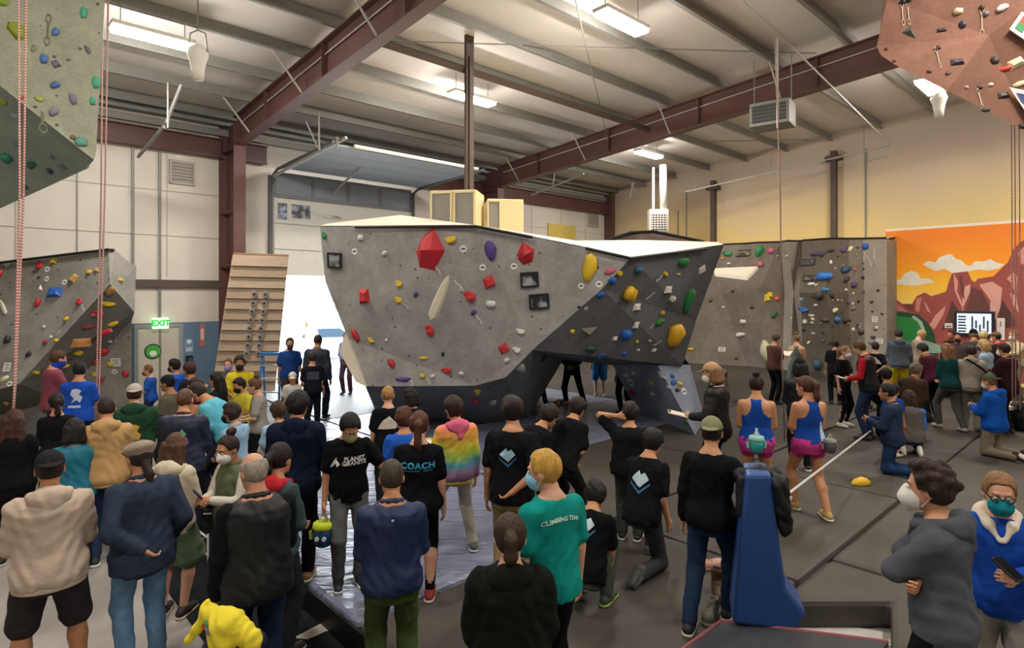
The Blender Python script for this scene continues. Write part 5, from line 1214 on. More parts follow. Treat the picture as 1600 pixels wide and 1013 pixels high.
    # hands: palm, four fingers, thumb
    for i in (0, 1):
        s_, e_, w_, preset = arm[i]; sg = (-1, 1)[i]
        f = (w_ - e_); f /= np.linalg.norm(f)
        inward = Rt @ nv((-sg, .25, 0)); pn = inward - f * (inward @ f); pn /= max(1e-6, np.linalg.norm(pn))   # palm normal
        side = np.cross(pn, f) * (-sg if False else 1)
        fw = Rt @ nv((0, 1, .3));
        if side @ fw < 0: side = -side                                                            # thumb side forward/up
        hsx = S ** .8; H_ = Fld(); curl = .55 if preset in ('side', 'hang', 'pocket') else .9
        base = w_
        H_.cone(base - f * .02 * hsx, base + f * .02 * hsx, .026 * hsx, .026 * hsx, .01)
        for q, L in enumerate((.070, .078, .073, .058)):
            o_ = side * (.030 - .0195 * q) * hsx
            kn = base + f * .088 * hsx + o_
            H_.cone(base + f * .02 * hsx + o_ * .6, kn, .0145 * hsx, .0115 * hsx, .014)
            d1 = f * math.cos(curl * .6) + pn * math.sin(curl * .6); m1 = kn + d1 * L * .52 * hsx
            d2 = f * math.cos(curl * 1.7) + pn * math.sin(curl * 1.7); m2 = m1 + d2 * L * .48 * hsx
            H_.cone(kn, m1, .0098 * hsx, .0088 * hsx, .004); H_.cone(m1, m2, .0088 * hsx, .0072 * hsx, .003)
        t0 = base + f * .025 * hsx + side * .022 * hsx; t1 = t0 + (f * .55 + side * .7 + pn * .35) * .042 * hsx; t2 = t1 + (f * .85 + side * .15 + pn * .4) * .034 * hsx
        H_.cone(t0, t1, .0145 * hsx, .0115 * hsx, .012); H_.cone(t1, t2, .0112 * hsx, .0085 * hsx, .004)
        if preset != 'pocket': parts.append(H_.mesh(max(.0062, min(vox * .5, .014))))
    hw = Matrix.Rotation(rz, 3, 'Z') @ Vector((hc[0], hc[1], 0)); X -= hw.x; Y -= hw.y
    body = link('person', np_mesh('person', parts), skin(skn))
    body.location = (X, Y, z0); body.rotation_euler = (0, 0, rz)
    tag(body, label, 'person')
    def part(name, fld, m, v=vox):
        me = np_mesh(name, [fld.mesh(v)]); o = link(name, me, m, body); return o
    body_M = Matrix.Translation((X, Y, z0)) @ Matrix.Rotation(rz, 4, 'Z')
    out = {'M': body_M, 'root': body, 'arm': arm, 'leg': leg, 'S': S, 'pel': pel, 'Rt': Rt, 'hc': hc, 'Rh': Rh, 'T': T}
    # ---- upper garment
    kind, tcol = top[0], top[1]
    fab = top[2] if len(top) > 2 else 'knit'
    O = off if off is not None else {'tee': .014, 'long': .012, 'hoodie': .022, 'jacket': .024, 'coat': .03, 'tank': .007, 'vest': .026, 'pullover': .016, 'shirt': .017}[kind]
    hem = {'tee': -.10, 'long': -.10, 'hoodie': -.09, 'jacket': -.10, 'coat': -.22, 'tank': -.02, 'vest': -.10, 'pullover': -.08, 'shirt': -.16}[kind]
    g = Fld(.004 if kind != 'tank' else .0015, seed)
    zz = [z for z in zP]; 
    zlo = max(hem, -.15)
    if kind == 'tank':
        sel = [(-.03, .175, .123), (.07, None, None)]
    za = np.linspace(hem if hem > -.15 else -.15, .505, 12)
    aa = np.interp(za, zP, aP); ba = np.interp(za, zP, bP); ya = np.interp(za, zP, yP)
    if kind in ('tee', 'shirt', 'hoodie', 'jacket', 'pullover', 'vest', 'coat'):      # cloth hangs straight from chest
        cm = np.interp(.32, zP, aP); aa = np.where(za < .32, np.maximum(aa, cm * .97), aa); ba = np.where(za < .32, np.maximum(ba, np.interp(.32, zP, bP) * .97), ba)
    if kind != 'tank': hb_ = np.clip((.14 - za) / .1, 0, 1) * (.020 if not fem else .024); aa = aa + hb_; ba = ba + hb_
    if kind in ('hoodie', 'pullover', 'jacket'):                                        # gathered rib at the hem
        aa[0] *= .97; ba[0] *= .97
    g.prof(pel, Rt, list(za * S), list(aa * S + O), list(ba * S + O), list(ya * S), .02)
    if hem < -.15:                                                                      # coat skirt
        g.cone(T((-.05, 0, -.05)), T((-.05, 0, hem + .08)), .13 * S * wf, .13 * S * wf, .05); g.cone(T((.05, 0, -.05)), T((.05, 0, hem + .08)), .13 * S * wf, .13 * S * wf, .05)
    if kind not in ('tank', 'vest'):
        for i in (0, 1):
            s_, e_, w_, _ = arm[i]
            if kind == 'tee':
                m_ = s_ + (e_ - s_) * .72; g.cone(s_, m_, .050 * lw + O, .047 * lw + O * 1.5, .035)
                g.plane(m_ + (e_ - s_) * .0, (e_ - s_) / np.linalg.norm(e_ - s_)) if False else None
            else:
                g.cone(s_, e_, .050 * lw + O * .9, .042 * lw + O, .035); g.cone(e_, w_ - (w_ - e_) * .06, .043 * lw + O * .9, .030 * lw + O * .8, .015)
    if kind == 'tank':
        for sg in (-1, 1):
            g.sub_ell(T((sg * .150, -.06, .435)), nv((.088, .2, .135)) * S, Rt, .01); g.sub_ell(T((sg * .165, .06, .45)), nv((.07, .2, .12)) * S, Rt, .01)
        g.sub_ell(T((0, .02, .54)), nv((.055, .2, .05)) * S, Rt, .01)
    if kind == 'hoodie' or hood:
        pass
    tm = top[3] if len(top) > 3 else cloth(tcol, fab)
    nm = {'tee': 't_shirt', 'long': 'long_sleeved_top', 'hoodie': 'hooded_sweatshirt', 'jacket': 'jacket', 'coat': 'coat', 'tank': 'tank_top', 'vest': 'vest', 'pullover': 'pullover', 'shirt': 'shirt'}[kind]
    garment = part(nm, g, tm); out['top'] = garment
    if kind == 'vest' and len(top) > 4:                                              # sleeves of the garment underneath
        u_ = Fld(.003, seed)
        for i in (0, 1):
            s_, e_, w_, _ = arm[i]; u_.cone(s_, e_, .062 * lw, .053 * lw, .02); u_.cone(e_, w_ - (w_ - e_) * .06, .053 * lw, .040 * lw, .015)
        part('sleeves', u_, cloth(top[4]))
    if kind == 'hoodie':
        hd_ = Fld(.003, seed + 3); yb = lambda z: float(np.interp(z, zP, bP)) + O / S
        hd_.ell(T((0, -.085, .49)), nv((.125, .065, .085)) * S, Rt, .03).cone(T((-.10, -.03, .505)), T((-.058, yb(.46) * .85, .47)), .034 * S, .028 * S, .03).cone(T((.10, -.03, .505)), T((.058, yb(.46) * .85, .47)), .034 * S, .028 * S, .03).cone(T((-.058, yb(.46) * .85, .47)), T((-.016, yb(.38) * 1.02, .385)), .028 * S, .014 * S, .02).cone(T((.058, yb(.46) * .85, .47)), T((.016, yb(.38) * 1.02, .385)), .028 * S, .014 * S, .02)
        hd_.cone(T((-.05, -.10, .50)), T((0, -.12, .385)), .04 * S, .028 * S, .03).cone(T((.05, -.10, .50)), T((0, -.12, .385)), .04 * S, .028 * S, .03)
        ho = link('hood', np_mesh('hood', [hd_.mesh(vox)]), cloth(hoodc) if hoodc else tm, garment)
        rb = Fld(); zb_ = [hem - .03, hem + .025]
        rb.prof(pel, Rt, [v * S for v in zb_], [aa[0] * S + O * .75] * 2, [ba[0] * S + O * .75] * 2, [ya[0] * S] * 2, .01)
        link('hem_rib', np_mesh('hem_rib', [rb.mesh(vox)]), cloth(tcol), garment)
    elif kind in ('jacket', 'coat', 'shirt', 'pullover', 'vest'):
        cl = Fld(); 
        for q in range(10):
            a0, a1 = 2 * math.pi * q / 10, 2 * math.pi * (q + 1) / 10
            cl.cone(T((.068 * math.cos(a0), .012 + .066 * math.sin(a0), .508 - .02 * math.sin(a0))), T((.068 * math.cos(a1), .012 + .066 * math.sin(a1), .508 - .02 * math.sin(a1))), .022 * S, .022 * S, .006)
        link('collar', np_mesh('collar', [cl.mesh(vox * .8)]), cloth(collar) if collar else tm, garment)
    if kind in ('jacket', 'hoodie') and top[1] and len(top) > 5: pass
    # ---- lower garment
    bk, bcol = bot[0], bot[1]; bfab = bot[2] if len(bot) > 2 else ('denim' if bk == 'jeans' else 'knit')
    L_ = Fld(.003 if bk != 'tights' else 0, seed + 1)
    po = {'pants': .013, 'jeans': .010, 'tights': .005, 'shorts': .022, 'hotpants': .007, 'skirt': .015, 'baggy': .022}[bk]
    zh = np.linspace(-.15, max(hem + .05, -.10) if kind != 'tank' else .05, 7)
    L_.prof(pel, Rt, list(zh * S), list(np.interp(zh, zP, aP) * S + po), list(np.interp(zh, zP, bP) * S + po), list(np.interp(zh, zP, yP) * S), .02)
    for i in (0, 1):
        h_, k_, a_, fa = leg[i]
        if bk in ('pants', 'jeans', 'baggy'):
            L_.cone(h_, k_, .083 * lw + po, .058 * lw + po, .035); L_.cone(k_, a_ + (k_ - a_) * .03, .060 * lw + po, (.046 if bk != 'baggy' else .055) * lw + po, .02)
        elif bk == 'tights': L_.cone(h_, k_, .083 * lw + po, .056 * lw + po, .03); L_.cone(k_, k_ + (a_ - k_) * .3, .056 * lw, .058 * lw, .02); L_.cone(k_ + (a_ - k_) * .3, a_, .058 * lw, .039 * lw, .02)
        elif bk == 'shorts': L_.cone(h_, k_ + (h_ - k_) * .05, .085 * lw + po, .072 * lw + po, .035)
        elif bk == 'hotpants': L_.cone(h_, h_ + (k_ - h_) * .28, .090 * lw + po, .080 * lw + po, .03)
        elif bk == 'skirt': L_.cone(h_ + (k_ - h_) * .1, h_ + (k_ - h_) * .82, .085 * lw + po, .13 * lw + po, .05)
    if bk == 'hotpants':
        for i in (0, 1): L_.plane(leg[i][0] + (leg[i][1] - leg[i][0]) * .34, (leg[i][1] - leg[i][0]) / np.linalg.norm(leg[i][1] - leg[i][0])) if False else None
    nm = {'pants': 'trousers', 'jeans': 'jeans', 'tights': 'leggings', 'shorts': 'shorts', 'hotpants': 'shorts', 'skirt': 'skirt', 'baggy': 'trousers'}[bk]
    out['bot'] = part(nm, L_, cloth(bcol, bfab))
    # ---- shoes
    if shoe:
        for i in (0, 1):
            h_, k_, a_, fa = leg[i]
            if fa == 180: d = nv((0, -1, 0)); dn = nv((0, -.35, -1)); dn /= np.linalg.norm(dn); d = nv((0, -.55, -.85)) if False else nv((0, -.94, -.2)); dn = nv((0, -.3, .95))
            else: d = nv((math.sin(-R(fa)), math.cos(R(fa)), 0)); dn = nv((0, 0, -1))
            if fa == 180:
                sf = Fld(); A = a_ + nv((0, -.02, .0)); tip = nv((a_[0], a_[1] - .14 * S, .035))
                sf.cone(A, tip, .044 * S, .036 * S, .02).cone(A, A + nv((0, .03, .05)) * S, .042 * S, .045 * S, .02)
                sh_ = part('shoe', sf, cloth(shoe, 'shell'), vox * .8)
                so = Fld(); so.cone(A + nv((0, -.035, .035)) * S, tip + nv((0, -.02, .015)) * S, .036 * S, .032 * S, .01); so.plane(nv((0, A[1] + .0, 0)), (0, 1, -.3))
                if Y < 13: link('sole', np_mesh('sole', [so.mesh(vox * .8)]), mat('shoe sole ' + sole, sole, .7), sh_)
                continue
            A = a_ + nv((0, 0, -.01)) * S; heel = nv((a_[0], a_[1], 0)) - d * .045 * S; toe = nv((a_[0], a_[1], 0)) + d * .165 * S
            sf = Fld(); sf.cone(heel + nv((0, 0, .045)) * S, toe + nv((0, 0, .030)) * S, .043 * S, .040 * S, .02).cone(A, A + d * .05 * S - nv((0, 0, .03)) * S, .046 * S, .044 * S, .03)
            sf.plane((0, 0, .012), (0, 0, -1))
            sh_ = part('shoe', sf, cloth(shoe, 'shell'), min(vox * .95, .024))
            so = Fld(); so.cone(heel + nv((0, 0, .022)) * S, toe + nv((0, 0, .022)) * S, .049 * S, .046 * S, .01); so.plane((0, 0, .028 * S), (0, 0, 1)).plane((0, 0, .0), (0, 0, -1))
            if Y < 9: link('sole', np_mesh('sole', [so.mesh(min(vox * .9, .014))]), mat('shoe sole ' + sole, sole, .7), sh_)
    # ---- hair
    hk = hair[0]; hm = hairm(hair[1]) if hk != 'bald' else None
    inf = {'short': .013, 'crop': .006, 'curly': .020, 'long': .016, 'pony': .012, 'bun': .012, 'bob': .020, 'mop': .024, 'braid': .014, 'fringe': .008}.get(hk, .012)
    under = hat is not None
    if under: inf = min(inf, .008)
    if hk != 'bald':
        f_ = Fld(.0045 if hk in ('curly', 'mop') else .002, seed)
        f_.ell(Hd((0, -.012, .030)), (nv((.077, .097, .10)) + inf) * hs, ax_, .02)
        if hk == 'curly' and not under:
            rr = random.Random(seed)
            for q in range(44):
                a = rr.uniform(0, 6.283); e = rr.uniform(-.1, 1.3)
                p = nv((math.cos(a) * math.cos(e) * .094, math.sin(a) * math.cos(e) * .110 - .012, math.sin(e) * .120 + .03))
                if p[1] > .05 and p[2] < .08: continue
                f_.ell(Hd(p), nv((.022, .022, .022)) * hs * rr.uniform(.8, 1.3), ax_, .012)
        n_f = Rh @ nv((0, 1, -.25)); n_d = Rh @ nv((0, .35, -1))
        f_.wedge(Hd((0, .055, .06)), n_f, Hd((0, .05, .082)), n_d)                          # forehead line
        f_.wedge(Hd((0, -.005, .0)), Rh @ nv((0, 1, 0)), Hd((0, 0, .012)), Rh @ nv((0, 0, -1)))  # in front of the ears
        if hk in ('short', 'crop', 'curly', 'mop', 'pony', 'bun', 'fringe'): f_.plane(Hd((0, -.06, -.068 if hk != 'mop' else -.09)), Rh @ nv((0, .25, -1)))
        if hk == 'fringe': f_.plane(Hd((0, -.02, .075)), Rh @ nv((0, .25, 1)))
        f2 = Fld(.003, seed + 5)
        if hk == 'long':
            ln = hair[2] if len(hair) > 2 else .30
            for sg in (-.055, 0, .055): f2.cone(Hd((sg, -.075, .02)), Hd((sg * 1.5, -.095, -ln)), .052 * hs, .038 * hs, .03)
            for sg in (-1, 1): f2.cone(Hd((sg * .078, -.03, .03)), Hd((sg * .088, -.03, -ln * .6)), .026 * hs, .022 * hs, .03)
        elif hk == 'bob':
            for sg in (-.05, 0, .05): f2.cone(Hd((sg, -.075, .02)), Hd((sg * 1.4, -.085, -.09)), .055 * hs, .045 * hs, .03)
            for sg in (-1, 1): f2.cone(Hd((sg * .08, -.02, .03)), Hd((sg * .085, -.015, -.09)), .026 * hs, .022 * hs, .03)
        elif hk == 'pony':
            ln = hair[2] if len(hair) > 2 else .24
            f2.cone(Hd((0, -.11, .05)), Hd((0, -.145, .02)), .03 * hs, .034 * hs, .02).cone(Hd((0, -.145, .02)), Hd((0, -.14, -ln * .6)), .036 * hs, .034 * hs, .02).cone(Hd((0, -.14, -ln * .6)), Hd((.01, -.125, -ln)), .034 * hs, .012 * hs, .02)
        elif hk == 'bun': f2.ell(Hd((0, -.075, .145)), nv((.048, .048, .042)) * hs, ax_, .02)
        elif hk == 'braid': f2.cone(Hd((0, -.09, -.03)), Hd((0, -.12, -.12)), .034, .03, .02).cone(Hd((0, -.12, -.12)), Hd((.01, -.13, -.33)), .03, .014, .02)
        pr_ = [f_.mesh(hf * 1.1)]
        if f2.pr: pr_.append(f2.mesh(hf * 1.2))
        link('hair', np_mesh('hair', pr_), hm, body)
    # ---- headgear
    if hat:
        hk_, hcol = hat[0], hat[1]; hm_ = cloth(hcol)
        c_ = Fld(); 
        if hk_ in ('cap', 'capback'):
            c_.ell(Hd((0, -.008, .038)), nv((.090, .110, .104)) * hs, ax_, .01).plane(Hd((0, 0, .045)), Rh @ nv((0, .12, -1)))
            cp_ = part('cap', c_, hm_, hf)
            br = Fld(); sg = 1 if hk_ == 'cap' else -1
            br.ell(Hd((0, sg * .105, .048)), nv((.072, .085, .010)) * hs, ax_ @ rotm(0, 10 * sg, 0), .005).plane(Hd((0, sg * .07, 0)), Rh @ nv((0, -sg, 0)))
            link('brim', np_mesh('brim', [br.mesh(min(hf, .012))]), cloth(hat[2]) if len(hat) > 2 else hm_, cp_)
        elif hk_ == 'flat':
            c_.ell(Hd((0, -.012, .068)), nv((.105, .125, .055)) * hs, ax_ @ rotm(0, 12, 0), .02).ell(Hd((0, -.01, .05)), nv((.088, .105, .07)) * hs, ax_, .03).plane(Hd((0, 0, .03)), Rh @ nv((0, .1, -1)))
            cp_ = part('flat_cap', c_, hm_, hf)
            br = Fld(); br.ell(Hd((0, .10, .05)), nv((.07, .06, .012)) * hs, ax_ @ rotm(0, 15, 0), .005); link('brim', np_mesh('brim', [br.mesh(min(hf, .012))]), hm_, cp_)
        elif hk_ == 'beanie':
            c_.ell(Hd((0, -.008, .045)), nv((.091, .110, .112)) * hs, ax_, .01).plane(Hd((0, 0, .02)), Rh @ nv((0, .2, -1)))
            cp_ = part('beanie', c_, hm_, hf)
        elif hk_ == 'wide':
            c_.ell(Hd((0, -.008, .05)), nv((.088, .106, .10)) * hs, ax_, .01).ell(Hd((0, 0, .06)), nv((.15, .16, .012)) * hs, ax_, .01).plane(Hd((0, 0, .04)), Rh @ nv((0, 0, -1)))
            part('hat', c_, hm_, hf)
    # ---- face: eyes, brows, mask, glasses
    toward = abs(((yaw + tw + hyaw + 180) % 360) - 180)
    if toward > 50 and Y < 12:
        for sg in (-1, 1):
            e_ = Fld(); e_.ell(Hd((sg * .031, .089, .008)), nv((.012, .010, .009)) * hs, ax_); me = np_mesh('eye', [e_.mesh(.0045 if Y < 7 else .008)])
            link('eye', me, mat('eye white', '#d8d2c8', .3), body)
            if Y < 7:
                p_ = Fld(); p_.ell(Hd((sg * .031, .0965, .008)), nv((.0055, .005, .006)) * hs, ax_); link('iris', np_mesh('iris', [p_.mesh(.003)]), mat('dark iris', '#2a1d16', .3), body)
                w_ = Fld(); w_.cone(Hd((sg * .014, .096, .031)), Hd((sg * .046, .086, .034)), .0052, .004, .003); link('eyebrow', np_mesh('eyebrow', [w_.mesh(.004)]), hairm(hair[1]) if hk != 'bald' else hairm('#4a3a30'), body)
    if mask:
        mk = mask if isinstance(mask, (tuple, list)) else ('cup', mask)
        m_ = Fld(); 
        if mk[0] == 'kn95':
            m_.ell(Hd((0, .062, -.052)), nv((.066, .082, .066)) * hs, ax_, .01).cone(Hd((0, .10, .0)), Hd((0, .128, -.055)), .018 * hs, .012 * hs, .03).cone(Hd((0, .128, -.055)), Hd((0, .098, -.112)), .012 * hs, .016 * hs, .03)
            m_.plane(Hd((0, .03, 0)), Rh @ nv((0, -1, -.15))).plane(Hd((0, 0, .004)), Rh @ nv((0, -.2, 1)))
        elif mk[0] == 'gaiter':
            m_.ell(Hd((0, .03, -.055)), nv((.073, .090, .072)) * hs, ax_, .02).cone(Hd((0, .0, -.07)), Hd((0, -.015, -.16)), .072 * hs, .078 * hs, .03).plane(Hd((0, 0, -.012)), Rh @ nv((0, -.1, 1)))
        else:
            m_.ell(Hd((0, .048, -.052)), nv((.067, .074, .066)) * hs, ax_, .01).cone(Hd((0, .098, -.005)), Hd((0, .116, -.045)), .014 * hs, .018 * hs, .025).plane(Hd((0, .022, 0)), Rh @ nv((0, -1, -.1))).plane(Hd((0, 0, .002)), Rh @ nv((0, -.25, 1)))
        mo = part('face_mask' if mk[0] != 'gaiter' else 'neck_gaiter', m_, cloth(mk[1]), hf)
        if Y < 7.5 and mk[0] != 'gaiter':
            for sg in (-1, 1):
                l_ = Fld(); l_.cone(Hd((sg * .062, .035, -.02)), Hd((sg * .084, -.012, .018)), .0032, .0032, .001).cone(Hd((sg * .060, .035, -.085)), Hd((sg * .082, -.016, -.022)), .0032, .0032, .001)
                link('ear_loop', np_mesh('ear_loop', [l_.mesh(.0036)]), cloth('#d8d8d4'), mo)
    if glasses:
        g_ = MB(); H3 = lambda p: Vector(Hd(p))
        for sg in (-1, 1):
            g_.tube([H3((sg * .033 + .024 * math.cos(a), .112 - .012 * abs(math.cos(a)), .008 + .018 * math.sin(a))) for a in [2 * math.pi * q / 12 for q in range(13)]], .0032, 5)
            g_.tube([H3((sg * .057, .10, .012)), H3((sg * .084, .0, .012))], .003, 5)
        g_.tube([H3((-.009, .112, .01)), H3((.009, .112, .01))], .003, 5)
        g_.build('glasses', mat('black glasses', glasses, .3), body)
    # ---- prints on the garment
    if prints:
        me = garment.data; bv = BVHTree.FromPolygons([v.co for v in me.vertices], [tuple(p.vertices) for p in me.polygons])
        for pr in prints: decal(garment, bv, out, **pr)
    return out
def decal(garment, bv, P, txt=None, poly=None, size=.1, z=.30, x=0., side='back', color='#dddddd', bold=0.0, arc=0., name='lettering', spacing=1.0, rot=0):
    """flat print laid onto the cloth: text or a polygon list (units metres, x right as read, z up)"""
    S, pel, Rt = P['S'], P['pel'], P['Rt']
    if txt: vs, fs = text_mesh(txt, size, bold, spacing); pts = [(v.x, v.y) for v in vs]
    else: pts = [(a * size, b * size) for a, b in poly]; fs = [tuple(range(len(poly)))]
    if arc: pts = [(math.sin(a * arc) / arc * (1 - 0 * b), b - (1 - math.cos(a * arc)) / arc) for a, b in pts]
    if rot: c, s_ = math.cos(R(rot)), math.sin(R(rot)); pts = [(a * c - b * s_, a * s_ + b * c) for a, b in pts]
    sg = -1 if side == 'back' else 1
    # refine
    bm = bmesh.new(); vv = [bm.verts.new((a, b, 0)) for a, b in pts]
    for f in fs:
        try: bm.faces.new([vv[i] for i in f])
        except ValueError: pass
    bmesh.ops.triangulate(bm, faces=bm.faces)
    if not txt: bmesh.ops.subdivide_edges(bm, edges=bm.edges, cuts=3, use_grid_fill=True)
    M = Matrix([list(r) for r in Rt])
    for v in bm.verts:
        lx = (x + v.co.x) * (1 if side == 'back' else -1); lz = z * S + v.co.y
        o_ = Vector(pel) + M @ Vector((lx, sg * .8, lz)); d = M @ Vector((0, -sg, 0))
        hit = bv.ray_cast(o_, d)[0]
        v.co = (hit - d * .006) if hit is not None else Vector(pel) + M @ Vector((lx, sg * .12, lz))
    me = bpy.data.meshes.new(name); bm.to_mesh(me); bm.free()
    return link(name, me, mat('print ' + color, color, .8), garment)

# ---------------------------------------------------------------- the crowd
peak = [(-.5, -.25), (.5, -.25), (.32, .05), (.18, .0), (.02, .35), (-.16, .08), (-.3, .12)]
book = [(-.5, .0), (-.05, .45), (.05, .25), (.28, .38), (.5, .05), (.05, -.42)]
bookd = [(-.55, -.08), (.05, -.52), (.55, -.02), (.55, -.14), (.05, -.66), (-.55, -.2)]
lion = [(-.3, -.5), (-.1, -.2), (-.35, .1), (-.2, .45), (.1, .5), (.35, .35), (.2, .1), (.4, -.1), (.25, -.5), (.05, -.3)]
SKN, SKT, SKD, SKP = '#b5825f', '#a06f4e', '#7a5038', '#c4967c'
BLKC, NAVY, JEAN, LJEAN = '#17181b', '#1b2338', '#22304c', '#5d7f9f'
P = person
# --- left foreground, on the concrete
P(78, 668, 'person in beige hoodie, dark shorts and black backward cap, leftmost in the foreground', h=1.80, on='f', Y=4.25, yaw=0, top=('hoodie', '#b3a393'), bot=('shorts', '#2f2a2e'), shoe='#3a3a3c', hair=('short', '#1d1614'), hat=('capback', '#1f2022'), arms=('front', 'front'), legs='wide', w=1.12, skn=SKT)
P(217, 678, 'person in navy denim shirt, grey flat cap and light jeans with long dark hair', h=1.78, on='f', Y=4.55, yaw=14, top=('shirt', '#2b3648', 'denim'), bot=('jeans', LJEAN), shoe='#5a4a3a', hair=('braid', '#2a201c'), hat=('flat', '#8b7d70'), arms=('back', 'pocket'), legs='stand', w=1.1, hyaw=14, skn=SKN)
P(167, 612, 'person in tan hoodie and dark blue jeans with short dark hair', h=1.80, on='f', Y=6.4, yaw=-4, top=('hoodie', '#b08d5f'), bot=('jeans', JEAN), shoe='#2c3038', hair=('crop', '#2c221d'), arms=('front', 'front'), w=1.05)
P(116, 645, 'person with dark curly bob hair in teal jacket behind the beige hoodie', h=1.58, on='f', Y=6.2, yaw=0, top=('jacket', '#15657a', 'shell'), bot=('pants', BLKC), hair=('bob', '#1a1412'), fem=True, w=1.1, arms=('front', 'front'))
P(22, 640, 'person with long reddish brown hair in black coat at the left edge', h=1.64, on='f', Y=6.4, yaw=-10, top=('coat', '#121214'), bot=('pants', BLKC), hair=('long', '#3a2018', .28), fem=True, arms=('front', 'front'))
P(88, 606, 'person with dark hair in black top in front of the maroon shirt', h=1.64, on='f', Y=7.5, yaw=5, top=('long', '#131316'), bot=('pants', BLKC), hair=('pony', '#1a1311', .2), fem=True, arms=('front', 'front'))
hMAR = P(91, 542, 'person in maroon t-shirt with royal blue neck gaiter looking at a phone', h=1.78, on='m', Y=9.2, yaw=-70, top=('tee', '#7a3f4c'), bot=('jeans', '#3a3f4a'), hair=('short', '#4a3020'), mask=('gaiter', '#1f3a9a'), arms=('phone', 'phone'), skn=SKP, hp=15)
P(125, 560, 'person in blue t-shirt with white back print beside the maroon shirt', h=1.66, on='m', Y=8.6, yaw=-25, top=('tee', '#1d4aa8'), bot=('jeans', '#23262e'), hair=('short', '#17120f'), arms=('front', 'front'), w=1.05, hyaw=12,
  prints=(dict(poly=lion, size=.20, z=.30, x=.02, color='#b9c2d6', name='back_print'), dict(poly=[(-.5, -.1), (.5, -.1), (.5, .1), (-.5, .1)], size=.16, z=.14, color='#b9c2d6', name='back_print')))
P(210, 594, 'person in dark green hoodie with gold back print and pale backward cap', h=1.78, on='f', Y=7.4, yaw=-5, top=('hoodie', '#22402c'), bot=('pants', '#24262a'), hair=('short', '#3a2a20'), hat=('capback', '#a59d92'), arms=('front', 'front'), w=1.15, skn=SKP, prints=(dict(poly=lion, size=.22, z=.22, color='#c09a3a', name='back_print'),))
P(231, 568, 'child in blue t-shirt standing in front of the cream exit door', h=1.42, on='f', Y=12.2, yaw=75, top=('tee', '#2350a0'), bot=('pants', '#1d2a4a'), hair=('short', '#6a4a2c'), mask='#7a4a40', arms=('front', 'front'), skn=SKP)
P(272, 555, 'person in blue t-shirt with black hair right of the exit door', h=1.66, on='f', Y=11.2, yaw=60, top=('tee', '#1f55b8'), bot=('pants', '#1d1f26'), hair=('mop', '#14100f'), mask='#23262c', arms=('front', 'side'), skn=SKN)
P(262, 582, 'person in olive shirt and black cap looking left', h=1.68, on='f', Y=8.9, yaw=55, top=('tee', '#5a584a'), bot=('pants', '#1d1f22'), hair=('short', '#17120f'), hat=('capback', '#1d1e22'), arms=('front', 'front'), skn=SKT)
P(289, 598, 'person in navy jacket with bright coloured logo on the back', h=1.82, on='f', Y=6.8, yaw=-18, top=('jacket', '#1c2236', 'shell'), bot=('pants', '#1c1e26'), hair=('crop', '#5a3e2c'), arms=('front', 'front'), w=1.15, skn=SKN,
  prints=(dict(poly=[(-.5, -.2), (-.1, .0), (.1, -.3), (-.3, -.4)], size=.22, z=.30, color='#c05a5a', name='back_print'), dict(poly=[(-.1, .0), (.2, .4), (.4, .1), (.1, -.1)], size=.22, z=.30, color='#5aa06a', name='back_print'), dict(poly=[(.1, -.3), (.4, -.05), (.5, -.35), (.2, -.5)], size=.22, z=.30, color='#6a4a9a', name='back_print')))
P(275, 672, 'person with long wavy brown hair in cream hoodie and green skirt', h=1.63, on='f', Y=5.35, yaw=-28, top=('hoodie', '#c6bca4'), bot=('skirt', '#5a6c54'), shoe='#2a2220', sole='#c9b89a', hair=('long', '#4a3222', .26), fem=True, arms=('front', 'front'), skn=SKP)
P(309, 588, 'person in light blue t-shirt bending forward with a hand on the hip', h=1.84, on='f', zup=.15, Y=7.5, yaw=62, top=('tee', '#5aa9bd'), bot=('pants', '#23242c'), hair=('short', '#2a201a'), mask='#7a2f3c', arms=('hang', 'hip'), lean=30, legs='bend', hp=42, skn=SKN)
P(305, 560, 'person in neon yellow vest with dark hair looking left', h=1.72, on='f', Y=8.3, yaw=70, top=('tank', '#a8c228'), bot=('pants', '#15161a'), hair=('mop', '#2a1d18'), mask='#4a3a3a', arms=('front', 'side'), skn=SKN)
P(296, 551, 'person in black top with reddish dark hair under the blue wall box', h=1.72, on='f', Y=10.2, yaw=40, top=('tee', '#1b1c20'), bot=('pants', '#15161a'), hair=('mop', '#3a1f18'), arms=('side', 'side'))
P(337, 575, 'person with long dark hair in black top, hand raised to the chin', h=1.62, on='f', Y=9.6, yaw=60, top=('tee', '#201c1e'), bot=('pants', '#15161a'), hair=('long', '#17110f', .2), fem=True, arms=('face', 'front'), skn=SKN)
P(357, 553, 'person in dark grey sweatshirt with a purple face mask', h=1.66, on='f', Y=11.4, yaw=165, top=('pullover', '#4b4a4d'), bot=('pants', '#2a2a30'), hair=('short', '#6a4c3a'), mask='#8f82b5', arms=('front', 'front'), skn=SKP)
P(375, 543, 'tall person in yellow shirt with black mask near the wooden board', h=1.80, on='f', Y=10.6, yaw=172, top=('tee', '#cdbb2c'), bot=('pants', '#2a2a30'), hair=('mop', '#2a2320'), mask='#2a2b30', arms=('side', 'front'), skn=SKT)
P(374, 577, 'child in yellow t-shirt with dark mask looking down', h=1.52, on='f', Y=9.7, yaw=125, top=('tee', '#c9bd3a'), bot=('pants', '#22242a'), hair=('mop', '#17110f'), mask='#1d1e22', arms=('front', 'front'), hp=20, skn=SKN)
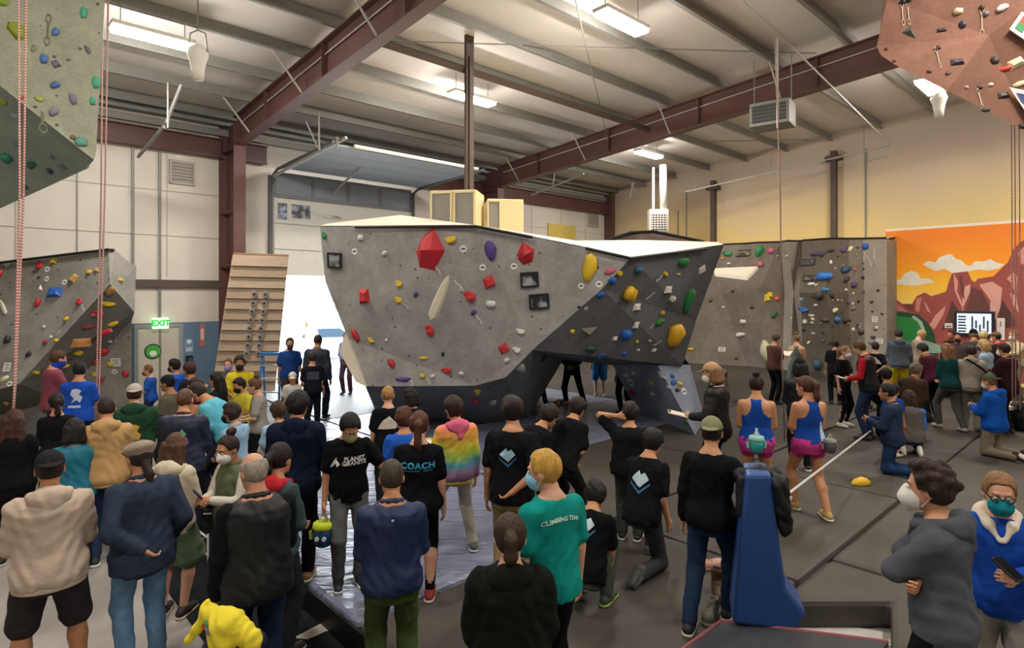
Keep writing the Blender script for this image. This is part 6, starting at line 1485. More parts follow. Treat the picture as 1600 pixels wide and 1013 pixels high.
P(397, 571, 'person with hair in a bun, grey t-shirt and black trousers facing left', h=1.62, on='f', Y=9.0, yaw=82, top=('tee', '#8d8880'), bot=('pants', '#15151a'), hair=('bun', '#5a3c28'), fem=True, arms=('carry', 'carry'), skn=SKP, hp=14)
P(361, 617, 'child in pale blue shirt with dark mask and brown hair', h=1.58, on='f', Y=7.1, yaw=50, top=('shirt', '#86a8c4'), bot=('pants', '#2a3040'), hair=('mop', '#2c1f18'), mask='#23262c', arms=('front', 'front'), skn=SKN, hyaw=10)
P(435, 626, 'child with brown hair in light blue shirt behind the navy hoodie', h=1.39, Y=6.8, yaw=10, top=('tee', '#8fb3cc'), bot=('pants', '#2a3040'), hair=('mop', '#3a271a'), arms=('front', 'front'))
hOLIVE = P(356, 665, 'person in olive puffer vest and white mask with hair in a bun', h=1.62, on='f', Y=5.35, yaw=130, top=('vest', '#566040', 'shell', None, '#c9c4ba') if False else ('vest', '#566040', 'shell', cloth('#566040', 'shell'), '#bdb8ac'), bot=('jeans', '#3a4250'), hair=('bun', '#2a1c16'), mask='#d6d2ca', fem=True, arms=('phone', 'phone'), skn=SKN, hp=14)
P(396, 697, 'grey haired balding person in black vest and dark jeans, seen from behind', h=1.82, on='f', Y=4.05, yaw=12, top=('vest', '#15171a', 'shell', cloth('#15171a', 'shell'), '#121316'), bot=('jeans', '#1b2a44'), hair=('fringe', '#8f867c'), arms=('side', 'front'), w=1.12, skn='#b8866a', hyaw=16)
P(438, 680, 'person with dark hair clipped up, red scarf and grey green jacket', h=1.70, on='f', Y=4.75, yaw=-40, top=('hoodie', '#38494c'), hoodc='#a8252f', bot=('pants', '#22242a'), hair=('pony', '#1b1311', .1), fem=True, arms=('front', 'front'), skn=SKN)
P(466, 604, 'tall person in long navy hooded jacket and black trousers on the mat edge', h=1.74, Y=5.5, yaw=-8, top=('hoodie', '#10182c'), bot=('pants', '#0f1016'), shoe='#7a5a34', sole='#b5a684', hair=('mop', '#0f0d0e'), arms=('front', 'front'), off=.045, skn=SKN, hyaw=-15)
# --- centre, on the mats
hBOW = P(547, 632, 'boy in black t-shirt with white chest lettering, head bowed, grey trousers', h=1.60, Y=5.3, yaw=188, top=('tee', '#0d0e11'), bot=('pants', '#5b5d5c'), shoe='#23272a', hair=('mop', '#131012'), arms=('out', 'side'), hp=38, skn=SKN, legs='stand', mask='#8a8560',
  prints=(dict(txt='PLANET', size=.052, z=.325, x=.035, side='front', color='#d6d6d4', bold=.002), dict(txt='GRANITE', size=.052, z=.282, x=.035, side='front', color='#d6d6d4', bold=.002), dict(poly=[(-.5, -.5), (-.2, .1), (.1, .5), (.1, .2), (.4, -.2), (.1, -.5), (.0, -.1), (-.2, -.4)], size=.09, z=.30, x=-.125, side='front', color='#d6d6d4', name='emblem')))
P(612, 712, 'person in navy pullover and green trousers in the foreground, seen from behind', h=1.74, on='f', Y=4.15, yaw=2, top=('pullover', '#17264a', 'shell'), bot=('pants', '#3f4e2c'), hair=('crop', '#3c342a'), arms=('front', 'front'), w=1.08, skn=SKN, prints=(dict(poly=[(-.5, -.5), (.5, -.5), (.5, .5), (-.5, .5)], size=.016, z=.43, color='#c9cdd6', name='small_logo'),))
P(655, 640, 'person with brown ponytail in black top reading COACH on the back', h=1.62, Y=5.15, yaw=-4, top=('tee', '#0c0d10'), bot=('tights', '#0c0d10'), shoe='#8a2f2c', sole='#c9c4b8', hair=('pony', '#4a2a1c', .22), fem=True, arms=('side', 'side'), w=1.12, skn=SKP,
  prints=(dict(txt='COACH', size=.072, z=.335, color='#3f9fc9', bold=.003, spacing=1.15), dict(poly=[(-.5, -.02), (.5, -.02), (.5, .02), (-.5, .02)], size=.24, z=.290, color='#2f6f8f', name='underline')))
P(631, 640, 'child with brown hair in blue t-shirt with yellow print behind the coach top', h=1.46, Y=6.1, yaw=5, top=('tee', '#2456b0'), bot=('pants', '#1d222c'), hair=('mop', '#4a2e1c'), arms=('side', 'side'), dx=0, prints=(dict(poly=[(-.5, -.3), (.5, -.3), (.5, .3), (-.5, .3)], size=.13, z=.30, x=-.02, color='#c9c25a', name='back_print'),))
P(606, 599, 'blond child in black t-shirt with white mountain print on the back', h=1.50, Y=7.3, yaw=4, top=('tee', '#101114'), bot=('pants', '#1a1b20'), hair=('crop', '#9a7444'), arms=('side', 'front'), skn=SKP, prints=(dict(poly=peak, size=.26, z=.30, color='#cfc4b8', name='back_print'),))
P(640, 612, 'child with black hair and dark top beside the blond child', h=1.42, Y=7.6, yaw=35, top=('tee', '#15161a'), bot=('pants', '#15161a'), hair=('bob', '#0e0c0d'), arms=('front', 'front'))
rb_m = mat('rainbow dyed fleece', '#c9b04a', .95, bump=.4, bscale=14, spec=.12)
nt = rb_m.node_tree; n = nt.nodes; tc = n.new('ShaderNodeTexCoord'); sp = n.new('ShaderNodeSeparateXYZ'); mr = n.new('ShaderNodeMapRange'); mr.inputs[1].default_value = .82; mr.inputs[2].default_value = 1.42
nz = n.new('ShaderNodeTexNoise'); nz.inputs['Scale'].default_value = 5; ad = n.new('ShaderNodeMath'); ad.operation = 'MULTIPLY_ADD'; ad.inputs[1].default_value = .22
rp = n.new('ShaderNodeValToRGB'); el = rp.color_ramp.elements; el[0].color = (*lin('#7a5a78'), 1); el[0].position = .12; el[1].color = (*lin('#d96a8a'), 1); el[1].position = 1.0
for ps, cc in ((.3, '#3f7f8c'), (.48, '#8fb04a'), (.66, '#d6bc45'), (.88, '#d99055')): q = el.new(ps); q.color = (*lin(cc), 1)
nt.links.new(tc.outputs['Object'], sp.inputs[0]); nt.links.new(tc.outputs['Object'], nz.inputs['Vector']); nt.links.new(nz.outputs['Fac'], ad.inputs[0]); nt.links.new(sp.outputs['Z'], ad.inputs[2])
nt.links.new(ad.outputs[0], mr.inputs[0]); nt.links.new(mr.outputs[0], rp.inputs[0]); nt.links.new(rp.outputs[0], n['Principled BSDF'].inputs['Base Color'])
hRAIN = P(708, 611, 'person in rainbow tie dye hoodie and pale grey jeans holding a clipboard', h=1.64, Y=6.15, yaw=18, top=('hoodie', '#c9b04a', 'knit', rb_m), hoodc='#c9607f', bot=('jeans', '#a9a49a'), shoe='#5b5f58', hair=('mop', '#2c1c16'), mask='#23262c', arms=('carry', 'side'), legs='open', hyaw=25, skn=SKN)
P(800, 612, 'person in black t-shirt and khaki trousers, hand behind the back', h=1.75, Y=5.2, yaw=-12, top=('tee', '#111214'), bot=('baggy', '#8c7a58'), hair=('mop', '#1d1512'), arms=('side', 'back'), w=1.05, skn=SKN, hyaw=25, prints=(dict(poly=book, size=.14, z=.32, x=-.02, color='#a9d3e6', name='back_print'), dict(poly=bookd, size=.14, z=.31, x=-.02, color='#2f5f8a', name='back_print')))
P(858, 652, 'person with dark hair in black t-shirt stooping behind the blond boy, left of two', h=1.60, Y=6.4, yaw=-50, top=('tee', '#121314'), bot=('pants', '#22211f'), hair=('mop', '#1f1510'), arms=('front', 'front'), lean=28, hp=35, legs='bend', skn=SKN)
P(902, 650, 'person with dark hair in black t-shirt stooping behind the blond boy, right of two', h=1.62, Y=6.7, yaw=-30, top=('tee', '#121314'), bot=('pants', '#22211f'), hair=('mop', '#1f1510'), arms=('front', 'front'), lean=28, hp=30, legs='bend', skn=SKN)
P(850, 699, 'boy with bleached yellow hair, light blue mask and teal t-shirt', h=1.68, Y=3.65, yaw=32, top=('tee', '#0d8078'), bot=('pants', '#0c0c0e'), hair=('short', '#b08a3c'), mask='#86b9d6', arms=('side', 'side'), hyaw=38, skn=SKP, legs='stand', prints=(dict(txt='CLIMBING TEAM', size=.036, z=.405, color='#b9ddd4', bold=.001, arc=3.4),))
P(797, 788, 'person in black hoodie with tied brown hair, front centre, seen from behind', h=1.70, on='f', Y=3.22, yaw=2, top=('hoodie', '#0f1512'), bot=('pants', '#16181a'), hair=('pony', '#2f2116', .10), fem=True, arms=('front', 'front'), off=.045, w=1.08, skn=SKP)
P(930, 772, 'person in black t-shirt with pale blue back print crouching on the mat', h=1.64, Y=5.25, yaw=-14, top=('tee', '#0b0b0d'), bot=('pants', '#3f463c'), shoe='#3f4a42', sole='#8fae4a', hair=('mop', '#1b1411'), arms=('knee', 'knee'), legs='squat', lean=28, hp=38, skn=SKN, prints=(dict(poly=book, size=.17, z=.36, x=-.02, color='#c3dbe6', name='back_print'), dict(poly=bookd, size=.17, z=.345, x=-.02, color='#2f5f8a', name='back_print')))
P(985, 628, 'person in black t-shirt with one arm raised to the head, seen from behind', h=1.46, Y=6.4, yaw=-8, top=('tee', '#141618'), bot=('pants', '#3a3d3a'), hair=('mop', '#1f1510'), arms=('head', 'side'), w=1.3, skn=SKN)
P(1020, 684, 'person in black t-shirt with pale blue back print stooping on one knee', h=1.72, Y=5.8, yaw=-28, top=('tee', '#121416'), bot=('pants', '#33363a'), sole='#3a3d3a', shoe='#4a4f4a', hair=('mop', '#15100e'), arms=('knee', 'hang'), legs='half', lean=14, hp=20, skn=SKN, prints=(dict(poly=book, size=.18, z=.30, x=.0, color='#c3dbe6', name='back_print'), dict(poly=bookd, size=.18, z=.285, x=.0, color='#2f6f9a', name='back_print')))
P(1112, 642, 'person in black long sleeved shirt, jeans and olive backward cap leaning on the blue post', h=1.68, Y=4.78, yaw=-14, top=('long', '#0e1011'), bot=('jeans', '#1b2d44'), shoe='#23282a', sole='#b9b4a8', hair=('short', '#1d1714'), hat=('capback', '#76775a'), arms=('side', 'hip'), legs='stride2', w=1.06, skn=SKN, hyaw=8)
hTAN = P(1112, 560, 'person in black jacket and tan cap with white mask holding a clipboard', h=1.80, Y=7.4, yaw=72, top=('jacket', '#141517', 'shell'), bot=('pants', '#15161a'), hair=('bob', '#7a5a3c'), hat=('cap', '#a88a66'), mask='#d9d5cc', arms=('carry', 'head'), skn=SKP, hp=12)
tank = ('tank', '#17418f')
hW1 = P(1182, 579, 'person in blue racerback top and pink shorts with a teal chalk bag', h=1.68, Y=7.1, yaw=0, top=tank, bot=('hotpants', '#b23a7e'), shoe='#a88a4a', hair=('bun', '#2a1a14'), fem=True, arms=('front', 'front'), skn=SKN, w=1.22, prints=(dict(poly=[(-.12, -.5), (.12, -.5), (.12, .5), (-.12, .5)], size=.12, z=.10, x=-.0, color='#a9c3dd', name='back_print'),))
hW2 = P(1258, 585, 'person with ponytail in blue racerback top and pink shorts turned left', h=1.68, Y=7.15, yaw=28, top=tank, bot=('hotpants', '#b23a7e'), shoe='#a88a4a', hair=('pony', '#4a2a1e', .2), fem=True, arms=('front', 'front'), skn=SKN, hyaw=30, w=1.18, legs='stride', prints=(dict(poly=[(-.06, -.5), (.3, -.5), (.3, -.4), (.06, -.4), (.06, .5), (-.06, .5)], size=.22, z=.14, x=.08, color='#a9c3dd', name='back_print'),))
P(1250, 566, 'person in black with dark beanie behind the ponytail climber', h=1.66, Y=8.9, yaw=10, top=('jacket', '#131416', 'shell'), bot=('pants', '#121215'), hair=('bob', '#14100f'), hat=('beanie', '#17181a'), arms=('front', 'front'))
# --- far centre, under the boulder arch
P(840, 528, 'person in green jacket and blue jeans under the boulder arch', h=1.72, Y=13.6, yaw=20, top=('jacket', '#26402c', 'shell'), bot=('jeans', '#22386a'), hair=('short', '#2a201a'), legs='open')
P(893, 524, 'person in dark green top and black trousers with folded hands under the arch', h=1.74, Y=14.0, yaw=170, top=('long', '#234030'), bot=('pants', '#141416'), shoe='#b5a89a', hair=('short', '#2a201a'), arms=('front', 'front'), legs='open')
P(937, 527, 'person in blue t-shirt and blue shorts seen under the boulder arch', h=1.70, Y=15.2, yaw=175, top=('tee', '#1f4a80'), bot=('shorts', '#1f4a72'), shoe='#8a8274', hair=('short', '#3a2a20'), skn=SKP)
P(975, 528, 'person with bare arm and black trousers beside the blue lit slab', h=1.70, Y=13.0, yaw=30, top=('tank', '#1c1c20'), bot=('pants', '#111114'), hair=('pony', '#2a201a'), fem=True)
# --- doorway
P(453, 540, 'person in royal blue t-shirt standing in the open roller door', h=1.72, Y=12.6, on='m', yaw=185, top=('tee', '#1c3f80'), bot=('pants', '#3a322c'), hair=('short', '#3a302a'), mask='#3f3a3c', arms=('side', 'side'), skn=SKN)
P(497, 532, 'tall person in dark jacket striding through the open roller door', h=1.84, Y=12.4, on='m', yaw=-20, top=('jacket', '#26303c', 'shell'), bot=('pants', '#1a2230'), hair=('crop', '#2c2622'), legs='stride2', w=1.12)
P(488, 558, 'child in black t-shirt with a patterned back in front of the tall dark jacket', h=1.52, Y=11.4, yaw=5, top=('tee', '#15171f'), bot=('pants', '#14161e'), hair=('short', '#2a2422'), arms=('side', 'side'), prints=(dict(poly=[(-.5, -.35), (.5, -.35), (.5, .35), (-.5, .35)], size=.22, z=.30, color='#3a3d4a', name='back_print'),))
P(541, 556, 'person in lilac hooded top standing outside the roller door beside the boulder', h=1.66, Y=15.5, yaw=160, top=('hoodie', '#8f98c4'), bot=('pants', '#5a3f4a'), hair=('long', '#6a6a80', .2), fem=True, arms=('front', 'front'))
P(457, 590, 'small child with pale cap facing the camera below the blue t-shirt', h=1.22, Y=10.6, yaw=180, top=('tee', '#b9b4ac'), bot=('pants', '#3a3d48'), hair=('short', '#6a4a34'), hat=('cap', '#cfc9bc'), arms=('side', 'side'), skn=SKN)
P(487, 514, 'person in pale pink top outside in the sunlight behind the door', h=1.75, Y=24, on='f', yaw=170, top=('tee', '#c98f8c'), bot=('shorts', '#8a8fa0'), hair=('short', '#5a4a44'), skn=SKP)
P(462, 519, 'person in pale blue shirt outside in the sunlight, left of the pink top', h=1.72, Y=23, on='f', yaw=190, top=('tee', '#8fa6c8'), bot=('shorts', '#6a7088'), hair=('short', '#4a4a50'), skn=SKP)
# --- right background
P(1245, 517, 'person in grey green sleeveless dress with hair up facing the brown wall', h=1.66, Y=14.6, yaw=-5, top=('tank', '#5f6a5c'), bot=('skirt', '#59645a'), hair=('bun', '#7a5a34'), fem=True, arms=('front', 'front'), skn=SKP)
hPAD = P(1213, 511, 'person in black trousers holding a paper behind the cream volume', h=1.70, Y=14.2, yaw=-50, top=('tee', '#5a3a34'), bot=('pants', '#141416'), hair=('short', '#4a3424'), arms=('phone', 'phone'), skn=SKP, hp=20)
P(1305, 528, 'boy in black t-shirt left of the red and black jacket', h=1.56, Y=14.2, yaw=5, top=('tee', '#17171a'), bot=('pants', '#17171a'), hair=('mop', '#2a2019'), arms=('side', 'front'))
hRED = P(1343, 527, 'person in red and black jacket and jeans bending over a notebook', h=1.82, Y=10.8, yaw=72, top=('vest', '#111214', 'shell', cloth('#111214', 'shell'), '#b01f2c'), bot=('jeans', '#20304c'), shoe='#3a2f28', hair=('short', '#5a3e24'), arms=('carry', 'carry'), collar='#b01f2c', hp=28, lean=6, skn=SKP)
P(1321, 543, 'person with white mask in black t-shirt and leggings beside the red jacket', h=1.62, Y=11.7, yaw=-120, top=('tee', '#1a1718'), bot=('tights', '#121215'), shoe='#c9c2b4', hair=('pony', '#8a6a48'), mask='#d6d2ca', fem=True, arms=('front', 'side'), skn=SKP)
P(1368, 531, 'boy in black t-shirt with white mountain back print, hands behind the back', h=1.54, Y=13.6, yaw=-5, top=('tee', '#15151a'), bot=('shorts', '#121216'), hair=('short', '#1d1816'), arms=('back', 'back'), skn=SKP, prints=(dict(poly=peak, size=.26, z=.32, color='#c9c5bf', name='back_print'),))
P(1404, 510, 'person in grey hoodie and mustard yellow shorts beside the mural', h=1.80, Y=14.4, yaw=10, top=('hoodie', '#4a5058'), bot=('shorts', '#b59a1c'), shoe='#b5ada0', hair=('short', '#231c19'), arms=('front', 'side'), w=1.08, skn=SKN)
P(1440, 514, 'blond person with bowed head in front of the green meadow', h=1.74, Y=15.4, yaw=-60, top=('tee', '#8a7a6a'), bot=('pants', '#3a3a3a'), hair=('short', '#a98a5c'), hp=30, skn=SKP)
P(1442, 538, 'person with dark hair bowing in a maroon sweater', h=1.66, Y=12.4, yaw=50, top=('pullover', '#4a1f2c'), bot=('pants', '#1d1d20'), hair=('mop', '#1d1613'), hp=35, lean=15, arms=('front', 'front'))
P(1432, 566, 'person with curly grey hair in dark brown jacket kneeling', h=1.70, Y=10.9, yaw=-40, top=('coat', '#3a2c20'), bot=('pants', '#2a2620'), hair=('curly', '#6a6152'), legs='sit', lean=15, w=1.3, arms=('front', 'front'), zup=.3)
P(1420, 596, 'person kneeling in grey vest with bright blue sleeves and white soles', h=1.64, Y=9.9, yaw=8, top=('vest', '#66615c', 'knit', cloth('#66615c'), '#4577c4'), bot=('jeans', '#202a48'), shoe='#e0ddd4', sole='#e0ddd4', hair=('long', '#3a2c20', .12), legs='sit', lean=8, arms=('front', 'front'), w=1.1)
hKNEEL = P(1386, 597, 'person in navy denim jacket and jeans kneeling upright with a phone', h=1.74, Y=8.75, yaw=82, top=('jacket', '#1f2f48', 'denim'), bot=('jeans', '#1d3456'), shoe='#2a2a2c', hair=('short', '#141011'), legs='kneel', arms=('phone', 'phone'), skn=SKT, hp=10)
P(1398, 632, 'child in blue shirt and orange shorts partly behind the kneeling person', h=1.15, Y=9.6, yaw=-30, top=('tee', '#1d3f9a'), bot=('shorts', '#c4421c'), shoe='#c9c9c4', hair=('mop', '#1d1613'))
P(1384, 583, 'person in black top kneeling behind the navy denim jacket', h=1.66, Y=11.0, yaw=30, top=('long', '#141416'), bot=('pants', '#141416'), hair=('mop', '#1d1512'), legs='kneel', arms=('front', 'front'), zup=.0)
P(1478, 525, 'person with long light brown hair in dark teal sweater and grey trousers', h=1.72, Y=11.6, yaw=35, top=('long', '#123a3c'), bot=('pants', '#45423f'), shoe='#8a8478', hair=('long', '#7a5434', .28), fem=True, arms=('front', 'front'), legs='stride', skn=SKP, lean=6)
P(1518, 544, 'person in light grey hooded jacket with black backpack straps', h=1.66, Y=11.4, yaw=-5, top=('hoodie', '#8f887c'), bot=('pants', '#6a675f'), hair=('short', '#2c2320'), arms=('front', 'front'), w=1.12)
P(1546, 574, 'person in bright blue hoodie, green cap and khaki trousers kneeling', h=1.76, Y=9.7, yaw=62, top=('hoodie', '#1450a8'), bot=('pants', '#7c7362'), shoe='#3a2420', hair=('short', '#6a4a30'), hat=('capback', '#46503a'), mask='#b9b4ac', legs='kneel', arms=('phone', 'phone'), hp=14, w=1.08, skn=SKN)
P(1568, 534, 'person in dark maroon jacket with white mask looking left', h=1.72, Y=11.2, yaw=60, top=('coat', '#2c161c'), bot=('pants', '#17171a'), hair=('short', '#2a1d18'), mask='#d9d5cc', arms=('phone', 'phone'), skn=SKN)
P(1536, 529, 'person with blond hair and pale blue shirt behind the grey hooded jacket', h=1.66, Y=12.8, yaw=70, top=('shirt', '#8fa0b0'), bot=('pants', '#4a4a4a'), hair=('bob', '#a98a54'), mask='#3a3a40', arms=('front', 'front'), skn=SKP)
P(1556, 508, 'person in red hood and brown cap near the tall white notice', h=1.76, Y=14.0, yaw=60, top=('hoodie', '#26201f'), hoodc='#b0202c', bot=('pants', '#22201f'), hair=('short', '#2a1d18'), hat=('cap', '#6a4f3c'), mask='#c9c4ba', skn=SKN)
P(1583, 504, 'person in cream sweatshirt with crossed arms at the right edge by the mural', h=1.76, Y=14.6, yaw=150, top=('pullover', '#b9ab88'), bot=('pants', '#6a6458'), hair=('short', '#8a6a48'), mask='#d9d2c4', arms=('crossed', 'crossed'), skn=SKP)
P(1486, 515, 'person with red face and dark coat below the wall screen, left of two', h=1.74, Y=15.0, yaw=150, top=('jacket', '#1d1d20'), bot=('pants', '#1d1d20'), hair=('short', '#2a1a16'), skn='#a85f4c')
P(1497, 518, 'person with dark beard and plaid coat below the wall screen, right of two', h=1.70, Y=14.6, yaw=170, top=('jacket', '#4a3a38'), bot=('pants', '#1d1d20'), hair=('short', '#1d1412'), mask='#2a201e', skn='#a8705a')
P(1521, 507, 'person in black knit hat and olive jacket in front of the wall screen', h=1.76, Y=14.9, yaw=10, top=('jacket', '#3f4034'), bot=('pants', '#1d1d20'), hair=('short', '#8a7a58'), hat=('beanie', '#15161c'))
P(1535, 512, 'person with pale fluffy hair under the right half of the wall screen', h=1.72, Y=14.8, yaw=30, top=('jacket', '#8a8474'), bot=('pants', '#2a2a2a'), hair=('curly', '#b9a878'), w=1.0)
# --- right foreground
P(1452, 716, 'person in grey hoodie with white cup mask and crossed arms, facing left', h=1.72, Y=3.2, yaw=84, top=('hoodie', '#4d5058'), bot=('pants', '#0f1012'), hair=('curly', '#2a1c16'), mask=('kn95', '#d9d7d2'), arms=('crossed', 'crossed'), skn='#bd8a6c', vx=.0105, hp=4)
hBLUE = P(1562, 734, 'person in blue hooded jacket, glasses and teal mask holding a phone', h=1.575, Y=3.5, yaw=188, top=('hoodie', '#17429a'), hoodc='#cfc6b4', bot=('pants', '#77756f'), hair=('pony', '#7a5838', .1), mask='#157a86', glasses='#17181c', fem=True, arms=('phone', 'side'), skn='#c4937a', w=1.1, vx=.0105, hp=6)

# ---------------------------------------------------------------- hand-held and loose things
def blob(name, label, cat, fld, loc, rz, m, vox=.012, group=None):
    o = link(name, np_mesh(name, [fld.mesh(vox)]), m); o.location = loc; o.rotation_euler = (0, 0, rz); tag(o, label, cat, group); return o
def hand(o, i, fwd=.09, up=0., out_=0.):
    s_, e_, w_, _ = o['arm'][i]; d = (w_ - e_) / np.linalg.norm(w_ - e_)
    p = o['M'] @ Vector(w_ + d * fwd * o['S']); p.z += up; return p
# jacket draped over the blue post
f = Fld(.006, 3)
f.cone((-.12, .12, .02), (.16, .12, .02), .05, .07, .04).cone((.16, -.02, .0), (.20, -.04, -.38), .07, .055, .05).cone((.17, .26, -.02), (.20, .3, -.34), .07, .06, .05).cone((.13, -.06, -.03), (.17, -.07, -.22), .05, .05, .05).cone((-.13, .02, .0), (-.16, -.0, -.26), .045, .035, .05).cone((.05, .12, .03), (.08, .3, -.2), .06, .07, .05)
jk = blob('draped_jacket', 'black jacket draped over the top of the blue padded post', 'jacket', f, at(1186, 752, 4.42), 0, cloth('#121416', 'shell'))
jk.scale = (.9, .9, .9)
q = MB(); q.box((.21, -.112, -.10), (.02, .004, .03)); q.build('logo_patch', mat('print #c9cdd6', '#c9cdd6', .7), jk)
# yellow garment hung over a bag, bottom left
f = Fld(.007, 8)
f.cone((-.16, 0, .16), (.05, .0, .08), .07, .10, .06).cone((.05, 0, .08), (.24, 0, -.08), .10, .08, .06).cone((-.16, -.02, .12), (-.30, -.04, -.07), .05, .03, .05).cone((-.02, -.04, .05), (.02, -.06, -.20), .12, .10, .06).cone((.18, -.03, -.03), (.26, -.04, -.14), .08, .05, .05).cone((-.14, 0, .17), (-.16, 0, .24), .05, .03, .03)
yj = blob('yellow_jacket', 'bright yellow garment with small rainbow badge heaped at bottom left', 'garment', f, at(352, 985, 3.55), 0, cloth('#d6c63a'), .010)
yj.scale = (.68, .68, .68)
bvj = BVHTree.FromPolygons([v.co for v in yj.data.vertices], [tuple(p.vertices) for p in yj.data.polygons])
for k, (c, dx, dz) in enumerate((('#c0392b', -.05, .0), ('#2f6fb0', .0, .02), ('#3f9a5a', -.02, .04), ('#7a3f9a', .02, -.02))):
    pts = []
    for a, b_ in ((-.02, -.02), (.025, -.018), (.012, .022), (-.018, .012)):
        h_ = bvj.ray_cast(Vector((-.10 + dx + a, -1, .08 + dz + b_)), Vector((0, 1, 0)))[0]
        pts.append((h_ if h_ is not None else Vector((-.1 + dx + a, -.08, .08 + dz + b_))) - Vector((0, .006 + .001 * k, 0)))
    MB().prism(pts, (0, .003, 0)).build('badge', mat('badge ' + c, c, .6), yj)
f = Fld(.004, 2); f.cone((-.10, 0, -.02), (.14, 0, -.02), .17, .17, .05).cone((-.08, 0, -.3), (.12, 0, -.3), .19, .19, .05).cone((-.08, 0, -.6), (.12, 0, -.6), .18, .18, .05)
bb = blob('backpack', 'dark navy backpack under the yellow garment at bottom left', 'bag', f, at(350, 985, 3.62) + Vector((0, .12, -.16)), 0, cloth('#141a30', 'shell'), .016)
bb.scale = (.68, .68, .68)
MB().tube([(-.12, -.19, -.02), (-.13, -.23, -.2), (-.12, -.20, -.45)], .018, 6).build('strap', cloth('#8a2f3c'), bb)
# chalk bag in the boy's hand
def lathe(prof, n=18):
    q = MB(); vs = [(r * math.cos(2 * math.pi * k / n), r * math.sin(2 * math.pi * k / n), z) for z, r in prof for k in range(n)]
    fs = [(i * n + k, i * n + (k + 1) % n, (i + 1) * n + (k + 1) % n, (i + 1) * n + k) for i in range(len(prof) - 1) for k in range(n)]
    fs.append(tuple(range(n - 1, -1, -1))); fs.append(tuple((len(prof) - 1) * n + k for k in range(n)))
    return q.add(vs, fs)
def chalk_bag(loc, body, rim, label, s=1.0, dots=False):
    e = empty('chalk_bag', loc); e.scale = (s, s, s); tag(e, label, 'bag')
    lathe([(-.075, .045), (-.06, .062), (.0, .07), (.05, .064)]).build('pouch', cloth(body, 'shell'), e, smooth=True)
    lathe([(.045, .067), (.055, .072), (.085, .070), (.09, .06)]).build('rim', cloth(rim), e, smooth=True)
    MB().tube([(-.066, 0, .06), (-.09, 0, .02), (-.085, 0, -.03)], .012, 6).build('side_loop', cloth(rim), e); MB().tube([(.066, 0, .06), (.09, 0, .02), (.085, 0, -.03)], .012, 6).build('side_loop', cloth(rim), e)
    MB().tube([(-.03, 0, .09), (0, 0, .16), (.03, 0, .09)], .006, 5).build('cord', cloth('#c9c9a0'), e)
    if dots:
        for x in (-.024, .024): MB().tube([(x, -.062, -.005), (x, -.074, -.005)], .015, 12).build('white_button', mat('white button', '#d6dce0', .6), e)
chalk_bag(hand(hBOW, 1, .10, -.19), '#16406a', '#b9c93a', 'blue and yellow green chalk bag held by the boy with bowed head', 1.25, True)
chalk_bag(hW1['M'] @ Vector(hW1['T']((0, -.215, -.02))), '#2a8a86', '#8fc4c0', 'teal chalk bag hanging at the waist of the climber in pink shorts', 1.15)
chalk_bag(hW2['M'] @ Vector(hW2['T']((.16, -.18, -.03))), '#4a4a4c', '#8a8a86', 'grey chalk bag at the hip of the ponytail climber', .95)
# clipboards, phones
def board(c, w_, h_, yaw_, tilt, label, col='#c9b184', paper=True, name='clipboard'):
    e = empty(name, c); e.rotation_euler = (R(tilt), 0, R(yaw_)); tag(e, label, 'clipboard')
    q = MB(); q.box((0, 0, 0), (w_, h_, .008)); q.build('board', mat('board ' + col, col, .6), e)
    q = MB(); q.box((0, -.01, .006), (w_ * .9, h_ * .88, .003)); q.build('paper', mat('paper sheet', '#dcd8cc', .8), e)
    q = MB(); q.box((0, h_ / 2 - .02, .01), (w_ * .4, .03, .014)); q.build('clip', mat('brushed metal hold', '#8e8c86', .35, metal=.7), e)
board(hand(hTAN, 0, .16, .02), .24, .34, 78, 12, 'white clipboard held out by the person in the tan cap')
board(hand(hRAIN, 0, .12, .04), .22, .30, 20, 40, 'clipboard held by the person in the rainbow hoodie', '#c9b050')
board(hand(hPAD, 0, .12, .04), .2, .28, -40, 20, 'white paper pad held near the cream volume on brown wall')
def phone(c, yaw_, tilt, label):
    e = empty('phone', c); e.rotation_euler = (R(tilt), 0, R(yaw_)); tag(e, label, 'phone')
    q = MB(); q.box((0, 0, 0), (.075, .012, .15)); q.build('case', mat('phone case', '#1a1b1f', .4), e, bevel=.004)
    q = MB(); q.box((0, -.0065, 0), (.067, .002, .14)); q.build('screen', mat('phone glass', '#0c0d10', .1), e)
phone(hand(hBLUE, 0, .10, .04), 20, -60, 'phone in the hand of the person in the blue jacket')
phone(hand(hKNEEL, 0, .10, .05), 60, -10, 'phone held up by the kneeling person in navy denim')
phone(hand(hMAR, 0, .10, .04), -60, -50, 'phone held by the person in the maroon t-shirt')
phone(hand(hOLIVE, 0, .10, .04), 120, -40, 'phone held by the person in the olive vest')
# folded papers in the hands of the red jacket
board(hand(hRED, 0, .12, .03), .2, .28, 70, 15, 'notebook under the hands of the person in red and black jacket', '#5a3a30')
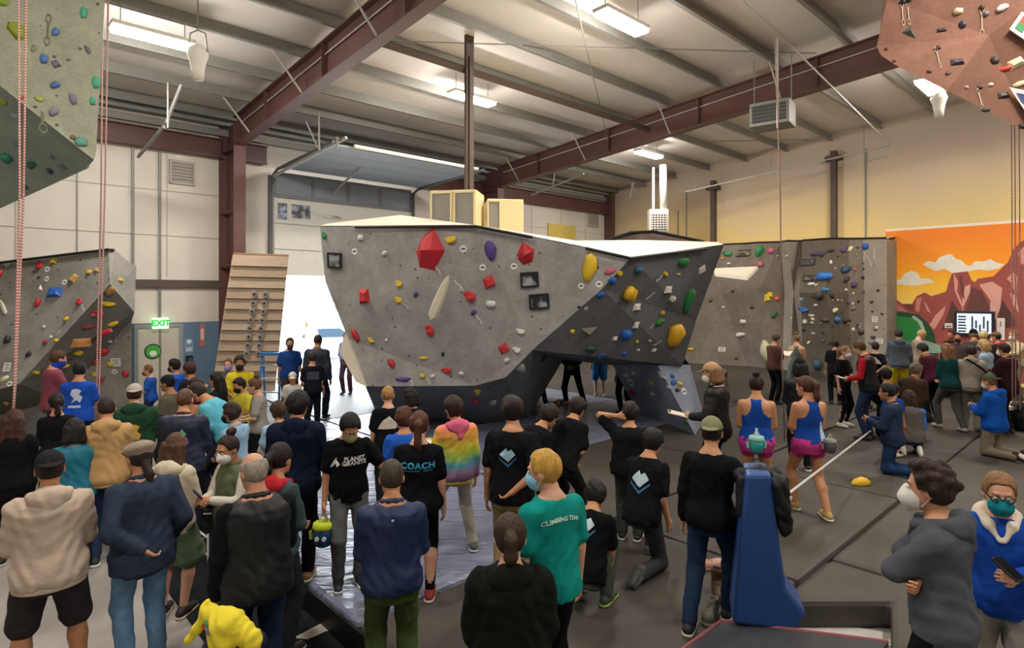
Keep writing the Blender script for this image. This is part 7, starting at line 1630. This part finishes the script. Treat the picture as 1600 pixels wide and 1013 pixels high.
# brown boots by the blue post, grey shoes
def boot(p, yaw_, col, sole, label, hgt=.17, group=None):
    f = Fld(.002, 4); f.cone((0, -.06, .05), (0, .15, .04), .046, .044, .02).cone((0, -.06, .06), (0, -.06, hgt), .045, .05, .02).ell((0, .13, .05), (.046, .06, .038), None, .02); f.plane((0, 0, .02), (0, 0, -1)).sub_ell((0, -.06, hgt + .035), (.036, .036, .06))
    o = blob('boot', label, 'footwear', f, p, R(yaw_), cloth(col, 'shell'), .0065, group)
    s_ = Fld(); s_.cone((0, -.07, .02), (0, .16, .02), .050, .047, .01); s_.plane((0, 0, .028), (0, 0, 1)).plane((0, 0, 0), (0, 0, -1)); link('sole', np_mesh('sole', [s_.mesh(.007)]), mat('shoe sole ' + sole, sole, .7), o)
    for k in range(3): MB().tube([(-.028, .02 + .03 * k, .10 - .012 * k), (.028, .02 + .03 * k, .10 - .012 * k)], .004, 5).build('lace', cloth('#6a5a40'), o)
boot(on_z(1122, 928, MAT), 170, '#4a3a2a', '#2a2018', 'tan brown leather boot standing left of its pair by the blue post')
boot(on_z(1141, 915, MAT), 190, '#3a2418', '#231812', 'darker brown boot standing against the blue post')
boot(on_z(1112, 962, MAT), 150, '#6a675c', '#8a867a', 'grey low shoe on the mat in front of the boots', .09)
boot(on_z(1103, 890, MAT), -80, '#b08a78', '#8a6a58', 'pale pink shoe lying on the mat behind the boots', .07)
# loose climbing shoes under the boulder arch
for k, (x, y, c) in enumerate(((868, 634, '#b5ada0'), (882, 630, '#c9c2b8'))):
    boot(on_z(x, y, MAT), 60 + 30 * k, c, '#8a3a34', ('pale shoe on the mat under the boulder arch, left of two', 'pale shoe on the mat under the boulder arch, right of two')[k], .10)
# yellow hold lying on the mat
yh = bpy.data.objects.new('loose_hold', hold_mesh('blob', '#d0a81c')); COL.objects.link(yh)
p = on_z(1345, 758, MAT); yh.location = p + Vector((0, 0, .01)); yh.scale = (.28, .16, .18); tag(yh, 'loose yellow climbing hold lying on the mat', 'climbing hold')
# shoe rack behind the green skirt
p = on_z(292, 880, .0)
e = empty('shoe_rack', (p.x, p.y, 0), R(-43)); tag(e, 'low white wire rack with dark shoes behind the green skirt', 'rack')
for z in (.12, .30):
    for y in (-.12, .12): MB().tube([(-.25, y, z), (.25, y, z)], .010, 6).build('rail', mat('white wire', '#cfcfca', .4), e)
for x in (-.25, .25):
    for y in (-.12, .12): MB().tube([(x, y, 0), (x, y, .34)], .010, 6).build('upright', mat('white wire', '#cfcfca', .4), e)
# white bench and backpack at the right edge
p = on_z(1578, 668, MAT); e = empty('bench', (p.x, p.y, MAT), R(20)); tag(e, 'low white bench behind the kneeling blue hoodie at right edge', 'bench')
q = MB(); q.box((0, 0, .42), (1.1, .4, .06)); q.build('seat', paint('#c9c1ae'), e)
for x in (-.48, .48):
    q = MB(); q.box((x, 0, .2), (.06, .36, .4)); q.build('leg', paint('#c9c1ae'), e)
f = Fld(.004, 6); f.cone((0, 0, .12), (0, 0, .42), .17, .14, .05).cone((0, -.12, .1), (0, -.12, .24), .10, .09, .04)
bk = blob('backpack', 'black backpack standing at the right edge beside the white bench', 'bag', f, on_z(1592, 672, MAT), 0, cloth('#111214', 'shell'), .022)
MB().tube([(-.1, -.14, .4), (-.12, -.22, .3), (-.1, -.2, .1)], .02, 6).build('strap', cloth('#1c1d20'), bk)
# backpack on the grey hooded jacket
p = at(1516, 600, 11.1); f = Fld(.004, 5); f.cone((0, 0, -.02), (0, 0, .22), .13, .11, .04).cone((0, -.08, -.02), (0, -.08, .08), .08, .07, .03)
bk2 = blob('backpack', 'small dark bag slung on the person in light grey hooded jacket', 'bag', f, p + Vector((.32, -.05, -.1)), 0, cloth('#15161c', 'shell'), .025)
MB().tube([(0, .0, .28), (-.2, .05, .45), (-.35, .1, .55)], .02, 6).build('strap', cloth('#15161c'), bk2)
